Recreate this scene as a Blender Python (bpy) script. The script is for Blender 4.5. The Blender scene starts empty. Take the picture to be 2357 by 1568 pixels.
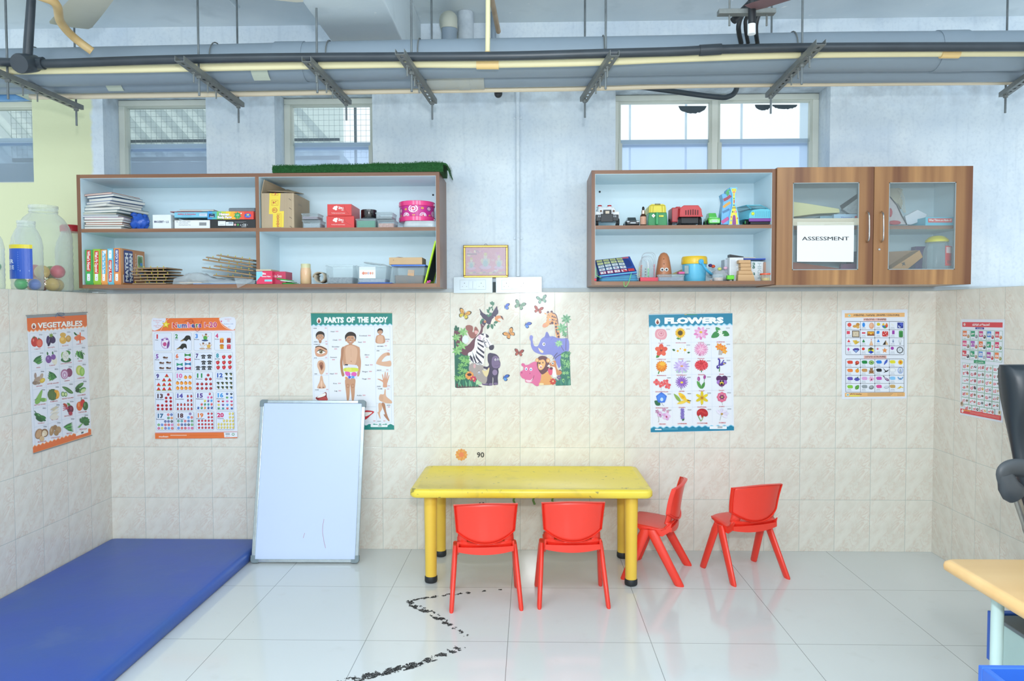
import bpy, math, random
from mathutils import Vector, Matrix, noise
from math import pi, sin, cos, radians
S = bpy.context.scene
COL = S.collection
# ---------------------------------------------------------------- camera, sky, lights, exposure
CF = 1665.3; CYA = .0252; CPI = .037; CRO = .0028; CC = Vector((.0595, -4.1698, 1.3763))
def cdir(a, y, b):                       # camera-space (right, forward, up) -> world
    cr, sr = cos(CRO), sin(CRO)
    a, b = cr*a+sr*b, -sr*a+cr*b
    cp, sp = cos(CPI), sin(CPI)
    y, b = cp*y+sp*b, -sp*y+cp*b
    cy, sy = cos(CYA), sin(CYA)
    return Vector((cy*a-sy*y, sy*a+cy*y, b))
cam = bpy.data.objects.new('camera', bpy.data.cameras.new('camera')); COL.objects.link(cam)
cam.data.sensor_width = 36; cam.data.lens = CF/2357*36; cam.data.clip_start = .05
m3 = Matrix((cdir(1,0,0), cdir(0,0,1), -cdir(0,1,0))).transposed()
cam.matrix_world = Matrix.Translation(CC) @ m3.to_4x4()
S.camera = cam
def at(u, v, X=None, Y=None, Z=None):    # the point where the sight line of a photo pixel meets a real plane
    d = cdir((u-1178.5)/CF, 1, (784-v)/CF)
    t = (X-CC.x)/d.x if X is not None else (Y-CC.y)/d.y if Y is not None else (Z-CC.z)/d.z
    return CC+t*d
S.view_settings.view_transform = 'Standard'; S.view_settings.look = 'None'
S.view_settings.exposure = 0.46; S.view_settings.gamma = 1; S.view_settings.use_curve_mapping = False
wd = bpy.data.worlds.new('daylight'); S.world = wd; wd.use_nodes = True
bgn = wd.node_tree.nodes['Background']; bgn.inputs[0].default_value = (.84, .93, 1, 1); bgn.inputs[1].default_value = .98
def lamp(kind, loc, power, size, col=(.9,.96,1), aim=None, sy=None):
    l = bpy.data.lights.new('lamp', kind); l.energy = power; l.color = col
    if kind == 'AREA':
        l.size = size
        if sy: l.shape = 'RECTANGLE'; l.size_y = sy
    else: l.shadow_soft_size = size
    o = bpy.data.objects.new('lamp', l); COL.objects.link(o); o.location = loc
    if aim is not None: o.rotation_euler = (Vector(aim)-Vector(loc)).to_track_quat('-Z','Y').to_euler()
    return o
lamp('POINT', (.1, -4.25, 1.68), 98, .05, (.95,.98,1))                      # the camera's flash
for lx in (-1.9, .2, 2.2):                                                 # tube lights of the room, behind the camera and above it
    lamp('AREA', (lx, -3.4, 2.9), 7, 1.2, (.86,.94,1), (lx, -2.2, 0), .25)
    lamp('AREA', (lx, -5.6, 2.7), 14, 1.2, (.86,.94,1), (lx, 0, 1.2), .5)

# ---------------------------------------------------------------- helpers
def L(h):
    if not isinstance(h, str): return tuple(h)
    o = []
    for i in (0,2,4):
        c = int(h[i:i+2],16)/255
        o.append(c/12.92 if c <= .04045 else ((c+.055)/1.055)**2.4)
    return tuple(o)
MC = {}
def mat(h, r=.5, metal=0, var=.06, ns=18, bump=0, spec=.5, coat=0, tr=0, emi=0, h2=None, sheen=0):
    k = ('m', h, r, metal, var, ns, bump, spec, coat, tr, emi, h2, sheen)
    if k in MC: return MC[k]
    m = bpy.data.materials.new('paint_'+str(len(MC))); m.use_nodes = True; nt = m.node_tree; N = nt.nodes; b = N['Principled BSDF']
    c = L(h); c2 = L(h2) if h2 else tuple(x*(1-var) for x in c)
    tc = N.new('ShaderNodeTexCoord'); no = N.new('ShaderNodeTexNoise'); no.inputs['Scale'].default_value = ns; no.inputs['Detail'].default_value = 3
    nt.links.new(tc.outputs['Object'], no.inputs['Vector'])
    mx = N.new('ShaderNodeMix'); mx.data_type = 'RGBA'; mx.inputs[6].default_value = (*c,1); mx.inputs[7].default_value = (*c2,1)
    nt.links.new(no.outputs[0], mx.inputs[0]); nt.links.new(mx.outputs[2], b.inputs['Base Color'])
    b.inputs['Roughness'].default_value = r; b.inputs['Metallic'].default_value = metal; b.inputs['Specular IOR Level'].default_value = spec
    b.inputs['Coat Weight'].default_value = coat; b.inputs['Transmission Weight'].default_value = tr
    if sheen: b.inputs['Sheen Weight'].default_value = sheen
    if emi: b.inputs['Emission Color'].default_value = (*c,1); b.inputs['Emission Strength'].default_value = emi
    if bump:
        bp = N.new('ShaderNodeBump'); bp.inputs['Strength'].default_value = bump; bp.inputs['Distance'].default_value = .004
        nt.links.new(no.outputs[0], bp.inputs['Height']); nt.links.new(bp.outputs[0], b.inputs['Normal'])
    MC[k] = m; return m
def clear(h='dfeaf0', op=.12, r=.08, gl=.5):          # thin clear plastic or glass: partly see-through sheet with a gloss
    k = ('c', h, op, r, gl)
    if k in MC: return MC[k]
    m = bpy.data.materials.new('clear_'+str(len(MC))); m.use_nodes = True; nt = m.node_tree; N = nt.nodes
    b = N['Principled BSDF']; b.inputs['Base Color'].default_value = (*L(h),1); b.inputs['Roughness'].default_value = r
    t = N.new('ShaderNodeBsdfTransparent'); t.inputs[0].default_value = (.96,.98,.98,1)
    mx = N.new('ShaderNodeMixShader'); lw = N.new('ShaderNodeLayerWeight'); lw.inputs[0].default_value = .35
    ma = N.new('ShaderNodeMath'); ma.operation = 'MULTIPLY_ADD'; ma.inputs[1].default_value = gl; ma.inputs[2].default_value = op; ma.use_clamp = True
    no = N.new('ShaderNodeTexNoise'); no.inputs['Scale'].default_value = 25
    bp = N.new('ShaderNodeBump'); bp.inputs['Strength'].default_value = .15; bp.inputs['Distance'].default_value = .003
    nt.links.new(no.outputs[0], bp.inputs['Height']); nt.links.new(bp.outputs[0], b.inputs['Normal'])
    nt.links.new(lw.outputs['Facing'], ma.inputs[0]); nt.links.new(ma.outputs[0], mx.inputs[0])
    nt.links.new(t.outputs[0], mx.inputs[1]); nt.links.new(b.outputs[0], mx.inputs[2])
    nt.links.new(mx.outputs[0], N['Material Output'].inputs[0]); MC[k] = m; return m
ORG = {}                                  # world origin of every built object
def link(o, parent, org):
    COL.objects.link(o); ORG[o.name] = Vector(org)
    if parent: o.parent = parent; o.location = Vector(org)-ORG[parent.name]
    else: o.location = org
    return o
def tag(o, label=None, cat=None, group=None, kind=None):
    if label: o['label'] = label
    if cat: o['category'] = cat
    if group: o['group'] = group
    if kind: o['kind'] = kind
    return o
def thing(name, label, cat, loc, group=None):
    o = bpy.data.objects.new(name, None); o.empty_display_size = .05; link(o, None, loc)
    return tag(o, label, cat, group)
def copy_tree(o, parent=None):
    c = o.copy(); COL.objects.link(c); c.parent = parent
    for ch in list(o.children): copy_tree(ch, c)
    return c
class MB:
    def __init__(s): s.v = []; s.f = []; s.m = []; s.k = 0; s.c = []
    def add(s, vs, fs, k=None, col=None):
        b = len(s.v); s.v += [Vector(p) for p in vs]
        for f in fs: s.f.append([b+i for i in f]); s.m.append(s.k if k is None else k); s.c.append(col)
        return s
    def box(s, x0, x1, y0, y1, z0, z1, k=None, M=None):
        vs = [Vector((x,y,z)) for z in (z0,z1) for y in (y0,y1) for x in (x0,x1)]
        if M: vs = [M @ p for p in vs]
        return s.add(vs, [(0,2,3,1),(4,5,7,6),(0,1,5,4),(2,6,7,3),(0,4,6,2),(1,3,7,5)], k)
    def ring(s, rings, cap=(1,1), closed=True, k=None):     # loft of vertex rings
        n = len(rings[0]); vs = [p for r in rings for p in r]; fs = []
        for i in range(len(rings)-1):
            for j in range(n if closed else n-1):
                a = i*n+j; b = i*n+(j+1) % n
                fs.append((a, b, b+n, a+n))
        if cap[0]: fs.append(tuple(range(n-1,-1,-1)))
        if cap[1]: fs.append(tuple(range((len(rings)-1)*n, len(rings)*n)))
        return s.add(vs, fs, k)
    def tube(s, path, r, n=10, k=None, cap=(1,1), sq=None):  # r: radius or list
        P = [Vector(p) for p in path]; R = r if isinstance(r,(list,tuple)) else [r]*len(P)
        rings = []; up = None
        for i, p in enumerate(P):
            t = (P[min(i+1,len(P)-1)]-P[max(i-1,0)]).normalized()
            if up is None: up = Vector((0,0,1)) if abs(t.z) < .9 else Vector((0,1,0))
            a = t.cross(up).normalized(); up = a.cross(t).normalized()
            rings.append([p+(a*cos(q)*(sq or 1)+up*sin(q))*R[i] for q in [2*pi*j/n for j in range(n)]])
        return s.ring(rings, cap, True, k)
    def lathe(s, prof, c, n=20, k=None, axis=(0,0,1), cap=(1,1)):  # prof: (radius, height)
        ax = Vector(axis).normalized(); a = ax.orthogonal().normalized(); b = ax.cross(a); c = Vector(c)
        return s.ring([[c+ax*h+(a*cos(q)+b*sin(q))*max(r,1e-5) for q in [2*pi*j/n for j in range(n)]] for r, h in prof], cap, True, k)
    def prism(s, poly, d, k=None):        # planar polygon (3D points) pushed along d
        n = len(poly); d = Vector(d); vs = [Vector(p) for p in poly]; vs += [p+d for p in vs]
        return s.add(vs, [tuple(range(n)), tuple(range(2*n-1,n-1,-1))]+[(i,i+n,(i+1)%n+n,(i+1)%n) for i in range(n)], k)
    def ball(s, c, r, n=14, k=None, sc=(1,1,1), jit=0, seed=0, M=None):
        c = Vector(c); rings = []
        for i in range(n//2+1):
            t = pi*i/(n//2); rr = []
            for j in range(n):
                q = 2*pi*j/n; p = Vector((sin(t)*cos(q)*sc[0], sin(t)*sin(q)*sc[1], -cos(t)*sc[2]))
                if jit: p *= 1+jit*noise.noise(p*2.2+Vector((seed,seed,0)))
                if M: p = M @ p
                rr.append(c+p*r)
            rings.append(rr)
        return s.ring(rings, (0,0), True, k)
    def xf(s, M): s.v = [M @ p for p in s.v]; return s
    def build(s, name, mats, parent=None, label=None, cat=None, group=None, kind=None, smooth=None, bevel=0, org=None, sub=0, solid=0, seg=2):
        me = bpy.data.meshes.new(name); xs = [p.x for p in s.v]; ys = [p.y for p in s.v]; zs = [p.z for p in s.v]
        if org is None:
            org = ORG[parent.name] if parent else Vector(((min(xs)+max(xs))/2, (min(ys)+max(ys))/2, min(zs)))
        org = Vector(org)
        me.from_pydata([p-org for p in s.v], [], s.f)
        ml = mats if isinstance(mats,(list,tuple)) else [mats]
        for m in ml: me.materials.append(m)
        me.polygons.foreach_set('material_index', s.m)
        if any(c is not None for c in s.c):
            ca = me.color_attributes.new('Col','FLOAT_COLOR','CORNER'); buf = []
            for p in me.polygons:
                q = s.c[p.index] or (1,1,1); buf += [q[0],q[1],q[2],1]*p.loop_total
            ca.data.foreach_set('color', buf)
        if smooth is not None:
            me.polygons.foreach_set('use_smooth', [True]*len(me.polygons))
            me.set_sharp_from_angle(angle=radians(smooth))
        me.update(); o = bpy.data.objects.new(name, me); link(o, parent, org)
        if solid: md = o.modifiers.new('s','SOLIDIFY'); md.thickness = solid; md.offset = 0
        if bevel: md = o.modifiers.new('b','BEVEL'); md.width = bevel; md.segments = seg; md.limit_method = 'ANGLE'
        if sub: md = o.modifiers.new('u','SUBSURF'); md.levels = sub; md.render_levels = sub
        return tag(o, label, cat, group, kind)
def rot(c, ax, deg):
    c = Vector(c); return Matrix.Translation(c) @ Matrix.Rotation(radians(deg),4,ax) @ Matrix.Translation(-c)
# node helpers for the wall and floor patterns
def mth(nt, op, a, b=None, c=None, clamp=False):
    n = nt.nodes.new('ShaderNodeMath'); n.operation = op; n.use_clamp = clamp
    for i, x in enumerate((a,b,c)):
        if x is None: continue
        if isinstance(x,(int,float)): n.inputs[i].default_value = x
        else: nt.links.new(x, n.inputs[i])
    return n.outputs[0]
def mixc(nt, f, a, b):
    n = nt.nodes.new('ShaderNodeMix'); n.data_type = 'RGBA'
    for i, x in ((0,f),(6,a),(7,b)):
        if isinstance(x,(int,float)): n.inputs[i].default_value = x
        elif isinstance(x,str): n.inputs[i].default_value = (*L(x),1)
        elif isinstance(x,tuple): n.inputs[i].default_value = (*x,1)
        else: nt.links.new(x, n.inputs[i])
    return n.outputs[2]
def nz(nt, vec, scale, detail=4, dist=0, rough=.5):
    n = nt.nodes.new('ShaderNodeTexNoise'); n.inputs['Scale'].default_value = scale; n.inputs['Detail'].default_value = detail
    n.inputs['Distortion'].default_value = dist; n.inputs['Roughness'].default_value = rough
    nt.links.new(vec, n.inputs['Vector']); return n.outputs[0]
def ramp(nt, v, a, b):                    # 0 below a, 1 above b
    n = nt.nodes.new('ShaderNodeMapRange'); n.inputs[1].default_value = a; n.inputs[2].default_value = b
    nt.links.new(v, n.inputs[0]); return n.outputs[0]
def joint(nt, x, x0, w, t):               # 1 on the joint lines
    q = mth(nt,'FRACT', mth(nt,'DIVIDE', mth(nt,'SUBTRACT', x, x0), w))
    d = mth(nt,'MULTIPLY', mth(nt,'SUBTRACT', .5, mth(nt,'ABSOLUTE', mth(nt,'SUBTRACT', q, .5))), w)
    return mth(nt,'LESS_THAN', d, t/2)
def newmat(name):
    m = bpy.data.materials.new(name); m.use_nodes = True; nt = m.node_tree; b = nt.nodes['Principled BSDF']
    tc = nt.nodes.new('ShaderNodeTexCoord'); sp = nt.nodes.new('ShaderNodeSeparateXYZ'); nt.links.new(tc.outputs['Object'], sp.inputs[0])
    return m, nt, b, tc.outputs['Object'], sp.outputs
def tile_mat(ax, off):
    m, nt, b, v, s = newmat('marble_tile_'+ax)
    x = s[0] if ax == 'x' else s[1]
    jx = joint(nt, x, off, .2009, .0022); jz = joint(nt, s[2], 0, .3, .0022)
    j = mth(nt,'MAXIMUM', jx, jz)
    cv = nt.nodes.new('ShaderNodeCombineXYZ')            # every tile carries the same print
    for i, (q, w, o) in enumerate(((x, .2009, off), (s[2], .3, 0))):
        fr = mth(nt,'FRACT', mth(nt,'DIVIDE', mth(nt,'SUBTRACT', q, o), w)); nt.links.new(mth(nt,'MULTIPLY', fr, w), cv.inputs[i])
    mp = nt.nodes.new('ShaderNodeMapping'); mp.inputs['Rotation'].default_value = (0,0,radians(-52)); nt.links.new(cv.outputs[0], mp.inputs[0]); m2 = nt.nodes.new('ShaderNodeMapping'); m2.inputs['Scale'].default_value = (.6,1.15,1); nt.links.new(mp.outputs[0], m2.inputs[0]); lv = m2.outputs[0]
    veins = ramp(nt, mth(nt,'ABSOLUTE', mth(nt,'SUBTRACT', nz(nt, lv, 24, 5, 1.6), .5)), .085, 0)
    patch = ramp(nt, nz(nt, lv, 9, 3), .42, .62)
    big = nz(nt, v, 1.3, 2)
    c = mixc(nt, ramp(nt, nz(nt, lv, 14, 4), .35, .7), 'ebe8dd', 'e1ddd1')
    c = mixc(nt, mth(nt,'MULTIPLY', mth(nt,'MULTIPLY', veins, patch), .55), c, 'd6bfae')
    c = mixc(nt, mth(nt,'MULTIPLY', ramp(nt, nz(nt, lv, 30, 3), .56, .72), .35), c, 'dcc8b8')
    c = mixc(nt, mth(nt,'MULTIPLY', ramp(nt, big, .45, .8), .15), c, 'd9d2c2')
    c = mixc(nt, j, c, 'b3bab2')
    nt.links.new(c, b.inputs['Base Color'])
    nt.links.new(mth(nt,'MULTIPLY_ADD', j, .5, .13), b.inputs['Roughness'])
    bp = nt.nodes.new('ShaderNodeBump'); bp.inputs['Strength'].default_value = .25; bp.inputs['Distance'].default_value = .002
    hh = mth(nt,'SUBTRACT', mth(nt,'MULTIPLY', nz(nt, v, 6, 2), .6), j)
    nt.links.new(hh, bp.inputs['Height']); nt.links.new(bp.outputs[0], b.inputs['Normal'])
    return m
TILEX = tile_mat('x', 0); TILEY = tile_mat('y', .005)
def plaster_mat():
    m, nt, b, v, s = newmat('blue_limewash')
    c = mixc(nt, ramp(nt, nz(nt, v, 3.2, 5, .4, .6), .35, .7), 'cfdde9', 'e2ecf1')
    c = mixc(nt, mth(nt,'MULTIPLY', ramp(nt, nz(nt, v, 60, 3), .5, .75), .3), c, 'b4c3d2')
    st = nt.nodes.new('ShaderNodeMapping'); st.inputs['Scale'].default_value = (30,30,2.5); nt.links.new(v, st.inputs[0])
    c = mixc(nt, mth(nt,'MULTIPLY', ramp(nt, nz(nt, st.outputs[0], 1, 3), .55, .8), .28), c, 'a9b9c8')
    dirty_shade = mth(nt,'MULTIPLY', mth(nt,'MULTIPLY', ramp(nt, s[2], 2.5, 2.64), ramp(nt, s[2], 2.72, 2.68)), ramp(nt, nz(nt, v, 12, 4), .35, .7))  # shadow of the pipe rack put into the wall colour, broken into dirty blotches
    c = mixc(nt, mth(nt,'MULTIPLY', dirty_shade, .6), c, '8f959b')
    edge = mth(nt,'ADD', s[0], mth(nt,'MULTIPLY', mth(nt,'SUBTRACT', nz(nt, v, 14, 3), .5), .05))
    c = mixc(nt, mth(nt,'MULTIPLY', ramp(nt, edge, -2.470, -2.488), ramp(nt, s[2], 2.68, 2.64)), c, 'dbe0b8')
    nt.links.new(c, b.inputs['Base Color']); b.inputs['Roughness'].default_value = .75
    bp = nt.nodes.new('ShaderNodeBump'); bp.inputs['Strength'].default_value = .3; bp.inputs['Distance'].default_value = .003
    nt.links.new(nz(nt, v, 40, 4), bp.inputs['Height']); nt.links.new(bp.outputs[0], b.inputs['Normal'])
    return m
PLASTER = plaster_mat()
def ceil_mat():
    m, nt, b, v, s = newmat('painted_slab')
    c = mixc(nt, ramp(nt, nz(nt, v, 2, 4, .3), .3, .7), 'cddbe3', 'dce7ec')
    c = mixc(nt, ramp(nt, nz(nt, v, 22, 5, .5, .65), .69, .72), c, 'f2f7f8')
    c = mixc(nt, mth(nt,'MULTIPLY', ramp(nt, nz(nt, v, 5, 3), .6, .8), .35), c, 'a9b8c0')
    nt.links.new(c, b.inputs['Base Color']); b.inputs['Roughness'].default_value = .7
    bp = nt.nodes.new('ShaderNodeBump'); bp.inputs['Strength'].default_value = .4; bp.inputs['Distance'].default_value = .004
    nt.links.new(nz(nt, v, 18, 5), bp.inputs['Height']); nt.links.new(bp.outputs[0], b.inputs['Normal'])
    return m
SLAB = ceil_mat()
def floor_mat():
    m, nt, b, v, s = newmat('vitrified_floor')
    j = mth(nt,'MAXIMUM', joint(nt, s[0], -.037, .6, .0026), joint(nt, s[1], .0167, .6, .0026))
    c = mixc(nt, nz(nt, v, 1.5, 3), 'dde2e1', 'd5dbdb')
    c = mixc(nt, mth(nt,'MULTIPLY', ramp(nt, nz(nt, v, 9, 5), .62, .8), .25), c, 'c2c4bd')
    c = mixc(nt, ramp(nt, nz(nt, v, 42, 2), .80, .82), c, '6d6f6c')
    c = mixc(nt, mth(nt,'MULTIPLY', j, .8), c, '6f7674')
    nt.links.new(c, b.inputs['Base Color']); b.inputs['Roughness'].default_value = .1; b.inputs['IOR'].default_value = 1.5
    bp = nt.nodes.new('ShaderNodeBump'); bp.inputs['Strength'].default_value = .05; bp.inputs['Distance'].default_value = .002
    nt.links.new(nz(nt, v, 5, 2), bp.inputs['Height']); nt.links.new(bp.outputs[0], b.inputs['Normal'])
    return m
FLOORM = floor_mat()
def wood_mat(base, dark, ax=0, sc=1., r=.35, name='walnut_laminate'):   # long grain along axis ax
    m, nt, b, v, s = newmat(name)
    mp = nt.nodes.new('ShaderNodeMapping'); q = [26*sc]*3; q[ax] = 1.2*sc; mp.inputs['Scale'].default_value = q; nt.links.new(v, mp.inputs[0])
    f = nz(nt, mp.outputs[0], 1, 5, .6); f2 = nz(nt, mp.outputs[0], .33, 3, .8)
    c = mixc(nt, ramp(nt, f2, .35, .65), base, dark)
    c = mixc(nt, mth(nt,'MULTIPLY', ramp(nt, f, .45, .75), .55), c, dark)
    nt.links.new(c, b.inputs['Base Color']); b.inputs['Roughness'].default_value = r
    return m
WOODX = wood_mat('94694b','6e4730',0); WOODZ = wood_mat('94694b','6e4730',2)
DOORW = wood_mat('bd8d59','75482b',2,.75,.3,'teak_laminate')
WHITEL = mat('dcf2fb', .35, var=.03)
# ---------------------------------------------------------------- the setting
def px(u, v=500, Y=0): return at(u, v, Y=Y).x
SILL, HEAD = 2.147, 2.665
WIN = [(-3.4, px(75,340)), (px(237,320), px(474,320)), (px(632,320), px(857,320)), (px(1417,320), px(1911,320))]
f = MB(); f.box(-3.9, 3.9, -7.5, .3, -.1, 0); f.build('floor', FLOORM, kind='structure', org=(0,0,0))
b = MB()
b.k = 0; b.box(-2.80, 2.58, 0, .26, 0, 1.5)                       # tiled part
b.k = 1; b.box(-3.9, -2.80, .004, .26, 0, 1.5); b.box(2.58, 3.9, .004, .26, 0, 1.5)
b.box(-3.9, 3.9, .004, .26, 1.5, SILL); b.box(-3.9, 3.9, .004, .26, HEAD, 3.03)
xs = [-3.9]+[q for w in WIN for q in w]+[3.9]
for i in range(0, len(xs), 2): b.box(xs[i], xs[i+1], .004, .26, SILL, HEAD)
b.build('wall_back', [TILEX, PLASTER], kind='structure', org=(0,0,0))
b = MB(); b.box(-3.9, 3.9, -.006, .002, 1.5, 1.522); b.build('trim_1', mat('c3ccd0', .8, var=.2, bump=.5), kind='structure', org=(0,0,0))
b = MB(); b.box(-2.80, -2.41, -6, 0, 0, 1.5, 0); b.build('wall_left', TILEY, kind='structure', org=(0,0,0))
b = MB(); b.box(2.362, 2.575, -6, 0, 0, 1.5, 0); b.build('wall_right', TILEY, kind='structure', org=(0,0,0))
b = MB(); b.box(-3.9, 3.9, -7.5, .26, 3.03, 3.2)
for x in (-2.5, -1.51, 1.67, 2.9): b.tube([(x,-7,3.03),(x,-.25,3.03)], .011, 8)
b.tube([(-.1,-1.9,3.03),(1.2,-.9,3.03)], .007, 6)
b.build('ceiling', SLAB, kind='structure', org=(0,0,0))
b = MB(); b.box(-.91, -.56, -7.5, .003, 2.71, 3.03); b.build('trim_2', SLAB, kind='structure', org=(0,0,0), bevel=.006)
FR = mat('dfe3d8', .4, var=.08); FROST = None
def frost_mat():
    m, nt, b, v, s = newmat('frosted_film')
    b.inputs['Roughness'].default_value = .5
    c = mixc(nt, ramp(nt, nz(nt, v, 5, 4, .5), .3, .7), 'cfe3f8', 'dfeefc'); nt.links.new(c, b.inputs['Base Color'])
    t = nt.nodes.new('ShaderNodeBsdfTransparent'); nt.links.new(mixc(nt, nz(nt, v, 7, 4, .5), 'b4cdec', 'cde0f8'), t.inputs[0])
    mx = nt.nodes.new('ShaderNodeMixShader'); mx.inputs[0].default_value = .42
    tl = nt.nodes.new('ShaderNodeBsdfTranslucent'); tl.inputs[0].default_value = (*L('d4e6fa'),1); m2 = nt.nodes.new('ShaderNodeMixShader'); m2.inputs[0].default_value = .7; nt.links.new(b.outputs[0], m2.inputs[1]); nt.links.new(tl.outputs[0], m2.inputs[2])
    nt.links.new(m2.outputs[0], mx.inputs[1]); nt.links.new(t.outputs[0], mx.inputs[2]); nt.links.new(mx.outputs[0], nt.nodes['Material Output'].inputs[0])
    return m
FROST = frost_mat()
GLASS = clear('e8f4f8', .03, .03, .25)
for n, (x0, x1) in enumerate(WIN):
    w = tag(bpy.data.objects.new('window_%d' % (n+1), None), kind='structure'); link(w, None, ((x0+x1)/2, .19, SILL))
    y0, y1 = .165, .215; t = .036
    m = MB(); m.box(x0, x1, y0, y1, HEAD-t, HEAD-.002); m.box(x0, x1, y0, y1, SILL, SILL+t); m.box(x0, x0+t, y0, y1, SILL+t, HEAD-t); m.box(x1-t, x1, y0, y1, SILL+t, HEAD-t)
    cells = [(x0+t, x1-t)]
    if n == 3:
        xm = at(1645, 300, Y=.17).x; m.box(xm-.018, xm+.018, y0, y1, SILL+t, HEAD-t); cells = [(x0+t, xm-.018), (xm+.018, x1-t)]
    m.build('window_frame', FR, w, bevel=.003)
    zr = at(1700, 332, Y=.19).z if n else 2.42
    for (a, c) in cells:
        m = MB()                                            # inner sash: track line and stiles
        for (p, q) in ((a, a+.014), (c-.014, c)): m.box(p, q, .17, .2, zr+.005, HEAD-t)
        for (p, q) in ((a, a+.022), (c-.022, c)): m.box(p, q, .162, .19, SILL+t, zr+.005)
        m.box(a, c, .172, .2, HEAD-t-.012, HEAD-t)
        m.build('sash', mat('c9cfc4', .45), w)
        m = MB(); m.box(a, c, .192, .195, zr-.02, HEAD-t); m.build('clear_pane', GLASS, w)
        m = MB(); m.add([(a+.01,.182,SILL+t),(c-.01,.182,SILL+t),(c-.01,.182,zr),(a+.01,.182,zr)],[(0,1,2,3)]); m.build('frosted_pane', FROST, w)
        m = MB(); m.box(a, c, .185, .1915, zr+.0, zr+.004); m.box(a, c, .200, .212, zr-.01, zr+.033); m.build('rail', mat('b9cbe0', .5), w)
# ---------------------------------------------------------------- table, chairs, board, mat, desk
RED = mat('f5402f', .32, var=.04, spec=.6); YEL = mat('ead04a', .35, var=.05); YELL = mat('f3cb4c', .35, var=.05); BLK = mat('23282c', .5)
def spl(pts, n=6, closed=False):          # Catmull-Rom through points
    P = [Vector(p) for p in pts]; out = []; m = len(P)
    for i in range(m if closed else m-1):
        if closed: a,b,c,d = P[(i-1)%m],P[i],P[(i+1)%m],P[(i+2)%m]
        else: a,b,c,d = P[max(i-1,0)],P[i],P[i+1],P[min(i+2,m-1)]
        for k in range(n):
            t = k/n; out.append(.5*((2*b)+(c-a)*t+(2*a-5*b+4*c-d)*t*t+(3*b-a-3*c+d)*t**3))
    if not closed: out.append(P[-1])
    return out
def rrect(x0, x1, y0, y1, r, z, n=5):     # rounded rectangle ring
    o = []
    for cx, cy, a0 in ((x1-r,y1-r,0),(x0+r,y1-r,90),(x0+r,y0+r,180),(x1-r,y0+r,270)):
        for i in range(n+1): a = radians(a0+90*i/n); o.append(Vector((cx+r*cos(a), cy+r*sin(a), z)))
    return o
def table():
    t = thing('childrens_table', 'low yellow plastic table with a scuffed rectangular top and thick round legs', 'table', (.06,-.32,0))
    x0,x1,y0,y1,z = -.545,.667,-.615,-.035,.503
    m = MB(); R = []
    for o, dz, r in ((.03,-.037,.02),(.008,-.043,.035),(0,-.034,.04),(0,-.012,.04),(.004,-.004,.038),(.012,0,.032),(.028,0,.02),(.031,-.002,.02)):
        R.append(rrect(x0+o,x1-o,y0+o,y1-o,r,z+dz))
    m.ring(R, (1,1))
    mt, nt, b, v, s = newmat('scuffed_yellow'); c = mixc(nt, ramp(nt, nz(nt, v, 2.5, 3), .3, .7), 'f5dd46', 'edd45a')
    c = mixc(nt, mth(nt,'MULTIPLY', ramp(nt, nz(nt, v, 26, 5, .8), .67, .71), .75), c, '7f7a45')
    c = mixc(nt, mth(nt,'MULTIPLY', ramp(nt, nz(nt, v, 9, 5, 1.5), .56, .75), .35), c, 'b9ab52')
    nt.links.new(c, b.inputs['Base Color']); b.inputs['Roughness'].default_value = .3
    bp = nt.nodes.new('ShaderNodeBump'); bp.inputs['Strength'].default_value = .12; nt.links.new(nz(nt, v, 7, 3), bp.inputs['Height']); nt.links.new(bp.outputs[0], b.inputs['Normal'])
    m.build('tabletop', mt, t, smooth=50)
    for (x, y) in ((-.452,-.512),(.568,-.535),(-.452,-.112),(.578,-.122)):
        m = MB(); m.lathe([(.029,.02),(.031,.25),(.034,.466)], (x,y,0), 24); l = m.build('leg', YELL, t, smooth=40)
        m = MB(); m.lathe([(.024,0),(.031,.004),(.033,.012),(.0325,.03),(.030,.034)], (x,y,0), 24); m.build('foot_cap', BLK, l, smooth=40)
table()
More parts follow.
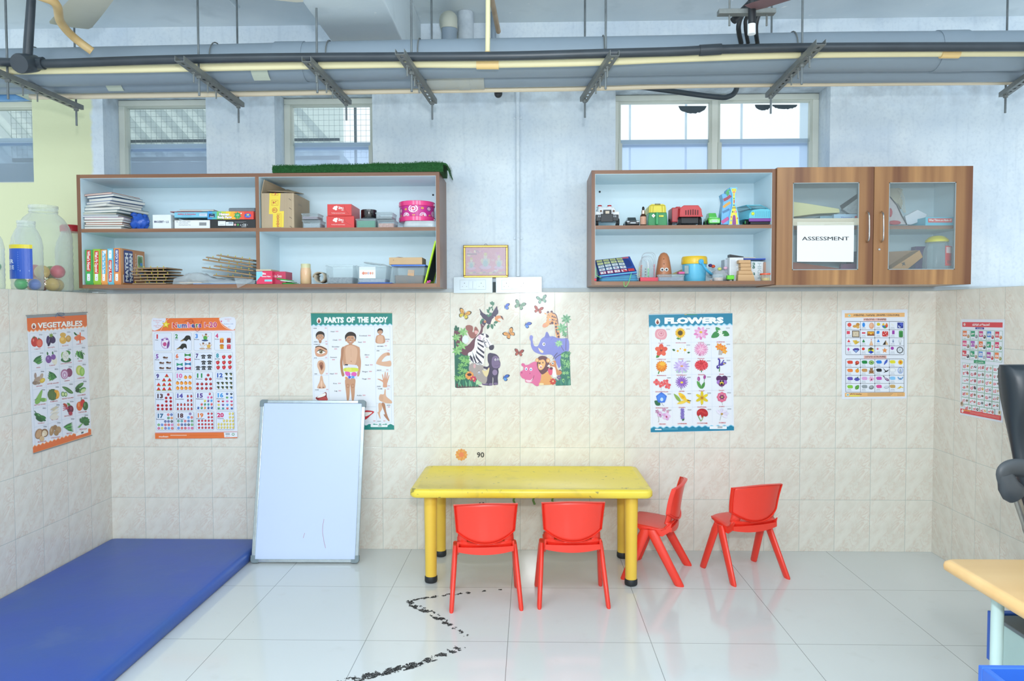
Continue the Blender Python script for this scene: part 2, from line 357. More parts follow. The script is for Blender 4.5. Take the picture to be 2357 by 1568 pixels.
def make_chair():
    t = thing('childrens_chair', '', 'chair', (0,0,0), 'red plastic chairs at the yellow table')
    # shell from the seat's front lip, down-curved at the back and up to the backrest; y forward, profile (y, z, half width)
    prof = [(.150,.262,.100),(.155,.272,.112),(.145,.282,.120),(.10,.284,.128),(.03,.279,.133),(-.03,.273,.134),(-.068,.276,.134),(-.092,.290,.133),(-.104,.312,.131),(-.110,.335,.129),(-.112,.356,.126)]
    def shell(pr, curve, cut=None, rows=12):
        m = MB(); g = []
        P = spl([(a,b,c) for a,b,c in pr], 3)
        for p in P:
            row = []
            for j in range(rows+1):
                s = -1+2*j/rows; row.append(Vector((s*p.z, p.x+curve(p,s)[0], p.y+curve(p,s)[1])))
            g.append(row)
        vs = [q for r in g for q in r]; fs = []; n = rows+1
        for i in range(len(g)-1):
            for j in range(rows):
                if cut and cut(i/(len(g)-1), -1+2*(j+.5)/rows): continue
                fs.append((i*n+j, i*n+j+1, (i+1)*n+j+1, (i+1)*n+j))
        m.add(vs, fs); return m
    m = shell(prof, lambda p, s: ((.034*abs(s)**2.6+.006 if p.y > .30 else .024*s*s*s*s if p.x < -.08 else .012*s*s if p.x < 0 else 0) + (-.03*s*s*s*s if p.x > .12 else 0), -.005*s*s if p.x > -.06 else 0),
              cut=lambda a, s: a > .74 and a < .93 and abs(s) < .62)
    m.build('seat', RED, t, smooth=60, solid=.009)
    m = MB()                                                     # side gussets under the seat
    for s in (-1,1): m.prism([(s*.126,.085,.279),(s*.126,-.02,.272),(s*.126,-.062,.276),(s*.126,-.098,.31),(s*.126,-.085,.262),(s*.126,-.05,.236),(s*.126,.02,.238),(s*.126,.06,.25)][::s], (s*.008,0,0))
    rr = [(-1+i/8) for i in range(17)]
    m.ring([[Vector((.131*q, -.108+.012*q*q, (.285 if k else .262-.013*(1-q*q)))) for q in rr]+[Vector((.131*q, -.060+.012*q*q, (.277 if k else .262-.009*(1-q*q)))) for q in rr[::-1]] for k in (0,1)])
    m.build('seat_rib', RED, t, smooth=40)
    # backrest: wide wrapped panel, lower edge bowed, rim turned outward
    m = MB(); g = []; NX, NZ = 20, 12
    for i in range(NZ+1):
        a = i/NZ; row = []
        for j in range(NX+1):
            s = -1+2*j/NX; zb = .356-.050*(1-s*s); zt = .498-.012*s*s
            z = zb+(zt-zb)*a; hw = .134+.010*a
            y = -.112-.030*a+.034*abs(s)**2.6+.004*sin(pi*a)
            row.append(Vector((s*hw, y, z)))
        g.append(row)
    n = NX+1; m.add([q for r in g for q in r], [(i*n+j,i*n+j+1,(i+1)*n+j+1,(i+1)*n+j) for i in range(NZ) for j in range(NX)])
    o = m.build('backrest', RED, t, smooth=60, solid=.007)
    m = MB(); edge = g[0]+[r[-1] for r in g[1:-1]]+g[-1][::-1]+[r[0] for r in g[1:-1]][::-1]
    outer = []; inner = []
    m.ring([[p+Vector((0,-.004,0)) for p in edge],[p+Vector((0,-.011,0))+(p-Vector((0,-.115,.42)))*.02 for p in edge],[p+Vector((0,-.004,0))+(p-Vector((0,-.115,.42)))*.045 for p in edge],[p+Vector((0,.010,0))+(p-Vector((0,-.115,.42)))*.045 for p in edge],[p+Vector((0,.004,0)) for p in edge]], (0,0))
    m.build('backrest_rim', RED, t, smooth=50)
    def leg(s, fr):
        m = MB(); yt, yb = (.035,.138) if fr else (.008,-.142); R = []
        for a in (0,.12,.5,.97,1):
            y = yt+(yb-yt)*a; z = .268*(1-a); x = s*(.142+.020*a)
            w = (.012,.0135,.013,.012,.010)[(0,.12,.5,.97,1).index(a)]; d = (.024,.029,.027,.025,.021)[(0,.12,.5,.97,1).index(a)]
            R.append([Vector((x+w*cos(q)*(1 if abs(cos(q))<.8 else .95), y+d*sin(q), z)) for q in [2*pi*k/12+pi/12 for k in range(12)]])
        m.ring(R); m.build('leg', RED, t, smooth=50)
    for s in (-1,1): leg(s,1); leg(s,0)
    return t
ch = make_chair()
CH = [('red plastic childrens chair seen from behind, tucked under the left half of the yellow table', (-.160,-.725), .10),
      ('red plastic childrens chair seen from behind, tucked under the right half of the yellow table', (.256,-.685), .04),
      ('red plastic childrens chair seen side on, facing the right end of the yellow table', (.730,-.352), 1.235),
      ('red plastic childrens chair standing free by the wall, farthest right of the four red chairs', (1.19,-.349), .335)]
for i, (lb, (x, y), a) in enumerate(CH):
    o = ch if i == 0 else copy_tree(ch)
    o.location = (x, y, 0); o.rotation_euler.z = a; o['label'] = lb
def board():
    t = thing('whiteboard', 'tall whiteboard with aluminium frame leaning against the tiled wall below the body chart', 'whiteboard', (-1.19,-.24,0))
    A = Vector((-1.484,-.243,.004)); B = Vector((-.891,-.237,.004)); T = at(602,922,Y=-.034)+Vector((.002,0,.0)); U = at(842,923,Y=-.034)
    ex = (B-A).normalized(); up = ((T-A)-(T-A).dot(ex)*ex).normalized(); H = (T-A).length; Wd = (B-A).length; nn = ex.cross(up)  # nn points to the wall? corrected below
    if nn.y > 0: nn = -nn
    # board quad follows its slight tilt
    def q(a, b, d): return A.lerp(B,a).lerp(T.lerp(U,a), b)+nn*d
    def bar(m, a0, a1, b0, b1, d0, d1): m.add([q(a,b,d) for d in (d0,d1) for b in (b0,b1) for a in (a0,a1)], [(0,2,3,1),(4,5,7,6),(0,1,5,4),(2,6,7,3),(0,4,6,2),(1,3,7,5)])
    wx, wy = .019/Wd, .017/H
    m = MB(); bar(m, wx*.6, 1-wx*.6, wy*.6, 1-wy*.6, .004, .012); bd = m.build('writing_surface', mat('ccdcf6', .22, var=.015, ns=3), t)
    m = MB(); m.tube([q(.487,.175,.0135),q(.478,.16,.0135),q(.475,.145,.0135)], .0007, 5); m.build('marker_line', mat('c46a86', .6), bd)
    m = MB(); m.tube([q(.66,.26,.0135),q(.652,.22,.0135),q(.652,.18,.0135),q(.668,.13,.0135),q(.688,.085,.0135)], .0007, 5)
    m.build('marker_line', mat('c46a86', .6), bd)
    am = mat('b9c6cc', .25, metal=.75, var=.25, ns=40)
    m = MB(); bar(m, 0, wx, 0, 1, 0, .018); bar(m, 1-wx, 1, 0, 1, 0, .018); bar(m, wx, 1-wx, 0, wy, 0, .018); bar(m, wx, 1-wx, 1-wy, 1, 0, .018)
    m.build('frame', am, t, bevel=.002)
    for a in (0,1):
        for b in (0,1):
            m = MB(); s = 1 if a == 0 else -1; v = 1 if b == 0 else -1; kx, ky = .043/Wd, .040/H
            poly = [(0,0.3*ky),(.1*kx,.1*ky),(.3*kx,0),(kx,0),(kx,wy*1.15),(wx*1.15,wy*1.15),(wx*1.15,ky),(0,ky)]
            P = [(a+s*(p-.0035/Wd), b+v*(r-.003/H)) for p, r in poly]
            if s*v < 0: P = P[::-1]
            m.prism([q(p,r,-.003) for p, r in P], nn*.025); m.build('corner_cap', mat('7f8f95', .45), t, bevel=.002)
board()
def mat_():
    t = MB(); x0,x1,y0,y1 = -2.405,-1.497,-2.15,-.015; R = []
    for o, z, r in ((.012,.0,.02),(.002,.008,.02),(0,.03,.02),(.001,.052,.02),(.008,.062,.02),(.02,.066,.02),(.05,.067,.02)): R.append(rrect(x0+o,x1-o,y0+o,y1-o,r,z,4))
    t.ring(R)
    m, nt, b, v, s = newmat('blue_vinyl'); c = mixc(nt, ramp(nt, nz(nt, v, 3, 4, .4), .3, .75), '2c54b4', '375ea8')
    c = mixc(nt, mth(nt,'MULTIPLY', ramp(nt, nz(nt, v, 2.2, 4), .62, .75), .35), c, '7d8fae')
    nt.links.new(c, b.inputs['Base Color']); b.inputs['Roughness'].default_value = .38
    bp = nt.nodes.new('ShaderNodeBump'); bp.inputs['Strength'].default_value = .35; bp.inputs['Distance'].default_value = .006; nt.links.new(nz(nt, v, 5, 4), bp.inputs['Height']); nt.links.new(bp.outputs[0], b.inputs['Normal'])
    t.build('exercise_mat', m, label='thick blue vinyl exercise mat lying on the floor along the left wall', cat='mat', smooth=50)
mat_()
def desk():
    t = thing('office_desk', 'light wood desk with rounded edge and pale green tube legs at the right edge', 'desk', (1.6,-2.7,0))
    x0,x1,y0,y1 = 1.104,2.3,-3.4,-2.318
    R = [rrect(x0+o,x1-o,y0+o,y1-o,.02,z,5) for o,z in ((.008,.722),(.001,.727),(0,.736),(.002,.745),(.009,.75))]
    m = MB(); m.ring(R); m.build('desktop', wood_mat('ecc78f','e0b67c',0,.5,.35,'beech_laminate'), t, smooth=50)
    G = mat('b9d2cf', .35, var=.04)
    lx = at(2295,1440,Y=-2.47).x
    for (x, y) in ((lx,-2.47),(lx,-3.3),(2.2,-2.42),(2.2,-3.3)): m = MB(); m.lathe([(.0135,.0),(.0135,.722)], (x,y,0), 20); m.build('leg', G, t, smooth=40)
    t2 = thing('drawer_pedestal', 'pale green drawer unit with blue edges standing under the desk', 'drawer unit', (1.4,-2.6,0))
    p = at(2290,1414,Z=.60); xa = p.x
    m = MB(); m.box(xa,xa+.42,p.y-.5,p.y,.01,.588); m.build('cabinet_body', mat('a9c6c4', .45, var=.05), t2, bevel=.003)
    B = mat('2f62c0', .4); zl = at(2278,1520,Y=p.y+.01).z
    m = MB(); m.box(at(2277,1450,Y=p.y+.01).x,xa+.44,p.y+.001,p.y+.02,zl,.602); m.build('back_panel', B, t2, bevel=.002)
    m = MB(); m.box(xa-.004,xa+.43,p.y-.5,p.y-.002,.588,.598); m.build('top_cover', mat('6b767c', .5), t2, bevel=.002)
    t3 = thing('blue_crate', 'blue metal crate on the floor beside the pale green desk leg', 'crate', (1.3,-2.5,0))
    q = at(2251,1530,Z=.25); xa = q.x; zt = .25; w = .012; yb = min(q.y, p.y-.6); ya = yb-.2
    q = at(2251,1530,Y=yb); xa = q.x; zt = q.z
    m = MB(); m.box(xa,xa+.2,ya,ya+w,0,zt); m.box(xa,xa+.2,yb-w,yb,0,zt); m.box(xa,xa+w,ya+w,yb-w,0,zt); m.box(xa+.2-w,xa+.2,ya+w,yb-w,0,zt); m.box(xa+w,xa+.2-w,ya+w,yb-w,0,.01)
    m.build('crate_body', B, t3, bevel=.002)
    m = MB(); m.box(xa-.003,xa+.0005,ya+.03,yb-.03,zt-.05,zt-.03); m.build('slot', mat('1b3c80', .5), t3)
desk()
def office():
    t = thing('office_chair', 'black leather swivel chair with padded armrest behind the desk, cut by the right edge', 'office chair', (1.9,-1.8,0))
    Y = -1.75; LE = mat('1f2a33', .38, var=.2, ns=6, bump=.4)
    ed = [at(u+17,v,Y=Y) for u,v in ((2301,842),(2306,930),(2316,1050),(2326,1150),(2333,1232))]
    top = ed[0].z; bot = ed[-1].z
    P = spl([(p.x,0,p.z) for p in ed], 5); m = MB(); R = []
    for i, p in enumerate(P):
        a = i/(len(P)-1); W_ = .44-.05*abs(a-.4); bul = .05+.02*sin(a*pi*3); r = []
        k = (1 if 0 < i < len(P)-1 else .75)
        for j in range(20):
            q = 2*pi*j/20; cx = p.x+W_/2
            sx = abs(cos(q))**.45*(1 if cos(q) > 0 else -1); sy = abs(sin(q))**.7*(1 if sin(q) > 0 else -1)
            r.append(Vector((cx+sx*W_/2, Y+sy*bul*k+.03*cos(a*3)-.06*sin(a*pi)*0, p.z)))
        R.append(r)
    m.ring(R); m.build('backrest', LE, t, smooth=60)
    m = MB(); xs = ed[0].x+.03
    for k in (.13,.3): m.tube([(p.x+k,Y-.055,p.z) for p in P], .006, 6)
    m.build('seam_piping', LE, t, smooth=60)
    m = MB(); sx = ed[-1].x+.23
    m.ring([rrect(sx-.22*k,sx+.22*k,Y-.47,Y+.0,.08*k,z,6) for k,z in ((.9,.40),(1,.42),(1,.47),(.93,.50))]); m.build('seat', LE, t, smooth=60)
    ya = Y-.28; ar = [at(u,v,Y=ya) for u,v in ((2357,1140),(2341,1146),(2322,1120),(2313,1092),(2322,1080),(2345,1077),(2375,1084),(2420,1110))]
    m = MB(); m.tube(spl(ar[2:],5), [.012]*len(spl(ar[2:],5)), 12, sq=2.2)
    a1 = ar[1]; m.tube([ar[3],ar[2],(ar[1]+ar[2])/2,ar[1]], [.014,.02,.022,.016], 12, sq=1.6)
    m.build('armrest', mat('3a4046', .45), t, smooth=60)
    m = MB(); pa = at(2338,1140,Y=ya); pb = at(2375,1250,Y=ya); m.tube([pa,pb,(pb.x+.05,ya+.1,.40)], .011, 10); m.build('arm_strut', mat('a7a49c', .35, metal=.8, var=.3, ns=60), t, smooth=60)
    m = MB(); m.lathe([(.03,.06),(.03,.40)], (sx,Y-.25,0), 16); m.build('gas_post', BLK, t, smooth=60)
    for k in range(5):
        a = 2*pi*k/5; e = Vector((sx+.24*cos(a), Y-.25+.24*sin(a), .07)); m = MB(); m.tube([(sx,Y-.25,.09), e], [.025,.015], 8); m.ball((e.x,e.y,.027), .027, 10); m.build('base_spoke', BLK, t, smooth=60)
office()
# torn black tape left on the floor
def tape(name, label, pts, w, den, seed):
    P = [at(u,v,Z=0) for u,v in pts]; m = MB(); rnd = random.Random(seed); c = .0045
    for i in range(len(P)-1):
        a, b = P[i], P[i+1]; d = (b-a); L_ = d.length; d.normalize(); e = Vector((-d.y,d.x,0)); nx = int(L_/c)
        for x in range(nx):
            for y in range(int(w/c)):
                p = a+d*(x*c)+e*((y*c)-w/2); n1 = noise.noise(Vector((p.x*38+seed,p.y*38,0)))+.5*noise.noise(Vector((p.x*120,p.y*120,seed)))
                dn = den[i] if isinstance(den,list) else den; ed = abs(y*c-w/2)/(w/2)
                if n1 > dn+.35*ed*ed:
                    j = [rnd.uniform(-.0022,.0022) for _ in range(4)]
                    m.add([p+Vector((0,0,.0006)),p+d*(c+j[0])+Vector((0,j[1],.0006)),p+d*(c+j[2])+e*c+Vector((0,0,.0006)),p+e*(c+j[3])+Vector((0,0,.0006))],[(0,1,2,3)])
    m.build(name, mat('2f3233', .7, var=.3), label=label, cat='floor tape', group='torn remains of black floor tape')
tape('floor_tape', 'thin torn black tape on the floor reaching behind the left chair legs', [(935,1386),(1010,1372),(1090,1363),(1172,1356)], .034, [-.02,.1,.3], 3)
tape('floor_tape', 'torn black tape on the floor slanting down towards the right from the bend', [(936,1387),(985,1408),(1040,1440),(1078,1467)], .045, [-.05,-.1,.22], 5)
tape('floor_tape', 'thickest torn black tape on the floor, running out of the bottom edge', [(1066,1488),(960,1530),(800,1568),(700,1600)], .05, [-.05,-.28,-.4], 9)
# ---------------------------------------------------------------- printed graphics
def print_mat(r=.35):
    k = ('print', r)
    if k in MC: return MC[k]
    m = bpy.data.materials.new('printed_paper'); m.use_nodes = True; nt = m.node_tree; b = nt.nodes['Principled BSDF']
    a = nt.nodes.new('ShaderNodeAttribute'); a.attribute_name = 'Col'; nt.links.new(a.outputs['Color'], b.inputs['Base Color'])
    b.inputs['Roughness'].default_value = r
    no = nt.nodes.new('ShaderNodeTexNoise'); no.inputs['Scale'].default_value = 9; bp = nt.nodes.new('ShaderNodeBump'); bp.inputs['Strength'].default_value = .15; bp.inputs['Distance'].default_value = .003
    nt.links.new(no.outputs[0], bp.inputs['Height']); nt.links.new(bp.outputs[0], b.inputs['Normal'])
    MC[k] = m; return m
TX = {}
def glyphs(s, bold=0):                    # filled letter outlines; bold thickens the strokes
    k = (s, bold)
    if k not in TX:
        c = bpy.data.curves.new('t', 'FONT'); c.body = s; c.resolution_u = 2; c.offset = bold
        o = bpy.data.objects.new('t', c); COL.objects.link(o); dg = bpy.context.evaluated_depsgraph_get()
        me = bpy.data.meshes.new_from_object(o.evaluated_get(dg))
        vs = [(v.co.x, v.co.y) for v in me.vertices]; fs = [tuple(p.vertices) for p in me.polygons]
        wd_ = max([v[0] for v in vs] or [0]); bpy.data.objects.remove(o); bpy.data.curves.remove(c); bpy.data.meshes.remove(me)
        TX[k] = (vs, fs, wd_)
    return TX[k]
class Paint(MB):
    """flat print on a real surface; to3(u, v, h) turns print coordinates into a point h above the surface"""
    def __init__(s, to3, h0=.0004, dh=6e-6): super().__init__(); s.to3 = to3; s.h = h0; s.dh = dh
    def poly(s, pts, c): s.h += s.dh; return s.add([s.to3(u,v,s.h) for u,v in pts], [tuple(range(len(pts)))], col=L(c))
    def rect(s, u0, v0, u1, v1, c): return s.poly([(u0,v0),(u1,v0),(u1,v1),(u0,v1)], c)
    def rr(s, u0, v0, u1, v1, r, c):
        o = []
        for cx, cy, a0 in ((u1-r,v1-r,0),(u0+r,v1-r,90),(u0+r,v0+r,180),(u1-r,v0+r,270)):
            for i in range(4): a = radians(a0+30*i); o.append((cx+r*cos(a), cy+r*sin(a)))
        return s.poly(o, c)
    def frame(s, u0, v0, u1, v1, r, w, c, inner): s.rr(u0,v0,u1,v1,r,c); s.rr(u0+w,v0+w,u1-w,v1-w,max(r-w,.5),inner)
    def ell(s, cx, cy, rx, ry, c, a=0, n=14):
        a = radians(a); o = []
        for i in range(n):
            q = 2*pi*i/n; x, y = rx*cos(q), ry*sin(q); o.append((cx+x*cos(a)-y*sin(a), cy+x*sin(a)+y*cos(a)))
        return s.poly(o, c)
    def star(s, cx, cy, ro, ri, n, c, a=-90):
        return s.poly([(cx+(ro if i%2==0 else ri)*cos(radians(a+180*i/n)), cy+(ro if i%2==0 else ri)*sin(radians(a+180*i/n))) for i in range(2*n)], c)
    def petals(s, cx, cy, r, n, w, c, c2=None, a0=0, sq=1):
        for i in range(n):
            a = 360*i/n+a0; ca, sa = cos(radians(a)), sin(radians(a))
            s.ell(cx+ca*r*.55, cy+sa*r*.55*sq, r*.48, w, c if i%2 or not c2 else c2, math.degrees(math.atan2(sa*sq,ca)), 8)
    def sm(s, pts, c, n=4): return s.poly([(p.x,p.y) for p in spl([(a,b,0) for a,b in pts], n, True)], c)
    def line(s, pts, w, c, smooth=0):
        if smooth: pts = [(p.x,p.y) for p in spl([(a,b,0) for a,b in pts], smooth)]
        l, r = [], []
        for i in range(len(pts)):
            a = pts[max(i-1,0)]; b = pts[min(i+1,len(pts)-1)]; dx, dy = b[0]-a[0], b[1]-a[1]; q = math.hypot(dx,dy) or 1
            ww = w[i*len(w)//len(pts)] if isinstance(w,list) else w
            l.append((pts[i][0]-dy/q*ww/2, pts[i][1]+dx/q*ww/2)); r.append((pts[i][0]+dy/q*ww/2, pts[i][1]-dx/q*ww/2))
        s.h += s.dh
        n = len(l); return s.add([s.to3(u,v,s.h) for u,v in l+r], [(i,i+1,n+i+1,n+i) for i in range(n-1)], col=L(c))
    def leaf(s, x0, y0, x1, y1, w, c):
        dx, dy = x1-x0, y1-y0; return s.sm([(x0,y0),(x0+dx*.35-dy*w,y0+dy*.35+dx*w),(x0+dx*.7-dy*w*.8,y0+dy*.7+dx*w*.8),(x1,y1),(x0+dx*.7+dy*w*.8,y0+dy*.7-dx*w*.8),(x0+dx*.35+dy*w,y0+dy*.35-dx*w)], c, 2)
    def text(s, u, v, h, t, c, w=None, bold=0, al='c', slope=0, vert=0, outline=None):
        """t centred (or left) at u on baseline v, letter height h, squeezed to width w; slope tilts the line, vert 1 reads downward"""
        vs, fs, tw = glyphs(t, bold)
        if not vs: return s
        if outline: s.text(u, v, h, t, outline[0], w, outline[1], al, slope, vert)
        k = h/.72; kx = (w/tw) if w else k; o = -tw*kx/2 if al == 'c' else 0; s.h += s.dh*2; P = []
        for x, y in vs:
            a, b = o+x*kx, y*k
            P.append(s.to3(u+b, v+a, s.h) if vert else s.to3(u+a, v-b+a*slope, s.h))
        return s.add(P, fs, col=L(c))
def crop3(ou, ov, k, X=None, Y=None, nrm=(0,-1,0)):   # print coordinates -> photo pixel -> point on the wall plane
    n = Vector(nrm)
    def f(u, v, h): return at(ou+u*k, ov+v*k, X=X, Y=Y)+n*h
    return f
RND = random.Random(11)
def poster(name, label, to3, corners, border='e9edf4'):
    """paper sheet with thickness, returns the sheet object and a Paint for the print on it"""
    P = [to3(u,v,.0) for u,v in corners]; n = (to3(0,0,1)-to3(0,0,0)).normalized(); m = MB()
    m.prism([p+n*.0004 for p in P][::-1], -n*.0003)
    c = sum(P, Vector())/4; o = m.build(name, mat(border, .35, var=.02), label=label, cat='poster', org=c)
    return o
def logo(p, x, y, r):
    p.ell(x, y, r*.9, r*1.15, 'f4f2ee'); p.ell(x, y+r*.3, r*.5, r*.6, '7b3f35'); p.ell(x, y-r*.35, r*.3, r*.35, 'a8705a'); p.ell(x-r*.3, y+r*.3, r*.2, r*.3, 'c24b3c'); p.ell(x, y-r*.62, r*.36, r*.15, 'd8c5b0')
def squig(p, u, v, w, h, c, n=None):            # small illegible native-script word: row of little glyph strokes with a head bar
    n = n or max(2, int(w/(h*.9))); p.rect(u, v-h, u+w, v-h*.82, c)
    for i in range(n):
        x = u+w*(i+.5)/n; q = w/n*.36
        p.line([(x-q,v-h*.5),(x,v-h*.1),(x+q,v-h*.45),(x+q*.8,v-h*.9)], h*.17, c)
G1, G2, G3 = '2f6b38', '4f8f45', '8fbb5c'
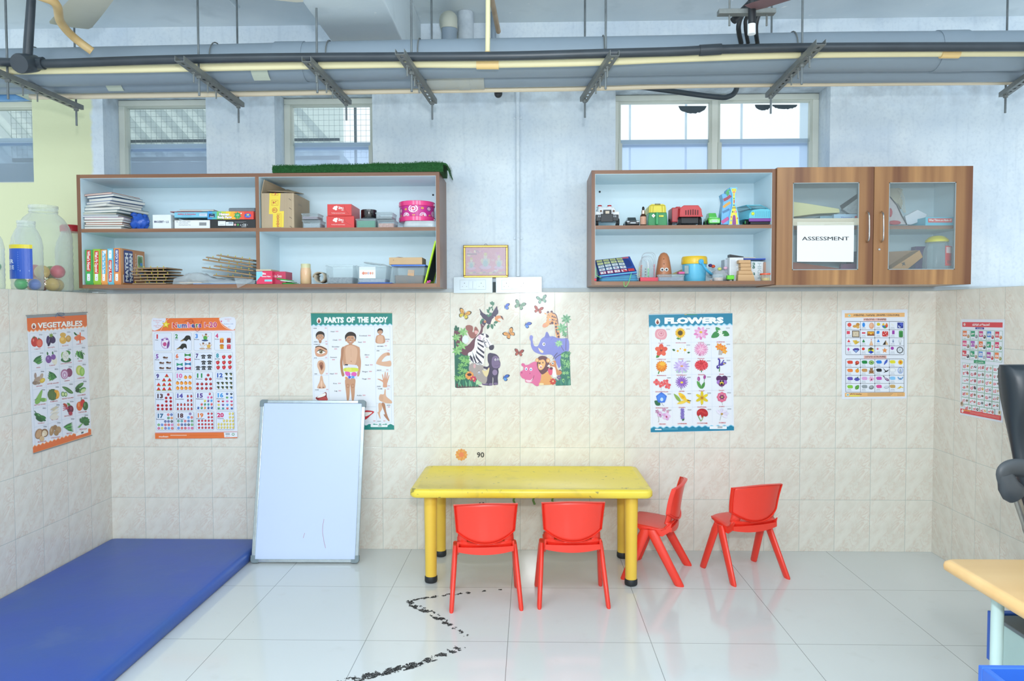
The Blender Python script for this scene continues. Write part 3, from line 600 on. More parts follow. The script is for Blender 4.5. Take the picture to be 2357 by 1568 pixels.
# --- vegetables, on the left wall
def veg():
    to = crop3(40,700,.22962,X=-2.409,nrm=(1,0,0)); o = poster('vegetables_poster', 'poster headed VEGETABLES with an orange border, on the left tiled wall', to, [(93,126),(693,93),(740,1312),(157,1500)])
    p = Paint(to); 
    def Q(s, t):   # poster fraction -> crop px (bilinear)
        a = [(93,126),(693,93),(740,1312),(157,1500)]
        x = (a[0][0]*(1-s)+a[1][0]*s)*(1-t)+(a[3][0]*(1-s)+a[2][0]*s)*t; y = (a[0][1]*(1-s)+a[1][1]*s)*(1-t)+(a[3][1]*(1-s)+a[2][1]*s)*t; return (x,y)
    def band(t0, t1, c, zig, amp, dn=1):
        pts = [Q(0,t0), Q(1,t0)]+[Q(1-i/zig, t1+(amp if i%2 else 0)) for i in range(zig+1)]; p.poly(pts, c)
    band(.0,.105,'f6b98a',30,.012); band(.0,.098,'e8743c',30,.012); p.poly([Q(0,0),Q(1,0),Q(1,.012),Q(0,.012)],'8f9aa0')
    pts = [Q(0,1),Q(1,1)]+[Q(1-i/30,.952-(.012 if i%2 else 0)) for i in range(31)]; p.poly(pts,'f6b98a')
    pts = [Q(0,.995),Q(1,.995)]+[Q(1-i/30,.958-(.012 if i%2 else 0)) for i in range(31)]; p.poly(pts,'e8743c')
    a = Q(.11,.073); logo(p, *a, 26)
    a = Q(.55,.094); p.text(a[0], a[1], 52, 'VEGETABLES', 'fbfbf5', 445, .035, slope=-.055, outline=('9a4630',.055))
    b = Q(.74,.955); d = Q(.99,.975); p.poly([Q(.74,.945),Q(.95,.945),Q(.95,.972),Q(.74,.972)],'f2f4f4'); p.poly([Q(.83,.952),Q(.87,.952),Q(.87,.966),Q(.83,.966)],'555a5c')
    NM = ['TOMATO','BRINJAL','POTATO','CARROT','OKRA','TURNIP','CAULIFLOWER','PEAS','GINGER','BITTER GOURD','ONION','CABBAGE','BOTTLE GOURD','PUMPKIN','RIDGE GOURD','CUCUMBER','CHILLI','RADISH','BEETROOT','CAPSICUM','MUSHROOM','COLOCASIA','BEANS','SPINACH']
    cx0, dx, cy0, dy = .035, .235, .125, .1375
    for i, nm in enumerate(NM):
        r, c = divmod(i, 4); s0, t0 = cx0+c*dx, cy0+r*dy
        for k in (0,):
            p.poly([Q(s0,t0),Q(s0+dx-.008,t0),Q(s0+dx-.008,t0+.0015),Q(s0,t0+.0015)],'c5d3e0'); p.poly([Q(s0,t0),Q(s0+.004,t0),Q(s0+.004,t0+dy),Q(s0,t0+dy)],'c5d3e0')
        u, v = Q(s0+dx*.5, t0+dy*.90); p.text(u, v, 12, nm, 'c0504c', min(115,10.5*len(nm)), .01, slope=-.13)
        a = Q(s0+dx*.78, t0+dy*.16); squig(p, a[0]-18, a[1], 34, 13, '4a5560', 3)
        x, y = Q(s0+dx*.48, t0+dy*.47); e = p.ell
        if nm == 'TOMATO': e(x-22,y,36,52,'c93f35'); e(x+26,y+14,34,46,'d8503f'); e(x+26,y+16,24,34,'e8735a'); p.star(x-28,y-44,18,6,5,G1); p.star(x+20,y-30,16,5,5,G1); e(x-34,y-14,8,14,'e8857a')
        elif nm == 'BRINJAL': e(x+16,y-6,32,40,'3d2a52',-20); e(x-14,y+12,17,52,'2d1f42',12); e(x-30,y-4,15,42,'45305e',5); p.star(x+4,y-48,30,12,7,'7d9a3c'); e(x-16,y+4,3,26,'8b7da0',12)
        elif nm == 'POTATO': e(x-18,y-38,30,24,'dcae52'); e(x-18,y+14,36,38,'e2b04c'); e(x+36,y,27,34,'c79a4c'); e(x-26,y+2,18,18,'efc970'); e(x+34,y-6,16,18,'d9b066')
        elif nm == 'CARROT':
            for k in range(5): p.leaf(x+8+k*7-10,y-30+k*6,x-20+k*22,y+42-k*6,.22,'e8703f' if k%2 else 'ee8658')
            p.rect(x+8,y-48,x+20,y+60,'e66a3c'); e(x-20,y+8,26,20,'ec7a50'); e(x+36,y+14,20,16,'f0916c')
            for k in range(5): p.leaf(x-22,y-18,x-50+k*10,y-52+k*6,.2,G1)
        elif nm in ('OKRA','BITTER GOURD'):
            d = 1 if nm == 'OKRA' else -1
            for k in range(4): p.leaf(x-d*44+d*k*12,y+30+k*8-14,x+d*38+d*k*4,y-48+k*20,.16,(G1,G2,'3c7c40','5c9c50')[k])
            if d < 0:
                for k in range(3): p.leaf(x-30,y+50,x+10-k*12,y-36+k*16,.12,(G2,G1,'6aa857')[k])
        elif nm == 'TURNIP': e(x-30,y+10,30,40,'7d4f96'); e(x+28,y+18,26,50,'e6e2cd',-12); e(x+18,y-12,24,28,'8456a0'); p.leaf(x+14,y-34,x+8,y-70,.2,G1); p.leaf(x-38,y-28,x-44,y-66,.2,G1); e(x-36,y,8,14,'a883bd')
        elif nm == 'CAULIFLOWER': e(x+4,y+36,52,26,G1); e(x+20,y-34,30,24,G2); e(x-24,y-10,20,34,G3); e(x,y-2,34,50,'e4e6dc'); [e(x+RND.uniform(-24,24),y+RND.uniform(-36,32),8,8,'cfd4c6') for k in range(9)]
        elif nm == 'PEAS':
            for k in range(34): q = RND.uniform(0,6.3); z = RND.uniform(.3,1); e(x+48*z*cos(q),y+52*z*sin(q),5.5,5.5,G2 if k%3 else G3,0,7)
            for k in range(4): p.leaf(x-30+k*14,y-34+k*2,x-6+k*14,y+34+k*6,.16,G1 if k%2 else '62a84e')
        elif nm == 'GINGER': e(x-32,y-30,12,30,'a79182'); e(x-6,y+6,44,24,'b09a86',-25); e(x+28,y-22,16,34,'bba693',20); e(x-34,y+42,28,20,'8f7a68'); e(x+38,y+18,30,22,'d8b53c',-40); e(x+40,y+14,18,12,'e6cb60',-40); e(x-4,y+44,22,14,'a08a76')
        elif nm == 'ONION': e(x+28,y-12,32,44,'8a4468'); e(x-18,y+4,38,50,'a8668c'); e(x-18,y+8,30,40,'d9bfd6'); e(x-18,y+12,18,28,'b88db0'); e(x-18,y+14,8,16,'e8dbe8'); p.line([(x+30,y-54),(x+26,y-30)],3,'8a5a5a')
        elif nm == 'CABBAGE': e(x-8,y-10,34,50,'bcc95c'); e(x-8,y-10,20,34,'d5d884'); e(x+18,y+4,26,46,'8fbf58'); e(x+20,y,14,30,'a9cf74')
        elif nm == 'BOTTLE GOURD': p.sm([(x+20,y-72),(x+30,y-62),(x+20,y-10),(x+10,y+44),(x-26,y+70),(x-46,y+54),(x-34,y+14),(x-4,y-36)],'88b85c'); e(x+36,y+26,34,20,'76aa50'); e(x+62,y+26,9,18,'a9cf78'); p.line([(x-50,y+30),(x-20,y+10)],5,G2)
        elif nm == 'PUMPKIN': e(x-6,y+4,52,58,'4f6b3c'); [e(x-6+k*17,y+4,5,52,'66803f') for k in (-2,-1,0,1)]; p.sm([(x+8,y-36),(x+44,y-40),(x+62,y),(x+50,y+38),(x+24,y+46),(x+30,y)],'e6a02c'); e(x+46,y,10,28,'f0bb4a')
        elif nm == 'RIDGE GOURD': p.sm([(x-50,y-46),(x,y-40),(x+52,y),(x+56,y+22),(x+20,y+18),(x-20,y-14)],'4c7d3e'); p.line([(x-44,y-42),(x+48,y+10)],4,'7aa55c'); e(x-42,y+28,18,26,'5f9448'); e(x-42,y+28,12,18,'cfdc9c'); e(x-14,y+30,16,24,'5f9448'); e(x-14,y+30,10,16,'d8e2a8')
        elif nm == 'CUCUMBER': e(x-16,y-22,20,50,'3c6f3c',52); e(x-30,y+22,26,20,'264d2c'); e(x+14,y+18,40,24,'4f8f45',-35); e(x+22,y+24,30,17,'c6dba0',-35); e(x+2,y-40,28,12,'58914a',-30)
        elif nm == 'CHILLI': p.line([(x-60,y-50),(x-44,y-30),(x-40,y-8)],6,G1,3); e(x-24,y-4,40,20,'2f6e34',24); e(x+14,y+14,44,19,'3a7a3a',14); e(x-10,y+34,40,20,'2a5f30',30); e(x+30,y+40,26,12,G1,20); e(x-18,y-8,14,4,'8fc08a',24)
        elif nm == 'RADISH':
            for k in range(3): p.leaf(x-40,y+46-k*34,x+50,y-4-k*26,.13,('ddd6c4','e8e2d2','cfc6b2')[k])
            p.leaf(x-46,y+52,x+50,y+44,.3,'e4dece'); p.leaf(x-10,y-10,x+26,y-66,.14,'d0c9a8')
        elif nm == 'BEETROOT': e(x+24,y+4,32,40,'6e1f38'); e(x+26,y+46,20,18,'b03348'); [p.line([(x+6,y-4),(x-50,y-44+k*20)],6,'c2405a') for k in range(4)]; p.leaf(x-6,y-20,x-46,y-56,.25,'b5472f'); p.leaf(x+24,y-30,x-8,y-60,.25,G2); e(x+30,y-4,10,16,'8f3a55')
        elif nm == 'CAPSICUM': e(x-22,y+8,30,46,'e26a2c'); e(x+10,y-22,24,40,'cf2f2b'); e(x+38,y+6,26,44,'33682f'); e(x-30,y-6,8,22,'f29a60'); p.line([(x-4,y-80),(x,y-50)],5,G1); e(x+30,y-6,6,20,'6a9a58')
        elif nm == 'MUSHROOM': e(x-24,y-4,38,54,'a9805a',20); e(x-26,y-4,26,44,'c9a27a',20); e(x+34,y-14,36,42,'8f6c4c'); e(x+32,y-10,26,30,'e2cfae'); e(x+6,y+44,24,28,'d8b98c'); e(x+20,y+4,14,20,'efe2c8')
        elif nm == 'COLOCASIA': e(x-32,y+6,22,50,'b08d62',12); e(x+2,y-28,22,26,'9c7a54'); e(x+36,y-6,26,34,'b5946a'); e(x+14,y+26,24,28,'a8865c'); e(x-36,y-4,8,20,'ccb08a'); [p.line([(x-44+k*5,y-20+k*12),(x-24+k*4,y-22+k*12)],2,'7a5c3c') for k in range(4)]
        elif nm == 'BEANS':
            for k in range(8): p.leaf(x-54+k*6,y+20+k*4-10,x+44+k*2-6,y-40+k*13,.07,(G1,'4a9a48','6ab55a')[k%3])
        elif nm == 'SPINACH':
            for k in range(4): p.line([(x-48+k*6,y+52),(x+10,y)],5,'76ad5c')
            for k in range(7): q = -2.6+k*.45; p.leaf(x+8,y+6,x+12+62*cos(q+.4),y+2+62*sin(q+.2),.32,(G1,'3a7f40','2f6b38')[k%3])
    p.build('printed_pictures', print_mat(), o)
    m = MB(); a, b = to(80,118,.004), to(695,84,.004); m.tube([a,b],.0025,6); m.build('hanging_strip', mat('8a9296',.4), o)
    m = MB(); a, b = to(155,1500,.004), to(742,1316,.004); m.tube([a,b],.0025,6); m.build('hanging_strip', mat('8a9296',.4), o)
    m = MB(); m.tube(spl([to(375,136,.005),to(385,95,.006),to(430,88,.006),to(460,96,.006),to(440,112,.008),to(395,108,.006),to(462,138,.006)],5),.0011,6); m.build('hanging_cord', mat('4a6390',.6), o)
veg()
# --- numbers 1-20
def numbers():
    to = crop3(330,715,.19769,Y=-.0015); o = poster('numbers_poster', 'poster headed Numbers 1-20 with an orange header, on the tiled back wall', to, [(100,92),(1062,82),(1098,1483),(143,1492)])
    p = Paint(to)
    def K(x, y): return (x+(y-90)*.031-(x-100)*.0, y+(600-x)*.008)      # slight turn of the sheet
    p.poly([(100,92),(1062,82),(1066,228),(104,238)],'ee7a3c'); p.sm([(100,94),(180,92),(262,92),(240,150),(190,210),(106,228)],'e7ecf8',3); p.sm([(892,86),(1062,82),(1064,215),(980,200),(905,140)],'e7ecf8',3)
    p.line([(200,236),(262,120),(300,92)],4,'fbd7bd'); p.line([(885,84),(905,150),(965,205),(1064,228)],5,'fbe3d0',3); p.poly([(104,240),(1066,232),(1066,236),(104,244)],'e88a90')
    for i, t in enumerate(('Double Sided','Chart','of','Single Sided','Price')): p.text(165,122+i*20,12,t,'d8404a',(100,44,16,88,40)[i])
    p.text(985,106,11,'TAKE BEAUTY','d8606a',80); p.text(990,126,10,'KIDS','d8606a',30); p.text(990,162,12,'Numbers 1-100','3f6fb5',110); p.text(1000,195,14,'xo','3f8fd0',26)
    p.star(266,165,52,22,5,'c8a018',-84); p.star(264,160,46,18,5,'f2d83a',-84); p.ell(264,165,14,16,'f8e878')
    for i, (ch_, c, x, w) in enumerate([('N','d8403a',366,58),('u','3a8fd0',418,44),('m','4448a0',474,62),('b','e070a0',534,40),('e','3a4a98',580,42),('r','3f8f50',624,32),('s','8a4aa8',658,38),('1','d83a4a',712,26),('-','d83a4a',748,28),('2','c83a78',790,42),('0','c83a78',836,42)]):
        p.text(x, 200-i*.8, 58 if ch_ in 'Nb120' else 58, ch_, 'f6efe8', w*1.12, .075); p.text(x, 200-i*.8, 58, ch_, c, w, .035)
    p.star(908,126,14,6,5,'d84a8a'); p.star(232,130,8,3,5,'4a5ab8')
    xs = (125,357,590,828); ys = (260,490,720,952,1182); WD = ['One','Two','Three','Four','Five','Six','Seven','Eight','Nine','Ten','Eleven','Twelve','Thirteen','Fourteen','Fifteen','Sixteen','Seventeen','Eighteen','Nineteen','Twenty']
    NC = ['d8404a','3f8f4a','4a8fe0','d8407a','8a50a8','e8703a','4a3078','2a98a8','4a3a88','e070b0','2f9050','2a58b0','4a2a30','5048a8','5a3a90','3a9ae0','2a6890','5a3a40','e8803a','d82a6a']
    pos = {5:[(258,550),(215,612),(295,608),(215,672),(295,672)],6:[(517,518),(518,570),(424,628),(520,622),(428,676),(520,672)],7:[(700,538),(770,536),(703,607),(772,605),(638,670),(704,668),(772,668)],
     8:[(938,542),(1008,540),(868,606),(940,606),(1008,604),(872,664),(940,662),(1010,660)]}
    for i in range(20):
        r, c = divmod(i,4); u0 = xs[c]+r*7; v0 = ys[r]; w, h = 205, 212
        p.frame(u0,v0-c*3,u0+w,v0+h-c*3,14,2.2,'8fa0b0','e4ebf8')
        nn = str(i+1); p.text(u0+(30 if i < 9 else 46), v0+66-c*3, 48, nn, NC[i], 32 if i < 9 else 78, .045); p.text(u0+(30 if i < 9 else 48), v0+88-c*3, 11, WD[i], '3a3f4a', min(12.5*len(WD[i]),98), .03)
        x0, y0 = u0, v0-c*3; N_ = i+1
        if N_ == 1:
            p.ell(258,382,52,66,'b890c8'); p.ell(258,384,44,56,'e9e4f2'); p.ell(250,392,22,24,'c8508a'); p.ell(288,400,12,44,'7a4a90',10); p.ell(222,340,14,12,'8a5aa8'); p.ell(276,332,16,12,'8a5aa8'); p.ell(264,316,20,8,'d8c8e0'); [p.ell(258+34*cos(q),384+46*sin(q),3,3,'4a3a58') for q in range(7)]
        elif N_ == 2:
            for (cx, cy, k) in ((495,330,1),(448,424,1)): p.sm([(cx-60,cy+22),(cx-20,cy-8),(cx+6,cy-38),(cx+50,cy-32),(cx+58,cy+20),(cx+38,cy+6),(cx+20,cy+16),(cx+6,cy+30),(cx-12,cy+20),(cx-58,cy+28)],'2a2c2a'); p.leaf(cx-62,cy+26,cx-16,cy+12,.16,'a98858')
        elif N_ == 3:
            for (cx, cy, c1, s_) in ((722,308,'5aa84a',1),(690,408,'dfe0e4',.9),(762,408,'e0b050',.9)):
                p.ell(cx,cy+10*s_,24*s_,26*s_,c1); p.ell(cx+8,cy-24*s_,14*s_,15*s_,'d8b090'); p.ell(cx+8,cy-32*s_,14*s_,8*s_,'6a4a38'); p.line([(cx-20,cy),(cx-36*s_,cy-28*s_)],9*s_,'d8b090'); p.line([(cx+20,cy),(cx+40*s_,cy-12*s_)],9*s_,'d8b090'); p.ell(cx-4,cy+40*s_,38*s_,11*s_,('34507a','c8a890','c8a890')[int(s_<1)])
        elif N_ == 4:
            for (cx, cy, c1, c2) in ((914,350,'d85a28','f0b040'),(996,350,'7a2f28','c04838'),(914,422,'e0a030','c87820'),(996,422,'c83850','e87080')): p.rect(cx-22,cy-16,cx+22,cy+26,c1); p.rect(cx-25,cy-24,cx+25,cy-12,c2); p.rect(cx-4,cy-24,cx+4,cy+26,c2); p.ell(cx-8,cy-27,9,5,c2,30); p.ell(cx+8,cy-27,9,5,c2,-30)
        elif N_ == 5:
            for (cx, cy) in pos[5]: p.ell(cx-14,cy-4,16,11,'5a3a28'); p.ell(cx+4,cy,10,8,'6b4028'); p.ell(cx+20,cy-2,9,9,'7a4a30'); [p.line([(cx+k*6,cy+2),(cx+k*13,cy+22)],2.4,'4a3428') for k in (-2,-1,0,1,2)]
        elif N_ == 6:
            for (cx, cy), c1 in zip(pos[6],('3a8a3f','d03040','2f9a78','2a78a8','3a3f98','b83868')): p.poly([(cx-36,cy-20),(cx,cy-4),(cx+36,cy-20),(cx+36,cy+20),(cx,cy+4),(cx-36,cy+20)],c1); p.ell(cx,cy,7,9,c1)
        elif N_ == 7:
            for (cx, cy) in pos[7]: p.sm([(cx-28,cy-14),(cx,cy-24),(cx+28,cy-14),(cx+24,cy-4),(cx,cy-12),(cx-24,cy-4)],'26282c',3); p.poly([(cx-12,cy-10),(cx+12,cy-10),(cx+22,cy+22),(cx-22,cy+22)],'2f3236'); p.ell(cx,cy+6,8,8,'85898f')
        elif N_ == 8:
            for (cx, cy) in pos[8]: p.sm([(cx-20,cy-14),(cx,cy-20),(cx+20,cy-14),(cx+18,cy+8),(cx,cy+24),(cx-18,cy+10)],'cf2f3a'); p.star(cx+6,cy-20,12,4,5,G2); p.ell(cx-6,cy-2,5,7,'e86a70')
        elif N_ == 9:
            for (cx, cy) in ((274,756),(242,806),(307,806),(180,860),(243,860),(307,858),(180,912),(243,912),(308,910)): p.poly([(cx-24,cy+16),(cx,cy-22),(cx+24,cy+16)],'d8302f'); p.poly([(cx-25,cy+14),(cx+25,cy+14),(cx+21,cy+21),(cx-21,cy+21)],'8fb04a')
        else:
            grids = {10:([(494,778),(545,776)]+[(400+48*k,845) for k in range(4)]+[(402+48*k,904) for k in range(4)],'o'),
             11:([(756,752),(733,800),(782,798)]+[(633+51*k,856) for k in range(4)]+[(634+51*k,906) for k in range(4)],'a'),
             12:([(968,740),(1020,740),(968,792),(1020,792)]+[(872+50*k,846) for k in range(4)]+[(874+50*k,896) for k in range(4)],'f'),
             13:([(293,978),(268,1018),(320,1018),(270,1058),(322,1058)]+[(174+49*k,1105) for k in range(4)]+[(176+49*k,1146) for k in range(4)],'r'),
             14:([(522,996),(562,996),(524,1046),(563,1046)]+[(405+40*k,1095) for k in range(5)]+[(406+40*k,1143) for k in range(5)],'s'),
             15:([(776,971),(757,1011),(795,1011),(719,1052),(758,1052),(795,1050),(682,1093),(720,1093),(760,1093),(797,1092),(642,1134),(682,1134),(720,1134),(760,1134),(799,1133)],'b'),
             16:([(978,968),(1027,968),(978,1010),(1028,1010)]+[(879+50.5*k,1054) for k in range(4)]+[(880+50.5*k,1095) for k in range(4)]+[(881+50.5*k,1136) for k in range(4)],'c'),
             17:([(294,1212),(332,1212),(296,1251),(334,1251),(260,1290),(297,1290),(335,1290)]+[(183+39*k,1330) for k in range(5)]+[(184+39*k,1370) for k in range(5)],'g'),
             18:([(549,1203),(529,1244),(568,1244)]+[(412+39.5*k,1286) for k in range(5)]+[(413+39.5*k,1328) for k in range(5)]+[(414+39.5*k,1368) for k in range(5)],'g'),
             19:([(761,1200),(800,1200),(764,1242),(802,1242)]+[(650+38.5*k,1282) for k in range(5)]+[(651+38.5*k,1324) for k in range(5)]+[(653+38.5*k,1364) for k in range(5)],'r2'),
             20:([(1010,1200),(1045,1200),(1012,1242),(1046,1242)]+[(942+35*k,1282) for k in range(4)]+[(880+34*k,1322) for k in range(6)]+[(880+34*k,1360) for k in range(6)],'e')}
            L_, kd = grids[N_]; PAL = ['d8403a','2a58a8','d8407a','2a3f88','3a9ae0','5aa84a','2a98a0','cf3040','3a8a4a','e0d040','2a4a98','d84a3a','3a7ad0','e04a4a','e070b0','e89038','7a4a98','2a2c30','3a9058']
            for k, (cx, cy) in enumerate(L_):
                c1 = PAL[(k*7+N_*3)%19]
                if kd == 'o': p.ell(cx,cy,20,20,'ef8f2a'); p.ell(cx-5,cy+4,11,10,'f7b455'); p.ell(cx-4,cy-20,7,3.5,'2a3a2a')
                elif kd == 'a': p.ell(cx,cy,17,16,'a82a34'); p.ell(cx-5,cy-2,5,6,'d86a6a'); p.line([(cx,cy-12),(cx+4,cy-22)],2.5,'4a3a2a')
                elif kd == 'f': p.ell(cx,cy-7,18,9,'33402c'); p.ell(cx+4,cy+6,10,9,'2c3430'); p.ell(cx+10,cy+13,6,5,'d8b84a'); p.ell(cx-8,cy-2,7,4,'6d8a50')
                elif kd == 'r': p.star(cx,cy,17,14.5,12,'c02c34'); p.ell(cx,cy,7,7,'9c1f28')
                elif kd == 's': p.ell(cx-2,cy+3,11,14,'b8383c'); p.ell(cx-2,cy-12,9,4,'5a3a30'); p.ell(cx+8,cy+2,4,10,'d87a70')
                elif kd == 'b': p.ell(cx,cy-1,13,15,c1); p.ell(cx-4,cy-6,3.5,4.5,'dfe8f4'); p.line([(cx,cy+13),(cx,cy+19)],1.6,'8a8f98')
                elif kd == 'c': p.poly([(cx-14,cy-8),(cx,cy-15),(cx+14,cy-8),(cx+13,cy+9),(cx,cy+16),(cx-13,cy+9)],c1); p.poly([(cx-14,cy-8),(cx,cy-15),(cx+14,cy-8),(cx,cy-1)],'c3cad6'); p.ell(cx,cy-8,4,2.5,c1)
                elif kd == 'g': p.ell(cx,cy,15,15,c1); p.ell(cx,cy,6.5,6.5,'e0e4ec'); p.ell(cx,cy,4,4,c1)
                elif kd == 'r2': p.ell(cx,cy,13.5,13,'c4303c'); p.ell(cx-4,cy-3,4,4,'e88088'); p.ell(cx+2,cy-12,5,2.5,G1)
                else: p.ell(cx,cy,12.5,16,'d8c050'); p.ell(cx-3,cy-4,7,9,'f0e490')
    p.poly([(141,1420),(1096,1408),(1098,1412),(141,1425)],'e88a90'); p.poly([(141,1428),(1096,1416),(1098,1483),(143,1492)],'ee7a3c')
    p.text(240,1475,22,'muskaan','fbe9dc',110,.02); p.rect(320,1446,510,1456,'f6c3a4'); p.rect(540,1450,870,1454,'d96a34'); p.poly([(942,1418),(1096,1415),(1098,1472),(948,1476)],'eef1f6')
    for k in range(14): p.rect(962+k*3.6,1424,963.8+k*3.6,1450,'5a6068')
    p.text(986,1470,8,'MRP 60','5a6068',48); p.ell(1050,1440,16,16,'5a9a60'); p.ell(1050,1440,10,10,'eef1f6')
    p.build('printed_pictures', print_mat(), o)
    m = MB(); m.tube(spl([to(x,y,.004) for x,y in ((478,128),(520,112),(560,102),(582,118),(560,150),(530,128),(585,128),(600,200),(625,243),(655,225),(668,170),(680,120))],4),.0009,5); m.build('hanging_cord', mat('b8443c',.6), o)
numbers()
def wave_band(p, a, b, c, d, col, n, amp, flip=0):    # header band a-b above a wavy edge d-c (points a,b,c,d clockwise)
    m = n*8; pts = [a, b]
    for i in range(m+1):
        t = i/m; pts.append((c[0]+(d[0]-c[0])*t, c[1]+(d[1]-c[1])*t+amp*cos(2*pi*n*t)))
    p.poly(pts, col)
SK, SK2, SK3 = 'c99878', 'b37f60', 'dcb092'; LIP = 'c8313a'
def body():
    to = crop3(690,700,.19139,Y=-.0015); o = poster('body_parts_poster', 'poster headed PARTS OF THE BODY with a teal border, half hidden behind the whiteboard', to, [(132,104),(1112,104),(1136,1512),(166,1512)])
    p = Paint(to); p.rect(133,104,1112,114,'b9b38f')
    wave_band(p,(133,112),(1112,112),(1112,250),(140,260),'8cc7dc',17,8); wave_band(p,(133,112),(1112,112),(1112,240),(138,250),'23897f',17,8); logo(p,231,200,32)
    for t, x, w in (('PARTS',412,238),('OF',612,100),('THE',762,132),('BODY',957,205)): p.text(x,222 if x < 500 else 219,62,t,'f2f7f4',w,.06)
    p.poly([(166,1512),(1136,1512),(1134,1450)]+[(1134-i*12.1,1452+9*cos(i*.9)) for i in range(80)],'23897f'); p.rr(852,1452,1056,1480,8,'eef2f4'); [p.rect(945+k*4,1456,947+k*4,1474,'5a6266') for k in range(10)]; p.rect(1022,1458,1042,1474,'e4e8ea')
    for k in (0,1,2): p.ell(896+k*70,1446,16,7,'2f9a8c')
    lc = 'b9c6d6'
    for a in ([(152,270),(1090,268)],[(335,275),(360,1450)],[(150,272),(182,1420)],[(900,268),(925,1430)],[(1085,268),(1108,1425)],[(158,466),(340,466)],[(163,660),(345,660)],[(168,855),(350,855)],[(172,1048),(355,1046)],[(905,545),(1093,545)],[(908,808),(1098,806)],[(912,1000),(1102,1000)],[(916,1196),(1105,1196)],[(780,1236),(918,1236)],[(780,1420),(1108,1424)]): p.line(a,2.4,lc)
    def boy(cx, cy, k):   # k: scale, cy: chin height
        E = lambda x,y,rx,ry,c,a=0: p.ell(cx+x*k,cy+y*k,rx*k,ry*k,c,a)
        E(0,14,22,32,SK2); E(0,-48,52,56,SK); E(-54,-38,9,15,SK2); E(54,-38,9,15,SK2)
        p.sm([(cx+x*k,cy+y*k) for x,y in ((-62,-44),(-66,-92),(-30,-134),(20,-138),(60,-112),(68,-70),(60,-40),(46,-84),(0,-92),(-42,-80))],'33261f')
        E(-20,-52,8,5,'f4efe8'); E(20,-52,8,5,'f4efe8'); E(-20,-52,4,5,'2a1f1a'); E(20,-52,4,5,'2a1f1a'); E(-20,-64,11,2.5,'3a2a20'); E(20,-64,11,2.5,'3a2a20'); E(0,-34,7,9,SK2); E(0,-16,20,7,'a2453f'); E(0,-18,16,4,'f7f3ee')
    boy(611,474,1.0)
    p.sm([(580,488),(640,488),(700,512),(722,540),(716,700),(700,760),(690,745),(545,745),(520,700),(512,540),(530,512)],SK); p.sm([(585,500),(640,500),(690,540),(688,640),(660,730),(570,730),(552,640),(550,540)],SK3); p.ell(618,690,5,8,SK2); p.line([(615,540),(618,640)],3,SK)
    for s_ in (-1,1):
        q = [(611+s_*x,y) for x,y in ((86,512),(112,540),(116,620),(126,700),(118,800),(104,862),(86,872),(74,850),(88,800),(96,700),(88,620),(82,560))]; p.sm(q,SK2 if s_ < 0 else SK)
    p.poly([(540,722),(690,735),(692,900),(615,908),(548,905)],'dfe0ee'); p.sm([(540,770),(690,770),(690,812),(545,812)],'d5df50'); p.ell(590,790,34,28,'e0e26a'); p.sm([(545,815),(600,820),(606,860),(560,860)],'e060b8'); p.ell(652,845,34,28,'e463b4'); p.star(600,880,34,12,6,'4a5ad8'); p.star(640,880,30,12,6,'4aa0e0'); p.ell(560,888,16,14,'e89858'); p.rect(542,724,580,738,'2a2a34')
    for x0, x1 in ((580,586),(640,640)): p.sm([(x0-32,905),(x0+28,905),(x0+24,1000),(x0+20,1090),(x0+8,1162),(x0-12,1162),(x0-20,1090),(x0-30,1000)],SK); p.ell(x0-2,985,20,26,SK2); p.ell(x0-2,985,14,18,SK)
    for t, u, v, t2 in (('Head',395,338,1),('Cheek',425,440,1),('Shoulder',432,520,0),('Stomach',406,648,0),('Nail',384,846,1),('Knee',425,963,1),('Leg',434,1052,1),('Forehead',762,388,1),('Neck',724,466,1),('Elbow',810,618,0),('Hand',808,740,1),('Finger',786,820,1),('Thigh',776,908,1),('Ankle',715,1106,1)):
        w = len(t)*11.5; p.text(u,v,15,t,'3f4650',w,.012)
        if t2: squig(p,u+w/2+12,v,34,14,'d04a60',3)
        else: squig(p,u-18,v+30,34,15,'d04a60',3)
    for t, u, v in (('HAIR',185,298),('HEAD',193,460),('EYEBROW',208,492),('EYE',190,654),('EAR',194,846),('NOSE',206,1038),('NAVEL',1056,430),('ABDOMEN',968,514),('ARM',940,568),('ELBOW',956,802),('HAND',952,996),('THUMB',966,1026),('LEGS',1068,1222),('FOOT',956,1416)): p.text(u,v,12,t,'3a4048',len(t)*11,.015)
    for u, v in ((300,298),(305,458),(308,490),(305,652),(312,846),(318,1036),(1042,456),(1022,510),(1055,568),(1040,800),(1060,992),(1050,1030),(1058,1246),(1004,1414),(884,1414)): squig(p,u,v,26,13,'d04a60',2)
    boy(246,436,.78)
    p.sm([(182,560),(200,510),(260,505),(325,540),(328,600),(270,632),(200,625)],'d8a284'); p.line([(188,520),(240,508),(326,548)],12,'4a3628',4); p.sm([(205,580),(250,548),(310,578),(255,602)],'f3efe9'); p.sm([(200,580),(250,542),(318,582),(250,556)],'2a211d'); p.ell(256,575,22,23,'8a7a50'); p.ell(256,575,10,11,'1c1814'); p.ell(250,568,4,4,'ffffff')
    p.sm([(212,720),(228,685),(270,678),(300,710),(306,770),(290,820),(265,848),(242,835),(228,790),(215,760)],SK3); p.sm([(232,730),(246,700),(280,706),(286,760),(262,800),(248,770)],'a86f55'); p.sm([(248,745),(262,728),(272,760),(258,785)],'7a4a38')
    p.sm([(250,868),(272,868),(288,940),(314,990),(300,1014),(216,1014),(218,980),(240,930)],SK3); p.ell(242,1004,12,8,'a06a55'); p.ell(286,1004,12,8,'a06a55'); p.ell(262,960,10,40,'ecc6ac')
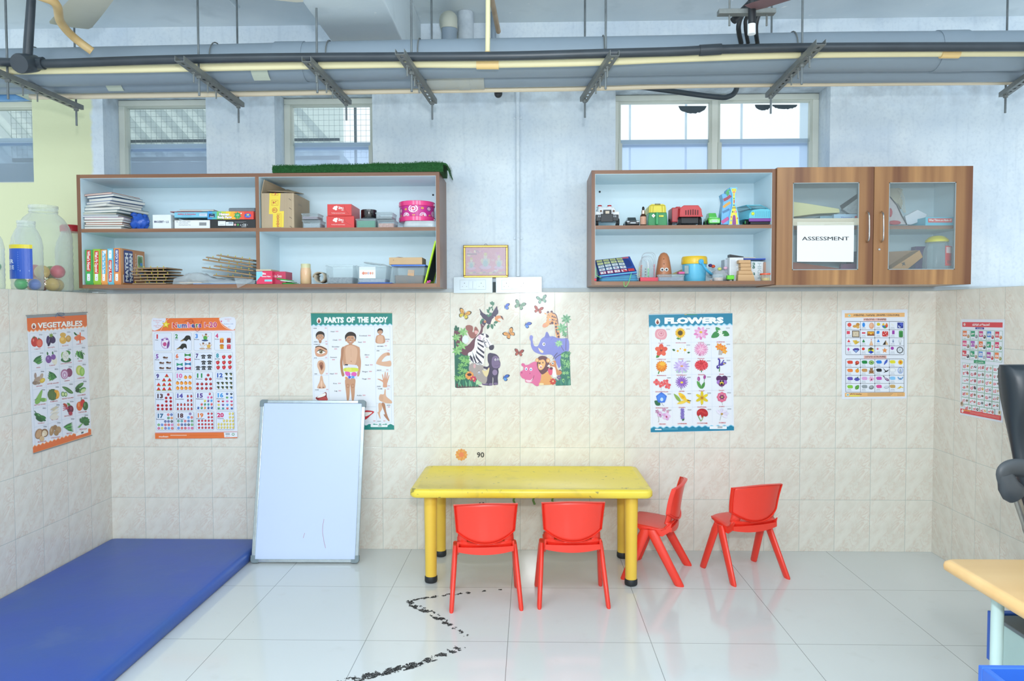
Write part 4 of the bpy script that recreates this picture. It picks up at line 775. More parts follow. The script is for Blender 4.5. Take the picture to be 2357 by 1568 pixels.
    p.sm([(192,1128),(250,1095),(315,1060),(325,1110),(332,1160),(230,1160)],'8f2a2c'); p.sm([(210,1118),(300,1070),(308,1100),(240,1125)],'f5f2ec'); p.sm([(230,1140),(310,1115),(332,1162),(240,1162)],'c2504f')
    boy(967,362,.5); p.sm([(950,372),(985,372),(1018,392),(1022,468),(918,468),(920,392)],SK); p.sm([(950,380),(985,380),(1002,400),(1000,466),(936,466),(934,400)],SK3)
    p.sm([(920,706),(950,650),(1000,600),(1050,582),(1080,590),(1084,618),(1050,622),(1020,640),(985,690),(1040,690),(1094,684),(1094,748),(1000,744),(930,724)],SK3); p.ell(1066,600,18,18,SK)
    p.sm([(1003,998),(1003,950),(985,930),(940,906),(938,898),(975,905),(1000,915),(990,850),(1000,848),(1014,900),(1024,822),(1034,822),(1034,900),(1052,826),(1062,830),(1050,905),(1072,856),(1078,862),(1060,930),(1050,960),(1050,998)],'d9a184',3)
    p.sm([(956,1110),(970,1085),(1010,1085),(1018,1050),(1024,1025),(1034,1030),(1036,1090),(1050,1120),(1104,1165),(1104,1194),(1040,1192),(990,1175),(955,1150)],SK3); [p.line([(960,1108+k*18),(1004,1104+k*18)],3,SK2) for k in range(4)]
    p.sm([(948,1198),(985,1198),(990,1260),(965,1310),(972,1370),(965,1380),(945,1330),(935,1300),(950,1290)],SK3); p.sm([(985,1198),(1022,1198),(1040,1290),(1058,1350),(1080,1400),(1065,1404),(1020,1350),(1010,1325),(1025,1320)],SK2)
    p.sm([(780,1290),(830,1280),(896,1296),(850,1340),(810,1378),(780,1385)],LIP); p.sm([(780,1306),(840,1300),(872,1304),(830,1338),(785,1350)],'f5f3ee'); [p.line([(792+k*18,1304),(792+k*18,1344-k*6)],1.6,'c9bdb8') for k in range(4)]
    p.build('printed_pictures', print_mat(), o)
body()
def flowers():
    to = crop3(1470,700,.19769,Y=-.0015); o = poster('flowers_poster', 'poster headed FLOWERS with a blue wavy border, on the tiled back wall', to, [(117,116),(1092,104),(1110,1476),(140,1497)])
    p = Paint(to); wave_band(p,(117,126),(1092,108),(1092,242),(122,268),'8fd0ea',15,9); wave_band(p,(117,128),(1092,110),(1092,230),(120,256),'1f84a6',15,9); logo(p,220,205,33); p.rect(532,118,680,128,'3f8f6a'); p.rect(534,119,560,126,'d8a860')
    p.text(645,222,64,'FLOWERS','f5f8fa',690,.07,slope=-.01)
    wave_band(p,(1110,1470),(140,1492),(140,1432),(1110,1412),'8fd0ea',13,8); wave_band(p,(1110,1472),(140,1494),(140,1442),(1110,1422),'1f84a6',13,8); p.rr(826,1422,1026,1456,8,'eef2f5'); [p.rect(920+k*4,1424,922+k*4,1446,'5a6266') for k in range(14)]; p.rect(190,1454,266,1468,'e8eef2'); p.rect(280,1450,456,1460,'5aa8c0')
    NM = ['ROSE','SUNFLOWER','LOTUS','JASMINE','HIBISCUS','DAISY','DAHLIA','CANNA','MARIGOLD','WATERLILY','ZINNIA','IRIS','BOUGAINVILLEA','ASTER','TULIP','PANSY','MORNING GLORY','CHAMPA','DAFFODIL','POPPY','ORCHID','LAVENDER','COCKSCOMB','COSMOS']
    for i, nm in enumerate(NM):
        r, c = divmod(i,4); x = 260+c*232+r*3; y = 350+r*188-c*5; e = p.ell; q = x-116; z = y-82
        p.line([(q+2,z),(q+232,z-5)],1.8,'ccdaea'); p.line([(q,z),(q+3,z+188)],1.8,'ccdaea')
        if c == 3: p.line([(q+232,z-5),(q+236,z+182)],1.8,'ccdaea')
        p.text(x,y+112-(0 if c else 0),12,nm,'c83a44',min(150,13.5*len(nm)),.03); squig(p,x+60,y-46,44,13,'4a5664',3)
        if nm == 'ROSE': p.line([(x-8,y+50),(x-6,y+88)],5,G1); p.sm([(x-70,y-10),(x-50,y-52),(x,y-60),(x+50,y-48),(x+70,y+10),(x+46,y+58),(x-10,y+64),(x-60,y+40)],'e3a0ab'); e(x,y,48,46,'eab6be'); e(x+2,y-4,34,32,'dd8f9f'); e(x+2,y-6,24,22,'eab6c0'); e(x+3,y-8,13,12,'d07e90')
        elif nm == 'SUNFLOWER': p.line([(x-5,y+40),(x-6,y+78)],6,G1); p.leaf(x-8,y+60,x-54,y+54,.25,G2); p.petals(x-8,y-8,62,18,9,'f0c21f','e6b018'); e(x-8,y-8,30,30,'6b4a20'); e(x-8,y-8,18,18,'4a4a24')
        elif nm == 'LOTUS': p.line([(x,y+40),(x,y+70)],5,'5a5a4a'); p.petals(x,y,84,9,18,'e8a9d2','dd86bd',10,.85); p.petals(x,y-4,50,7,14,'f1c6e2','e9b0d8',25); e(x,y-12,18,13,'e0b83c')
        elif nm == 'JASMINE': p.leaf(x-8,y-10,x-112,y+56,.28,'3f8f50'); p.leaf(x,y,x-60,y-66,.3,'4a9a5a'); p.leaf(x+10,y-10,x+100,y+30,.32,'3a8848'); p.star(x-8,y-10,36,18,7,'f0f4ec'); p.star(x+12,y+30,34,16,6,'e8eee6'); p.star(x+26,y-50,30,14,6,'e6f0ec'); e(x-6,y-8,6,6,'cfd8a8')
        elif nm == 'HIBISCUS': p.line([(x-20,y+40),(x-48,y+86)],6,G2); p.leaf(x-20,y+50,x-60,y+88,.3,G2); p.petals(x,y,74,5,28,'e8694e','df5a44',-18); e(x,y,14,14,'8f2430'); p.line([(x,y),(x+6,y-28)],4,'f0a860')
        elif nm == 'DAISY':
            for cx, cy, rr_ in ((x-40,y+14,36),(x+44,y+2,46),(x-10,y-12,26)): p.petals(cx,cy,rr_,14,rr_*.14,'f6f8fb','dfe6ee'); e(cx,cy,rr_*.34,rr_*.34,'efb52c')
            p.leaf(x+70,y+34,x+104,y+30,.3,G1); p.leaf(x-70,y+10,x-104,y-6,.3,G1)
        elif nm == 'DAHLIA': p.line([(x-16,y+40),(x-18,y+74)],5,'4a3a44'); p.petals(x,y,84,22,7,'e9a0c4','df85b2'); p.petals(x,y,56,16,7,'f1b8d4','e59ac0',8); p.petals(x,y,32,10,5,'f4cfe0','eaa8c8')
        elif nm == 'CANNA':
            for k in (-1,0,1): p.line([(x+k*20,y-10),(x-10+k*14,y+70)],6,'8a6a30')
            p.petals(x-22,y-26,44,6,13,'f0862c','ea9a3a'); p.petals(x+26,y-10,40,6,12,'f3a43c','ee8428'); p.petals(x+42,y+30,30,5,10,'f2b03c','efa030')
        elif nm == 'MARIGOLD': p.line([(x-16,y+24),(x-38,y+88)],13,G2); p.petals(x,y,66,16,13,'e88a28','df7a20'); p.petals(x,y-14,46,12,12,'efa02c','e8902a'); e(x+12,y-30,34,22,'f2b83a')
        elif nm == 'WATERLILY': e(x-34,y+66,30,18,'b4ccc8'); e(x+40,y+62,30,20,'bcd2cc'); p.petals(x,y+6,94,13,11,'cdbce8','b8a6dd',0,.75); p.petals(x,y-12,56,9,10,'ddc8ee','c9aee2',12,.8); e(x+4,y+2,18,9,'e0a050')
        elif nm == 'ZINNIA': p.line([(x,y+40),(x,y+78)],9,G1); p.petals(x,y-4,80,18,13,'d93a46','e0525a',0,.7); p.petals(x,y-16,56,14,12,'e24a50','cf2f3c',9,.7); e(x,y-24,22,14,'c22a36')
        elif nm == 'IRIS': p.line([(x-20,y+20),(x-24,y+76)],10,G2); p.line([(x-40,y-74),(x-22,y-60),(x-24,y-20),(x-28,y+14)],17,'4a3a9a',4); p.sm([(x-24,y-10),(x+40,y-34),(x+54,y-18),(x,y+8)],'4f3f9f'); e(x-40,y+22,18,22,'453690'); e(x+32,y-16,14,6,'e8d060'); p.line([(x+30,y-58),(x-10,y-4)],12,'5a4aa8'); e(x-34,y+16,6,9,'d8d0f0')
        elif nm == 'BOUGAINVILLEA': p.line([(x-12,y+30),(x-8,y+90)],3,'9aa890'); [p.petals(cx,cy,38,4,17,'e2575c','ea6e6c',k*20) for k,(cx,cy) in enumerate(((x-62,y-4),(x-8,y+22),(x+46,y-4),(x+70,y+40)))]; [e(cx,cy,5,5,'f6d0c8') for cx,cy in ((x-8,y+22),(x+46,y-4))]
        elif nm == 'ASTER': p.line([(x-6,y+40),(x-6,y+90)],5,G1); p.petals(x,y,76,18,6.5,'8a58b8','9d6cc8'); e(x,y+4,17,12,'e8cf3a')
        elif nm == 'TULIP': p.leaf(x-6,y+84,x-56,y-10,.16,'5aa04c'); p.leaf(x,y+84,x+34,y+4,.2,'4a9044'); p.line([(x-34,y-20),(x-10,y+80)],5,G2,3); p.line([(x+34,y-40),(x+20,y+60)],5,G2); e(x-36,y-34,16,26,'a0408c'); e(x+34,y-54,15,24,'aa4a96',10); e(x-40,y-32,6,18,'c87ab8')
        elif nm == 'PANSY': p.line([(x+4,y+50),(x+4,y+80)],4,G1); e(x-28,y-32,36,34,'5a2a60'); e(x+32,y-32,36,34,'4e2456'); e(x-30,y+12,28,26,'a878c8'); e(x+36,y+12,28,26,'a070c0'); e(x,y+34,36,28,'6b2a68'); e(x,y+24,22,20,'f0d840'); e(x,y+32,15,12,'2a1a20'); e(x-14,y+2,12,10,'33183a'); e(x+16,y+2,12,10,'33183a')
        elif nm == 'MORNING GLORY': p.line([(x-10,y+30),(x+6,y+70),(x+24,y+84)],3,'5a5a48',3); p.leaf(x-22,y+76,x-88,y+24,.34,'2f6b48'); p.star(x-8,y-10,66,56,5,'3f74d8'); e(x-8,y-10,50,44,'4f88e4'); e(x-4,y+8,18,22,'c4dcf8')
        elif nm == 'CHAMPA': p.leaf(x-12,y+46,x-96,y-54,.14,'8db050'); p.leaf(x+50,y+24,x-42,y-66,.2,'f2c832'); p.leaf(x+60,y+30,x-60,y+64,.14,'f0d050'); p.leaf(x+50,y+10,x+94,y+60,.25,'edbe30'); p.leaf(x+30,y-4,x-10,y-30,.3,'e8b028'); p.line([(x+60,y+26),(x+104,y+30)],9,'3a4a30')
        elif nm == 'DAFFODIL': p.line([(x-4,y+40),(x-4,y+84)],7,G1); p.petals(x,y,78,6,17,'e6cf2c','dcc424',30); e(x,y,26,26,'d8a828'); e(x,y,14,14,'b07820')
        elif nm == 'POPPY': p.line([(x-4,y+40),(x+8,y+90)],3,'7a8a68',3); p.star(x,y-4,62,54,8,'dd6a8a'); e(x,y-6,44,40,'e27f9c'); p.petals(x,y-4,32,6,9,'6b2a58','7a3466'); e(x,y-4,10,10,'c8c070')
        elif nm == 'ORCHID': p.line([(x-60,y-30),(x-40,y+60),(x-50,y+86)],3,'6a5a48',3); p.petals(x+48,y+16,48,5,19,'d8a8d8','e6c4e6'); p.petals(x-28,y-6,36,5,14,'c493c6','dcb6dc'); p.petals(x-60,y-40,24,5,9,'b07aa0','c898b8'); p.petals(x+20,y-60,24,5,9,'d0a0c0','c890b0'); p.petals(x+62,y-40,18,5,7,'c48aa8','d8a8c0'); e(x+48,y+22,10,13,'b04870'); e(x-28,y-2,8,9,'a0406c')
        elif nm == 'LAVENDER': p.line([(x,y-60),(x,y+74)],4,G1); [p.petals(x+(k%2)*3,y-56+k*20,23,6,7,'8f7fc8','6f60b0',k*20,.6) for k in range(6)]; p.leaf(x,y+72,x+24,y+50,.3,G1)
        elif nm == 'COCKSCOMB': p.line([(x-50,y+20),(x-16,y+84)],9,'6f9a58'); p.line([(x+20,y+10),(x-10,y+80)],8,'86ab60'); p.sm([(x-62,y+6),(x-58,y-36),(x-20,y-62),(x+30,y-58),(x+62,y-26),(x+64,y+14),(x+40,y+30),(x+14,y+24),(x-4,y+44),(x-20,y+8),(x-44,y+24)],'b8242c'); [e(x-46+k*18,y-22-12*sin(k),10,12,'cc3a3a') for k in range(6)]
        else: p.line([(x-10,y+10),(x-26,y+78)],3,'7a8a70'); [p.leaf(x-4,y+4,x-4+84*cos(a),y+4+70*sin(a),.24,('e9e4f4','dcd6ec')[k%2]) for k,a in enumerate((-2.5,-1.6,-.8,-.1,.7))]; [p.line([(x-4,y+4),(x-4+70*cos(a),y+4+60*sin(a))],1.6,'b08ab0') for a in (-2.3,-1.4,-.5,.3)]; e(x-4,y+4,15,11,'b8923c')
    p.build('printed_pictures', print_mat(), o)
    m = MB(); a, b = to(117,118,.003), to(1092,106,.003); m.tube([a,b],.0018,6); m.build('hanging_strip', mat('c8d4d8',.3), o)
flowers()
def shapes():
    to = crop3(1920,700,.14672,Y=-.0015); o = poster('shapes_poster', 'white chart of shapes and colours with orange bands, right part of the back wall', to, [(120,96),(1150,82),(1136,1482),(120,1492)],'e6ecf6')
    p = Paint(to); p.poly([(166,146),(1106,136),(1106,202),(166,212)],'eebb7c'); p.ell(238,182,24,18,'b8dcd4'); p.ell(238,182,10,9,'6ab8d0')
    p.text(388,190,30,'ಆಕಾರಗಳು','3a3430',170,.02); p.text(500,192,34,'/','3a3430',16,.01); p.text(575,190,30,'ಬಣ್ಣಗಳು','3a3430',125,.02); p.text(842,186,26,'(SHAPES / COLOURS)','4a3c34',360,.03)
    p.rr(458,222,818,266,6,'eebcb4'); p.text(550,254,26,'ಆಕಾರಗಳು','3a3430',170,.02); p.text(735,252,24,'/ SHAPES','3a3430',165,.03)
    p.rr(465,808,822,856,6,'eebcb4'); p.text(545,840,26,'ಬಣ್ಣಗಳು','3a3430',125,.02); p.text(712,838,24,'(COLOURS)','3a3430',190,.035)
    def grid(v0, hh):
        p.frame(178,v0,1098,v0+hh*4+14,14,6,'2e3038','e8eef8')
        for k in (1,2,3): p.line([(184+k*227,v0),(184+k*227,v0+hh*4+12)],5,'3a3d48'); p.line([(184,v0+k*hh+4),(1094,v0+k*hh+2)],5,'3a3d48')
        for i in (1,2,3):
            for j in (1,2,3): p.ell(184+i*227,v0+j*hh+3,8,8,'2e3038')
    grid(272,128); grid(860,128); e = p.ell
    X = [186+227*k for k in range(4)]; Y1 = [278+128*k for k in range(4)]; Y2 = [866+128*k for k in range(4)]
    def cap(c, y): p.rect(X[c]+20,y+88,X[c]+78,y+93,'8a94a2'); p.rect(X[c]+12,y+108,X[c]+84,y+113,'a2aab6')
    for r in range(4):
        for c in range(4): cap(c,Y1[r]); cap(c,Y2[r])
    e(238,326,32,32,'e0504a'); e(325,350,36,22,'d9a352'); e(370,322,30,26,'c8903f'); e(372,362,26,22,'dcae60')
    e(462,326,22,36,'2f8fe8'); e(586,342,40,50,'e2a684'); e(580,334,24,32,'ecbb9c'); e(694,318,28,24,'d8c52f')
    for k,c in enumerate(('d84a3a','3a9a50','3a70c8','e8c83a','e6e8ea','e07a3a')): a=k*60; p.poly([(796,336)]+[(796+46*cos(radians(a+t)),336+46*sin(radians(a+t))) for t in range(0,61,15)],c)
    p.sm([(905,300),(908,330),(935,330),(918,336),(902,322)],'e8dc90'); p.rect(990,290,1082,380,'2a3f98'); e(1052,322,26,28,'4a60c8'); e(1026,350,22,20,'e0e6f0'); e(1034,342,18,16,'2a3f98')
    p.rect(196,424,246,472,'df4a60'); p.rect(280,418,396,522,'4a3a34'); p.rect(290,428,386,512,'cfc0a4'); p.rect(310,446,368,496,'d9ccb4'); e(340,470,8,8,'a8947a')
    p.rect(434,442,488,466,'d84860'); p.rect(518,428,630,498,'4a3828'); p.rect(524,434,624,492,'e8a838'); p.rect(524,466,624,492,'a85a28'); e(576,466,12,10,'f6e070'); p.poly([(664,432),(676,422),(710,422),(708,458),(696,468),(664,468)],'2f86e0')
    p.rr(752,426,846,510,18,'cf3a38'); [e(a,b,7,7,'f4efec') for a,b in ((775,478),(806,462),(828,494),(790,436),(820,440))]; p.rect(908,418,946,474,'9a3fa8'); e(927,418,19,6,'b860c0'); p.rect(1014,430,1078,514,'3a8a44'); e(1046,428,32,11,'5aa860'); e(1046,514,32,9,'357f3e')
    for x,y,c in ((228,580,'e04a50'),(460,578,'2f8f50'),(692,578,'2f86e0')): p.poly([(x-24,y+20),(x,y-28),(x+24,y+20)],c)
    e(460,598,17,5,'2f8f50'); p.poly([(286,572),(360,566),(330,640)],'e0c050'); p.poly([(330,580),(404,590),(340,636)],'d0b040'); p.poly([(548,646),(582,562),(612,646)],'e8c09a'); p.line([(566,640),(582,562),(600,640)],3,'b07a58'); e(580,645,32,5,'d8a880'); p.star(582,556,12,5,5,'d84a6a'); p.poly([(760,640),(808,566),(806,640)],'33302c'); p.poly([(808,566),(850,640),(806,640)],'d8b890')
    p.rect(912,572,936,604,'8a98b8'); e(924,562,9,9,'a8b4cc'); e(1034,580,26,34,'cfd6dc'); e(1034,574,18,22,'e4e9ee'); p.rect(1020,612,1048,640,'b4bcc4')
    p.poly([(222,680),(244,710),(222,740),(202,710)],'e04a9a'); p.poly([(286,716),(320,692),(376,692),(396,716),(342,768)],'4a3a98'); p.poly([(310,722),(372,722),(342,762)],'8ab0e0'); e(456,704,24,22,'df4038'); 
    for k,c in enumerate(('5a4a30','f0e040','2a3fa0','2a50c8','a8c848','4a4a38')): a=k*60-90; p.poly([(576,728),(576+52*cos(radians(a)),728+52*sin(radians(a))),(576+52*cos(radians(a+60)),728+52*sin(radians(a+60)))],c)
    p.star(680,704,24,9,5,'e0506a'); p.star(792,728,48,20,5,'e89858'); e(910,694,25,25,'a040a8'); p.star(1030,722,54,50,8,'2c3034',0); e(1030,722,40,40,'d8dfe8'); p.line([(1030,722),(1030,696)],4,'5a626c'); p.line([(1030,722),(1010,730)],4,'5a626c')
    CL = ['df4a38','1f8a48','2f86e0','e6e038','ee8a4a','cf9a5c','2a2c2e','eef2f8','6f58b8','e2a8dc','c85ab8','8ac8f4','8ccc48','98a2a8','e0549a','ccA868'.lower()]
    for i, c in enumerate(CL):
        r, k = divmod(i,4); x, y = X[k]+62-(k==3)*14, Y2[r]+48-k*2
        if i == 7: p.sm([(x-50,y-8),(x-30,y-26),(x,y-28),(x+36,y-24),(x+46,y),(x+38,y+24),(x-28,y+26),(x-40,y+8)],'7a9a9a',3)
        p.sm([(x-47,y-8),(x-28,y-24),(x,y-26),(x+34,y-22),(x+42,y),(x+36,y+22),(x-26,y+24),(x-38,y+8)],c,3)
        x = X[k]+170-(k==3)*0; y += 6
        if i == 0: e(x+4,y,32,30,'c83f34'); e(x-8,y+26,20,12,'8a4a38'); e(x+10,y-6,14,12,'e07058')
        elif i == 1: e(x,y,42,34,'5a9a48'); e(x,y,32,24,'a8c878'); e(x-6,y,10,8,'3a6a34'); e(x+10,y+4,10,8,'3a6a34')
        elif i == 2: p.sm([(x-30,y+40),(x-20,y-10),(x+10,y-42),(x+26,y-40),(x+20,y-4),(x-4,y+20)],'4a68c8'); e(x+14,y-30,12,14,'3a54a8')
        elif i == 3: e(x+2,y,38,38,'eec83a'); e(x+2,y,24,24,'e89a28'); e(x+2,y,12,12,'d8702a')
        elif i == 4: e(x+4,y,30,30,'eea03a'); p.leaf(x+4,y-26,x+26,y-40,.3,G2)
        elif i == 5: e(x,y+16,30,28,'9a7048'); e(x,y-18,22,20,'8a623c'); e(x-16,y-36,9,9,'8a623c'); e(x+16,y-36,9,9,'8a623c'); e(x,y-12,9,7,'c8a078'); e(x-28,y+36,16,10,'a87c50'); e(x+28,y+36,16,10,'a87c50'); e(x-30,y+6,12,9,'8a623c',30); e(x+30,y+6,12,9,'8a623c',-30)
        elif i == 6: p.sm([(x-44,y-42),(x-20,y-16),(x+6,y+2),(x+42,y-14),(x+30,y+10),(x+4,y+22),(x-40,y+34),(x-12,y+12),(x-30,y-14)],'1f2224')
        elif i == 7: e(x,y,42,50,'6a90d8'); e(x,y,34,42,'dfe8f4'); p.sm([(x,y-34),(x+16,y),(x+18,y+34),(x-18,y+34),(x-16,y)],'aab8cc')
        elif i == 8: [e(x+dx_*16,y+dy_*14+4,13,13,'4a4aa0' if (dx_+dy_)%2 else '5f60b8') for dy_ in (-1,0,1) for dx_ in (-2,-1,0,1,2) if abs(dx_)+abs(dy_)<3]; p.leaf(x,y-14,x+20,y-34,.3,G1)
        elif i == 9: p.petals(x,y,44,6,14,'f2c6e0','ecb0d4'); e(x,y+10,12,16,'8a4a68')
        elif i == 10: p.sm([(x-36,y-38),(x-10,y-20),(x+34,y+4),(x+46,y+30),(x+20,y+34),(x-12,y+8)],'6a2a68'); p.line([(x-20,y-18),(x+30,y+22)],8,'e8e0ec'); p.leaf(x-30,y-30,x-44,y-46,.4,G1)
        elif i == 11: p.sm([(x,y),(x-40,y-30),(x-38,y-4),(x-20,y+8),(x-34,y+28),(x,y+8),(x+34,y+28),(x+20,y+8),(x+38,y-4),(x+40,y-30)],'3f88c8'); p.line([(x,y-14),(x,y+24)],5,'20303c'); e(x-22,y-12,8,8,'a8d0ec'); e(x+22,y-12,8,8,'a8d0ec')
        elif i == 12: p.leaf(x-24,y+36,x+30,y-32,.34,'5aa040'); p.line([(x-22,y+34),(x+26,y-28)],3,'8cc870')
        elif i == 13: e(x,y+6,40,32,'7e868a',-15); e(x-4,y-2,26,18,'a4abae',-15)
        elif i == 14: e(x+10,y+4,40,20,'8a94a0',-8); e(x+10,y+2,36,15,'d8dee8',-8)
        else: p.line([(x-44,y+28),(x-6,y+4),(x+6,y-12)],13,'d8b83a',4); p.line([(x-20,y+30),(x+14,y+6),(x+44,y+16)],12,'e6c850',4)
    p.poly([(166,1394),(1106,1386),(1106,1448),(166,1456)],'eebb7c'); e(212,1424,24,22,'d8e4e0'); e(212,1424,12,12,'5ab0c8'); p.rr(240,1430,400,1450,4,'eadf60'); p.text(342,1424,22,'ಚಿತ್ರ ಸಂಪುಟ','4a3c34',190,.02)
    for k in range(3): p.rect(520,1400+k*16,925-k*20,1406+k*16,'a88a68')
    p.rect(985,1410,1085,1415,'a88a68'); p.rect(985,1432,1085,1437,'a88a68'); p.line([(950,1396),(950,1444)],2,'a88a68')
    p.build('printed_pictures', print_mat(.22), o)
shapes()
def kannada():
    to = crop3(2190,720,.16588,X=2.361,nrm=(-1,0,0)); Cn = [(135,90),(740,92),(712,1528),(118,1412)]; o = poster('alphabet_poster', 'white alphabet chart with red bands and native-script letters, on the right tiled wall', to, Cn,'e6ecf6')
    p = Paint(to)
    def B(s, t): return ((Cn[0][0]*(1-s)+Cn[1][0]*s)*(1-t)+(Cn[3][0]*(1-s)+Cn[2][0]*s)*t, (Cn[0][1]*(1-s)+Cn[1][1]*s)*(1-t)+(Cn[3][1]*(1-s)+Cn[2][1]*s)*t)
    def q(s0,t0,s1,t1,c): p.poly([B(s0,t0),B(s1,t0),B(s1,t1),B(s0,t1)],c)
    q(.03,.03,.955,.08,'dc3f46'); a = B(.08,.055); p.ell(*a,15,20,'e8c8c4'); a = B(.46,.066); p.text(a[0],a[1],30,'ಕನ್ನಡ ವರ್ಣಮಾಲೆ','f6f0f0',240,.025)
    q(.33,.082,.53,.102,'3a3a90'); a = B(.43,.098); p.text(a[0],a[1],13,'ಸ್ವರಗಳು','e8e8f4',80,.02)
    V = 'ಅ ಆ ಇ ಈ ಉ ಊ ಋ ಎ ಏ ಐ ಒ ಓ ಔ ಅಂ ಅಃ'.split(); VC = ['e8743a','1f9a6a','c83a80','3a80d0','d8344a','e04a80','a848b0','e8743a','1f9a6a','d82a60','d8344a','1f9a6a','3a80d0','a83a98','ee8040']
    IC = ['b89060','8a94a0','5a3a30','b03a50','d88a3a','8a7a68','c86a50','2a3a34','7','7a9a58','3a3440','a88a78','a8b4c8','cf2a34','9aa050']
    for i, t in enumerate(V):
        r, c = divmod(i,5); s0 = .03+c*.187; t0 = .112+r*.103; sl = .02*r
        q(s0,t0,s0+.182,t0+.100,'7ab48a'); q(s0+.006,t0+.003,s0+.176,t0+.097,'e8eef6')
        q(s0+.012,t0+.008,s0+.105,t0+.066,VC[i]); a = B(s0+.058,t0+.053); p.text(a[0],a[1],40,t,'f6f4f2',46,.02,slope=sl)
        a = B(s0+.14,t0+.065)
        if IC[i] == '7': p.text(a[0],a[1]+28,58,'7','e8683a',32,.03)
        else: p.ell(a[0],a[1],18,26,IC[i]); p.ell(a[0]-4,a[1]-8,8,10,'c8b8a8')
        a = B(s0+.06,t0+.088); p.rect(a[0]-16,a[1]-4,a[0]+18,a[1]+1,'8a94a0')
    q(.31,.415,.57,.448,'2f9a68'); a = B(.44,.440); p.text(a[0],a[1],16,'ವ್ಯಂಜನಗಳು','e4f0e8',110,.015,slope=.04)
    Cs = 'ಕ ಖ ಗ ಘ ಙ ಚ ಛ ಜ ಝ ಞ ಟ ಠ ಡ ಢ ಣ ತ ಥ ದ ಧ ನ ಪ ಫ ಬ ಭ ಮ ಯ ರ ಲ ವ ಶ ಷ ಸ ಹ ಳ'.split(); rc = random.Random(4)
    for i, t in enumerate(Cs):
        r, c = divmod(i,5); t0 = .455+r*.0715; s0 = .04+c*.178+(.07 if r == 6 else 0)
        q(s0,t0,s0+.173,t0+.069,'8abf9a'); q(s0+.006,t0+.0025,s0+.167,t0+.0665,'e8eef6')
        a = B(s0+.055,t0+.050); p.text(a[0],a[1],40,t,'d83a48',40,.035,slope=.08)
        a = B(s0+.128,t0+.030); col = rc.choice(['5a4a40','8a7a68','3a3a44','d8a040','b84a50','6a7a88','a89078','4a6a48','c8b090']); p.ell(a[0],a[1],16,20+rc.uniform(-5,5),col,rc.uniform(-30,30)); p.ell(a[0]+3,a[1]-4,7,9,rc.choice(['c8b8a8','7a6a60','e0dcd0']))
        a = B(s0+.13,t0+.060); p.rect(a[0]-12,a[1]-3,a[0]+12,a[1]+1,'98a2ae')
    for s_, t_ in ((.02,.885),(.90,.91)): a = B(s_+.03,t_); p.ell(a[0],a[1],22,36,'e8dcb8' if s_ > .5 else 'c8b8a0'); p.ell(a[0],a[1]-6,10,22,'7a6050')
    q(.02,.935,.965,.98,'dc3f46'); a = B(.07,.957); p.ell(*a,16,22,'f0dcd8'); a = B(.18,.952); p.text(a[0],a[1],20,'ಚಿತ್ರ ಸಂಪುಟ','f0c040',100,.02,slope=.1)
    for k in range(2): q(.24,.950+k*.012,.93,.9525+k*.012,'f0b0a8')
    p.build('printed_pictures', print_mat(.25), o)
kannada()
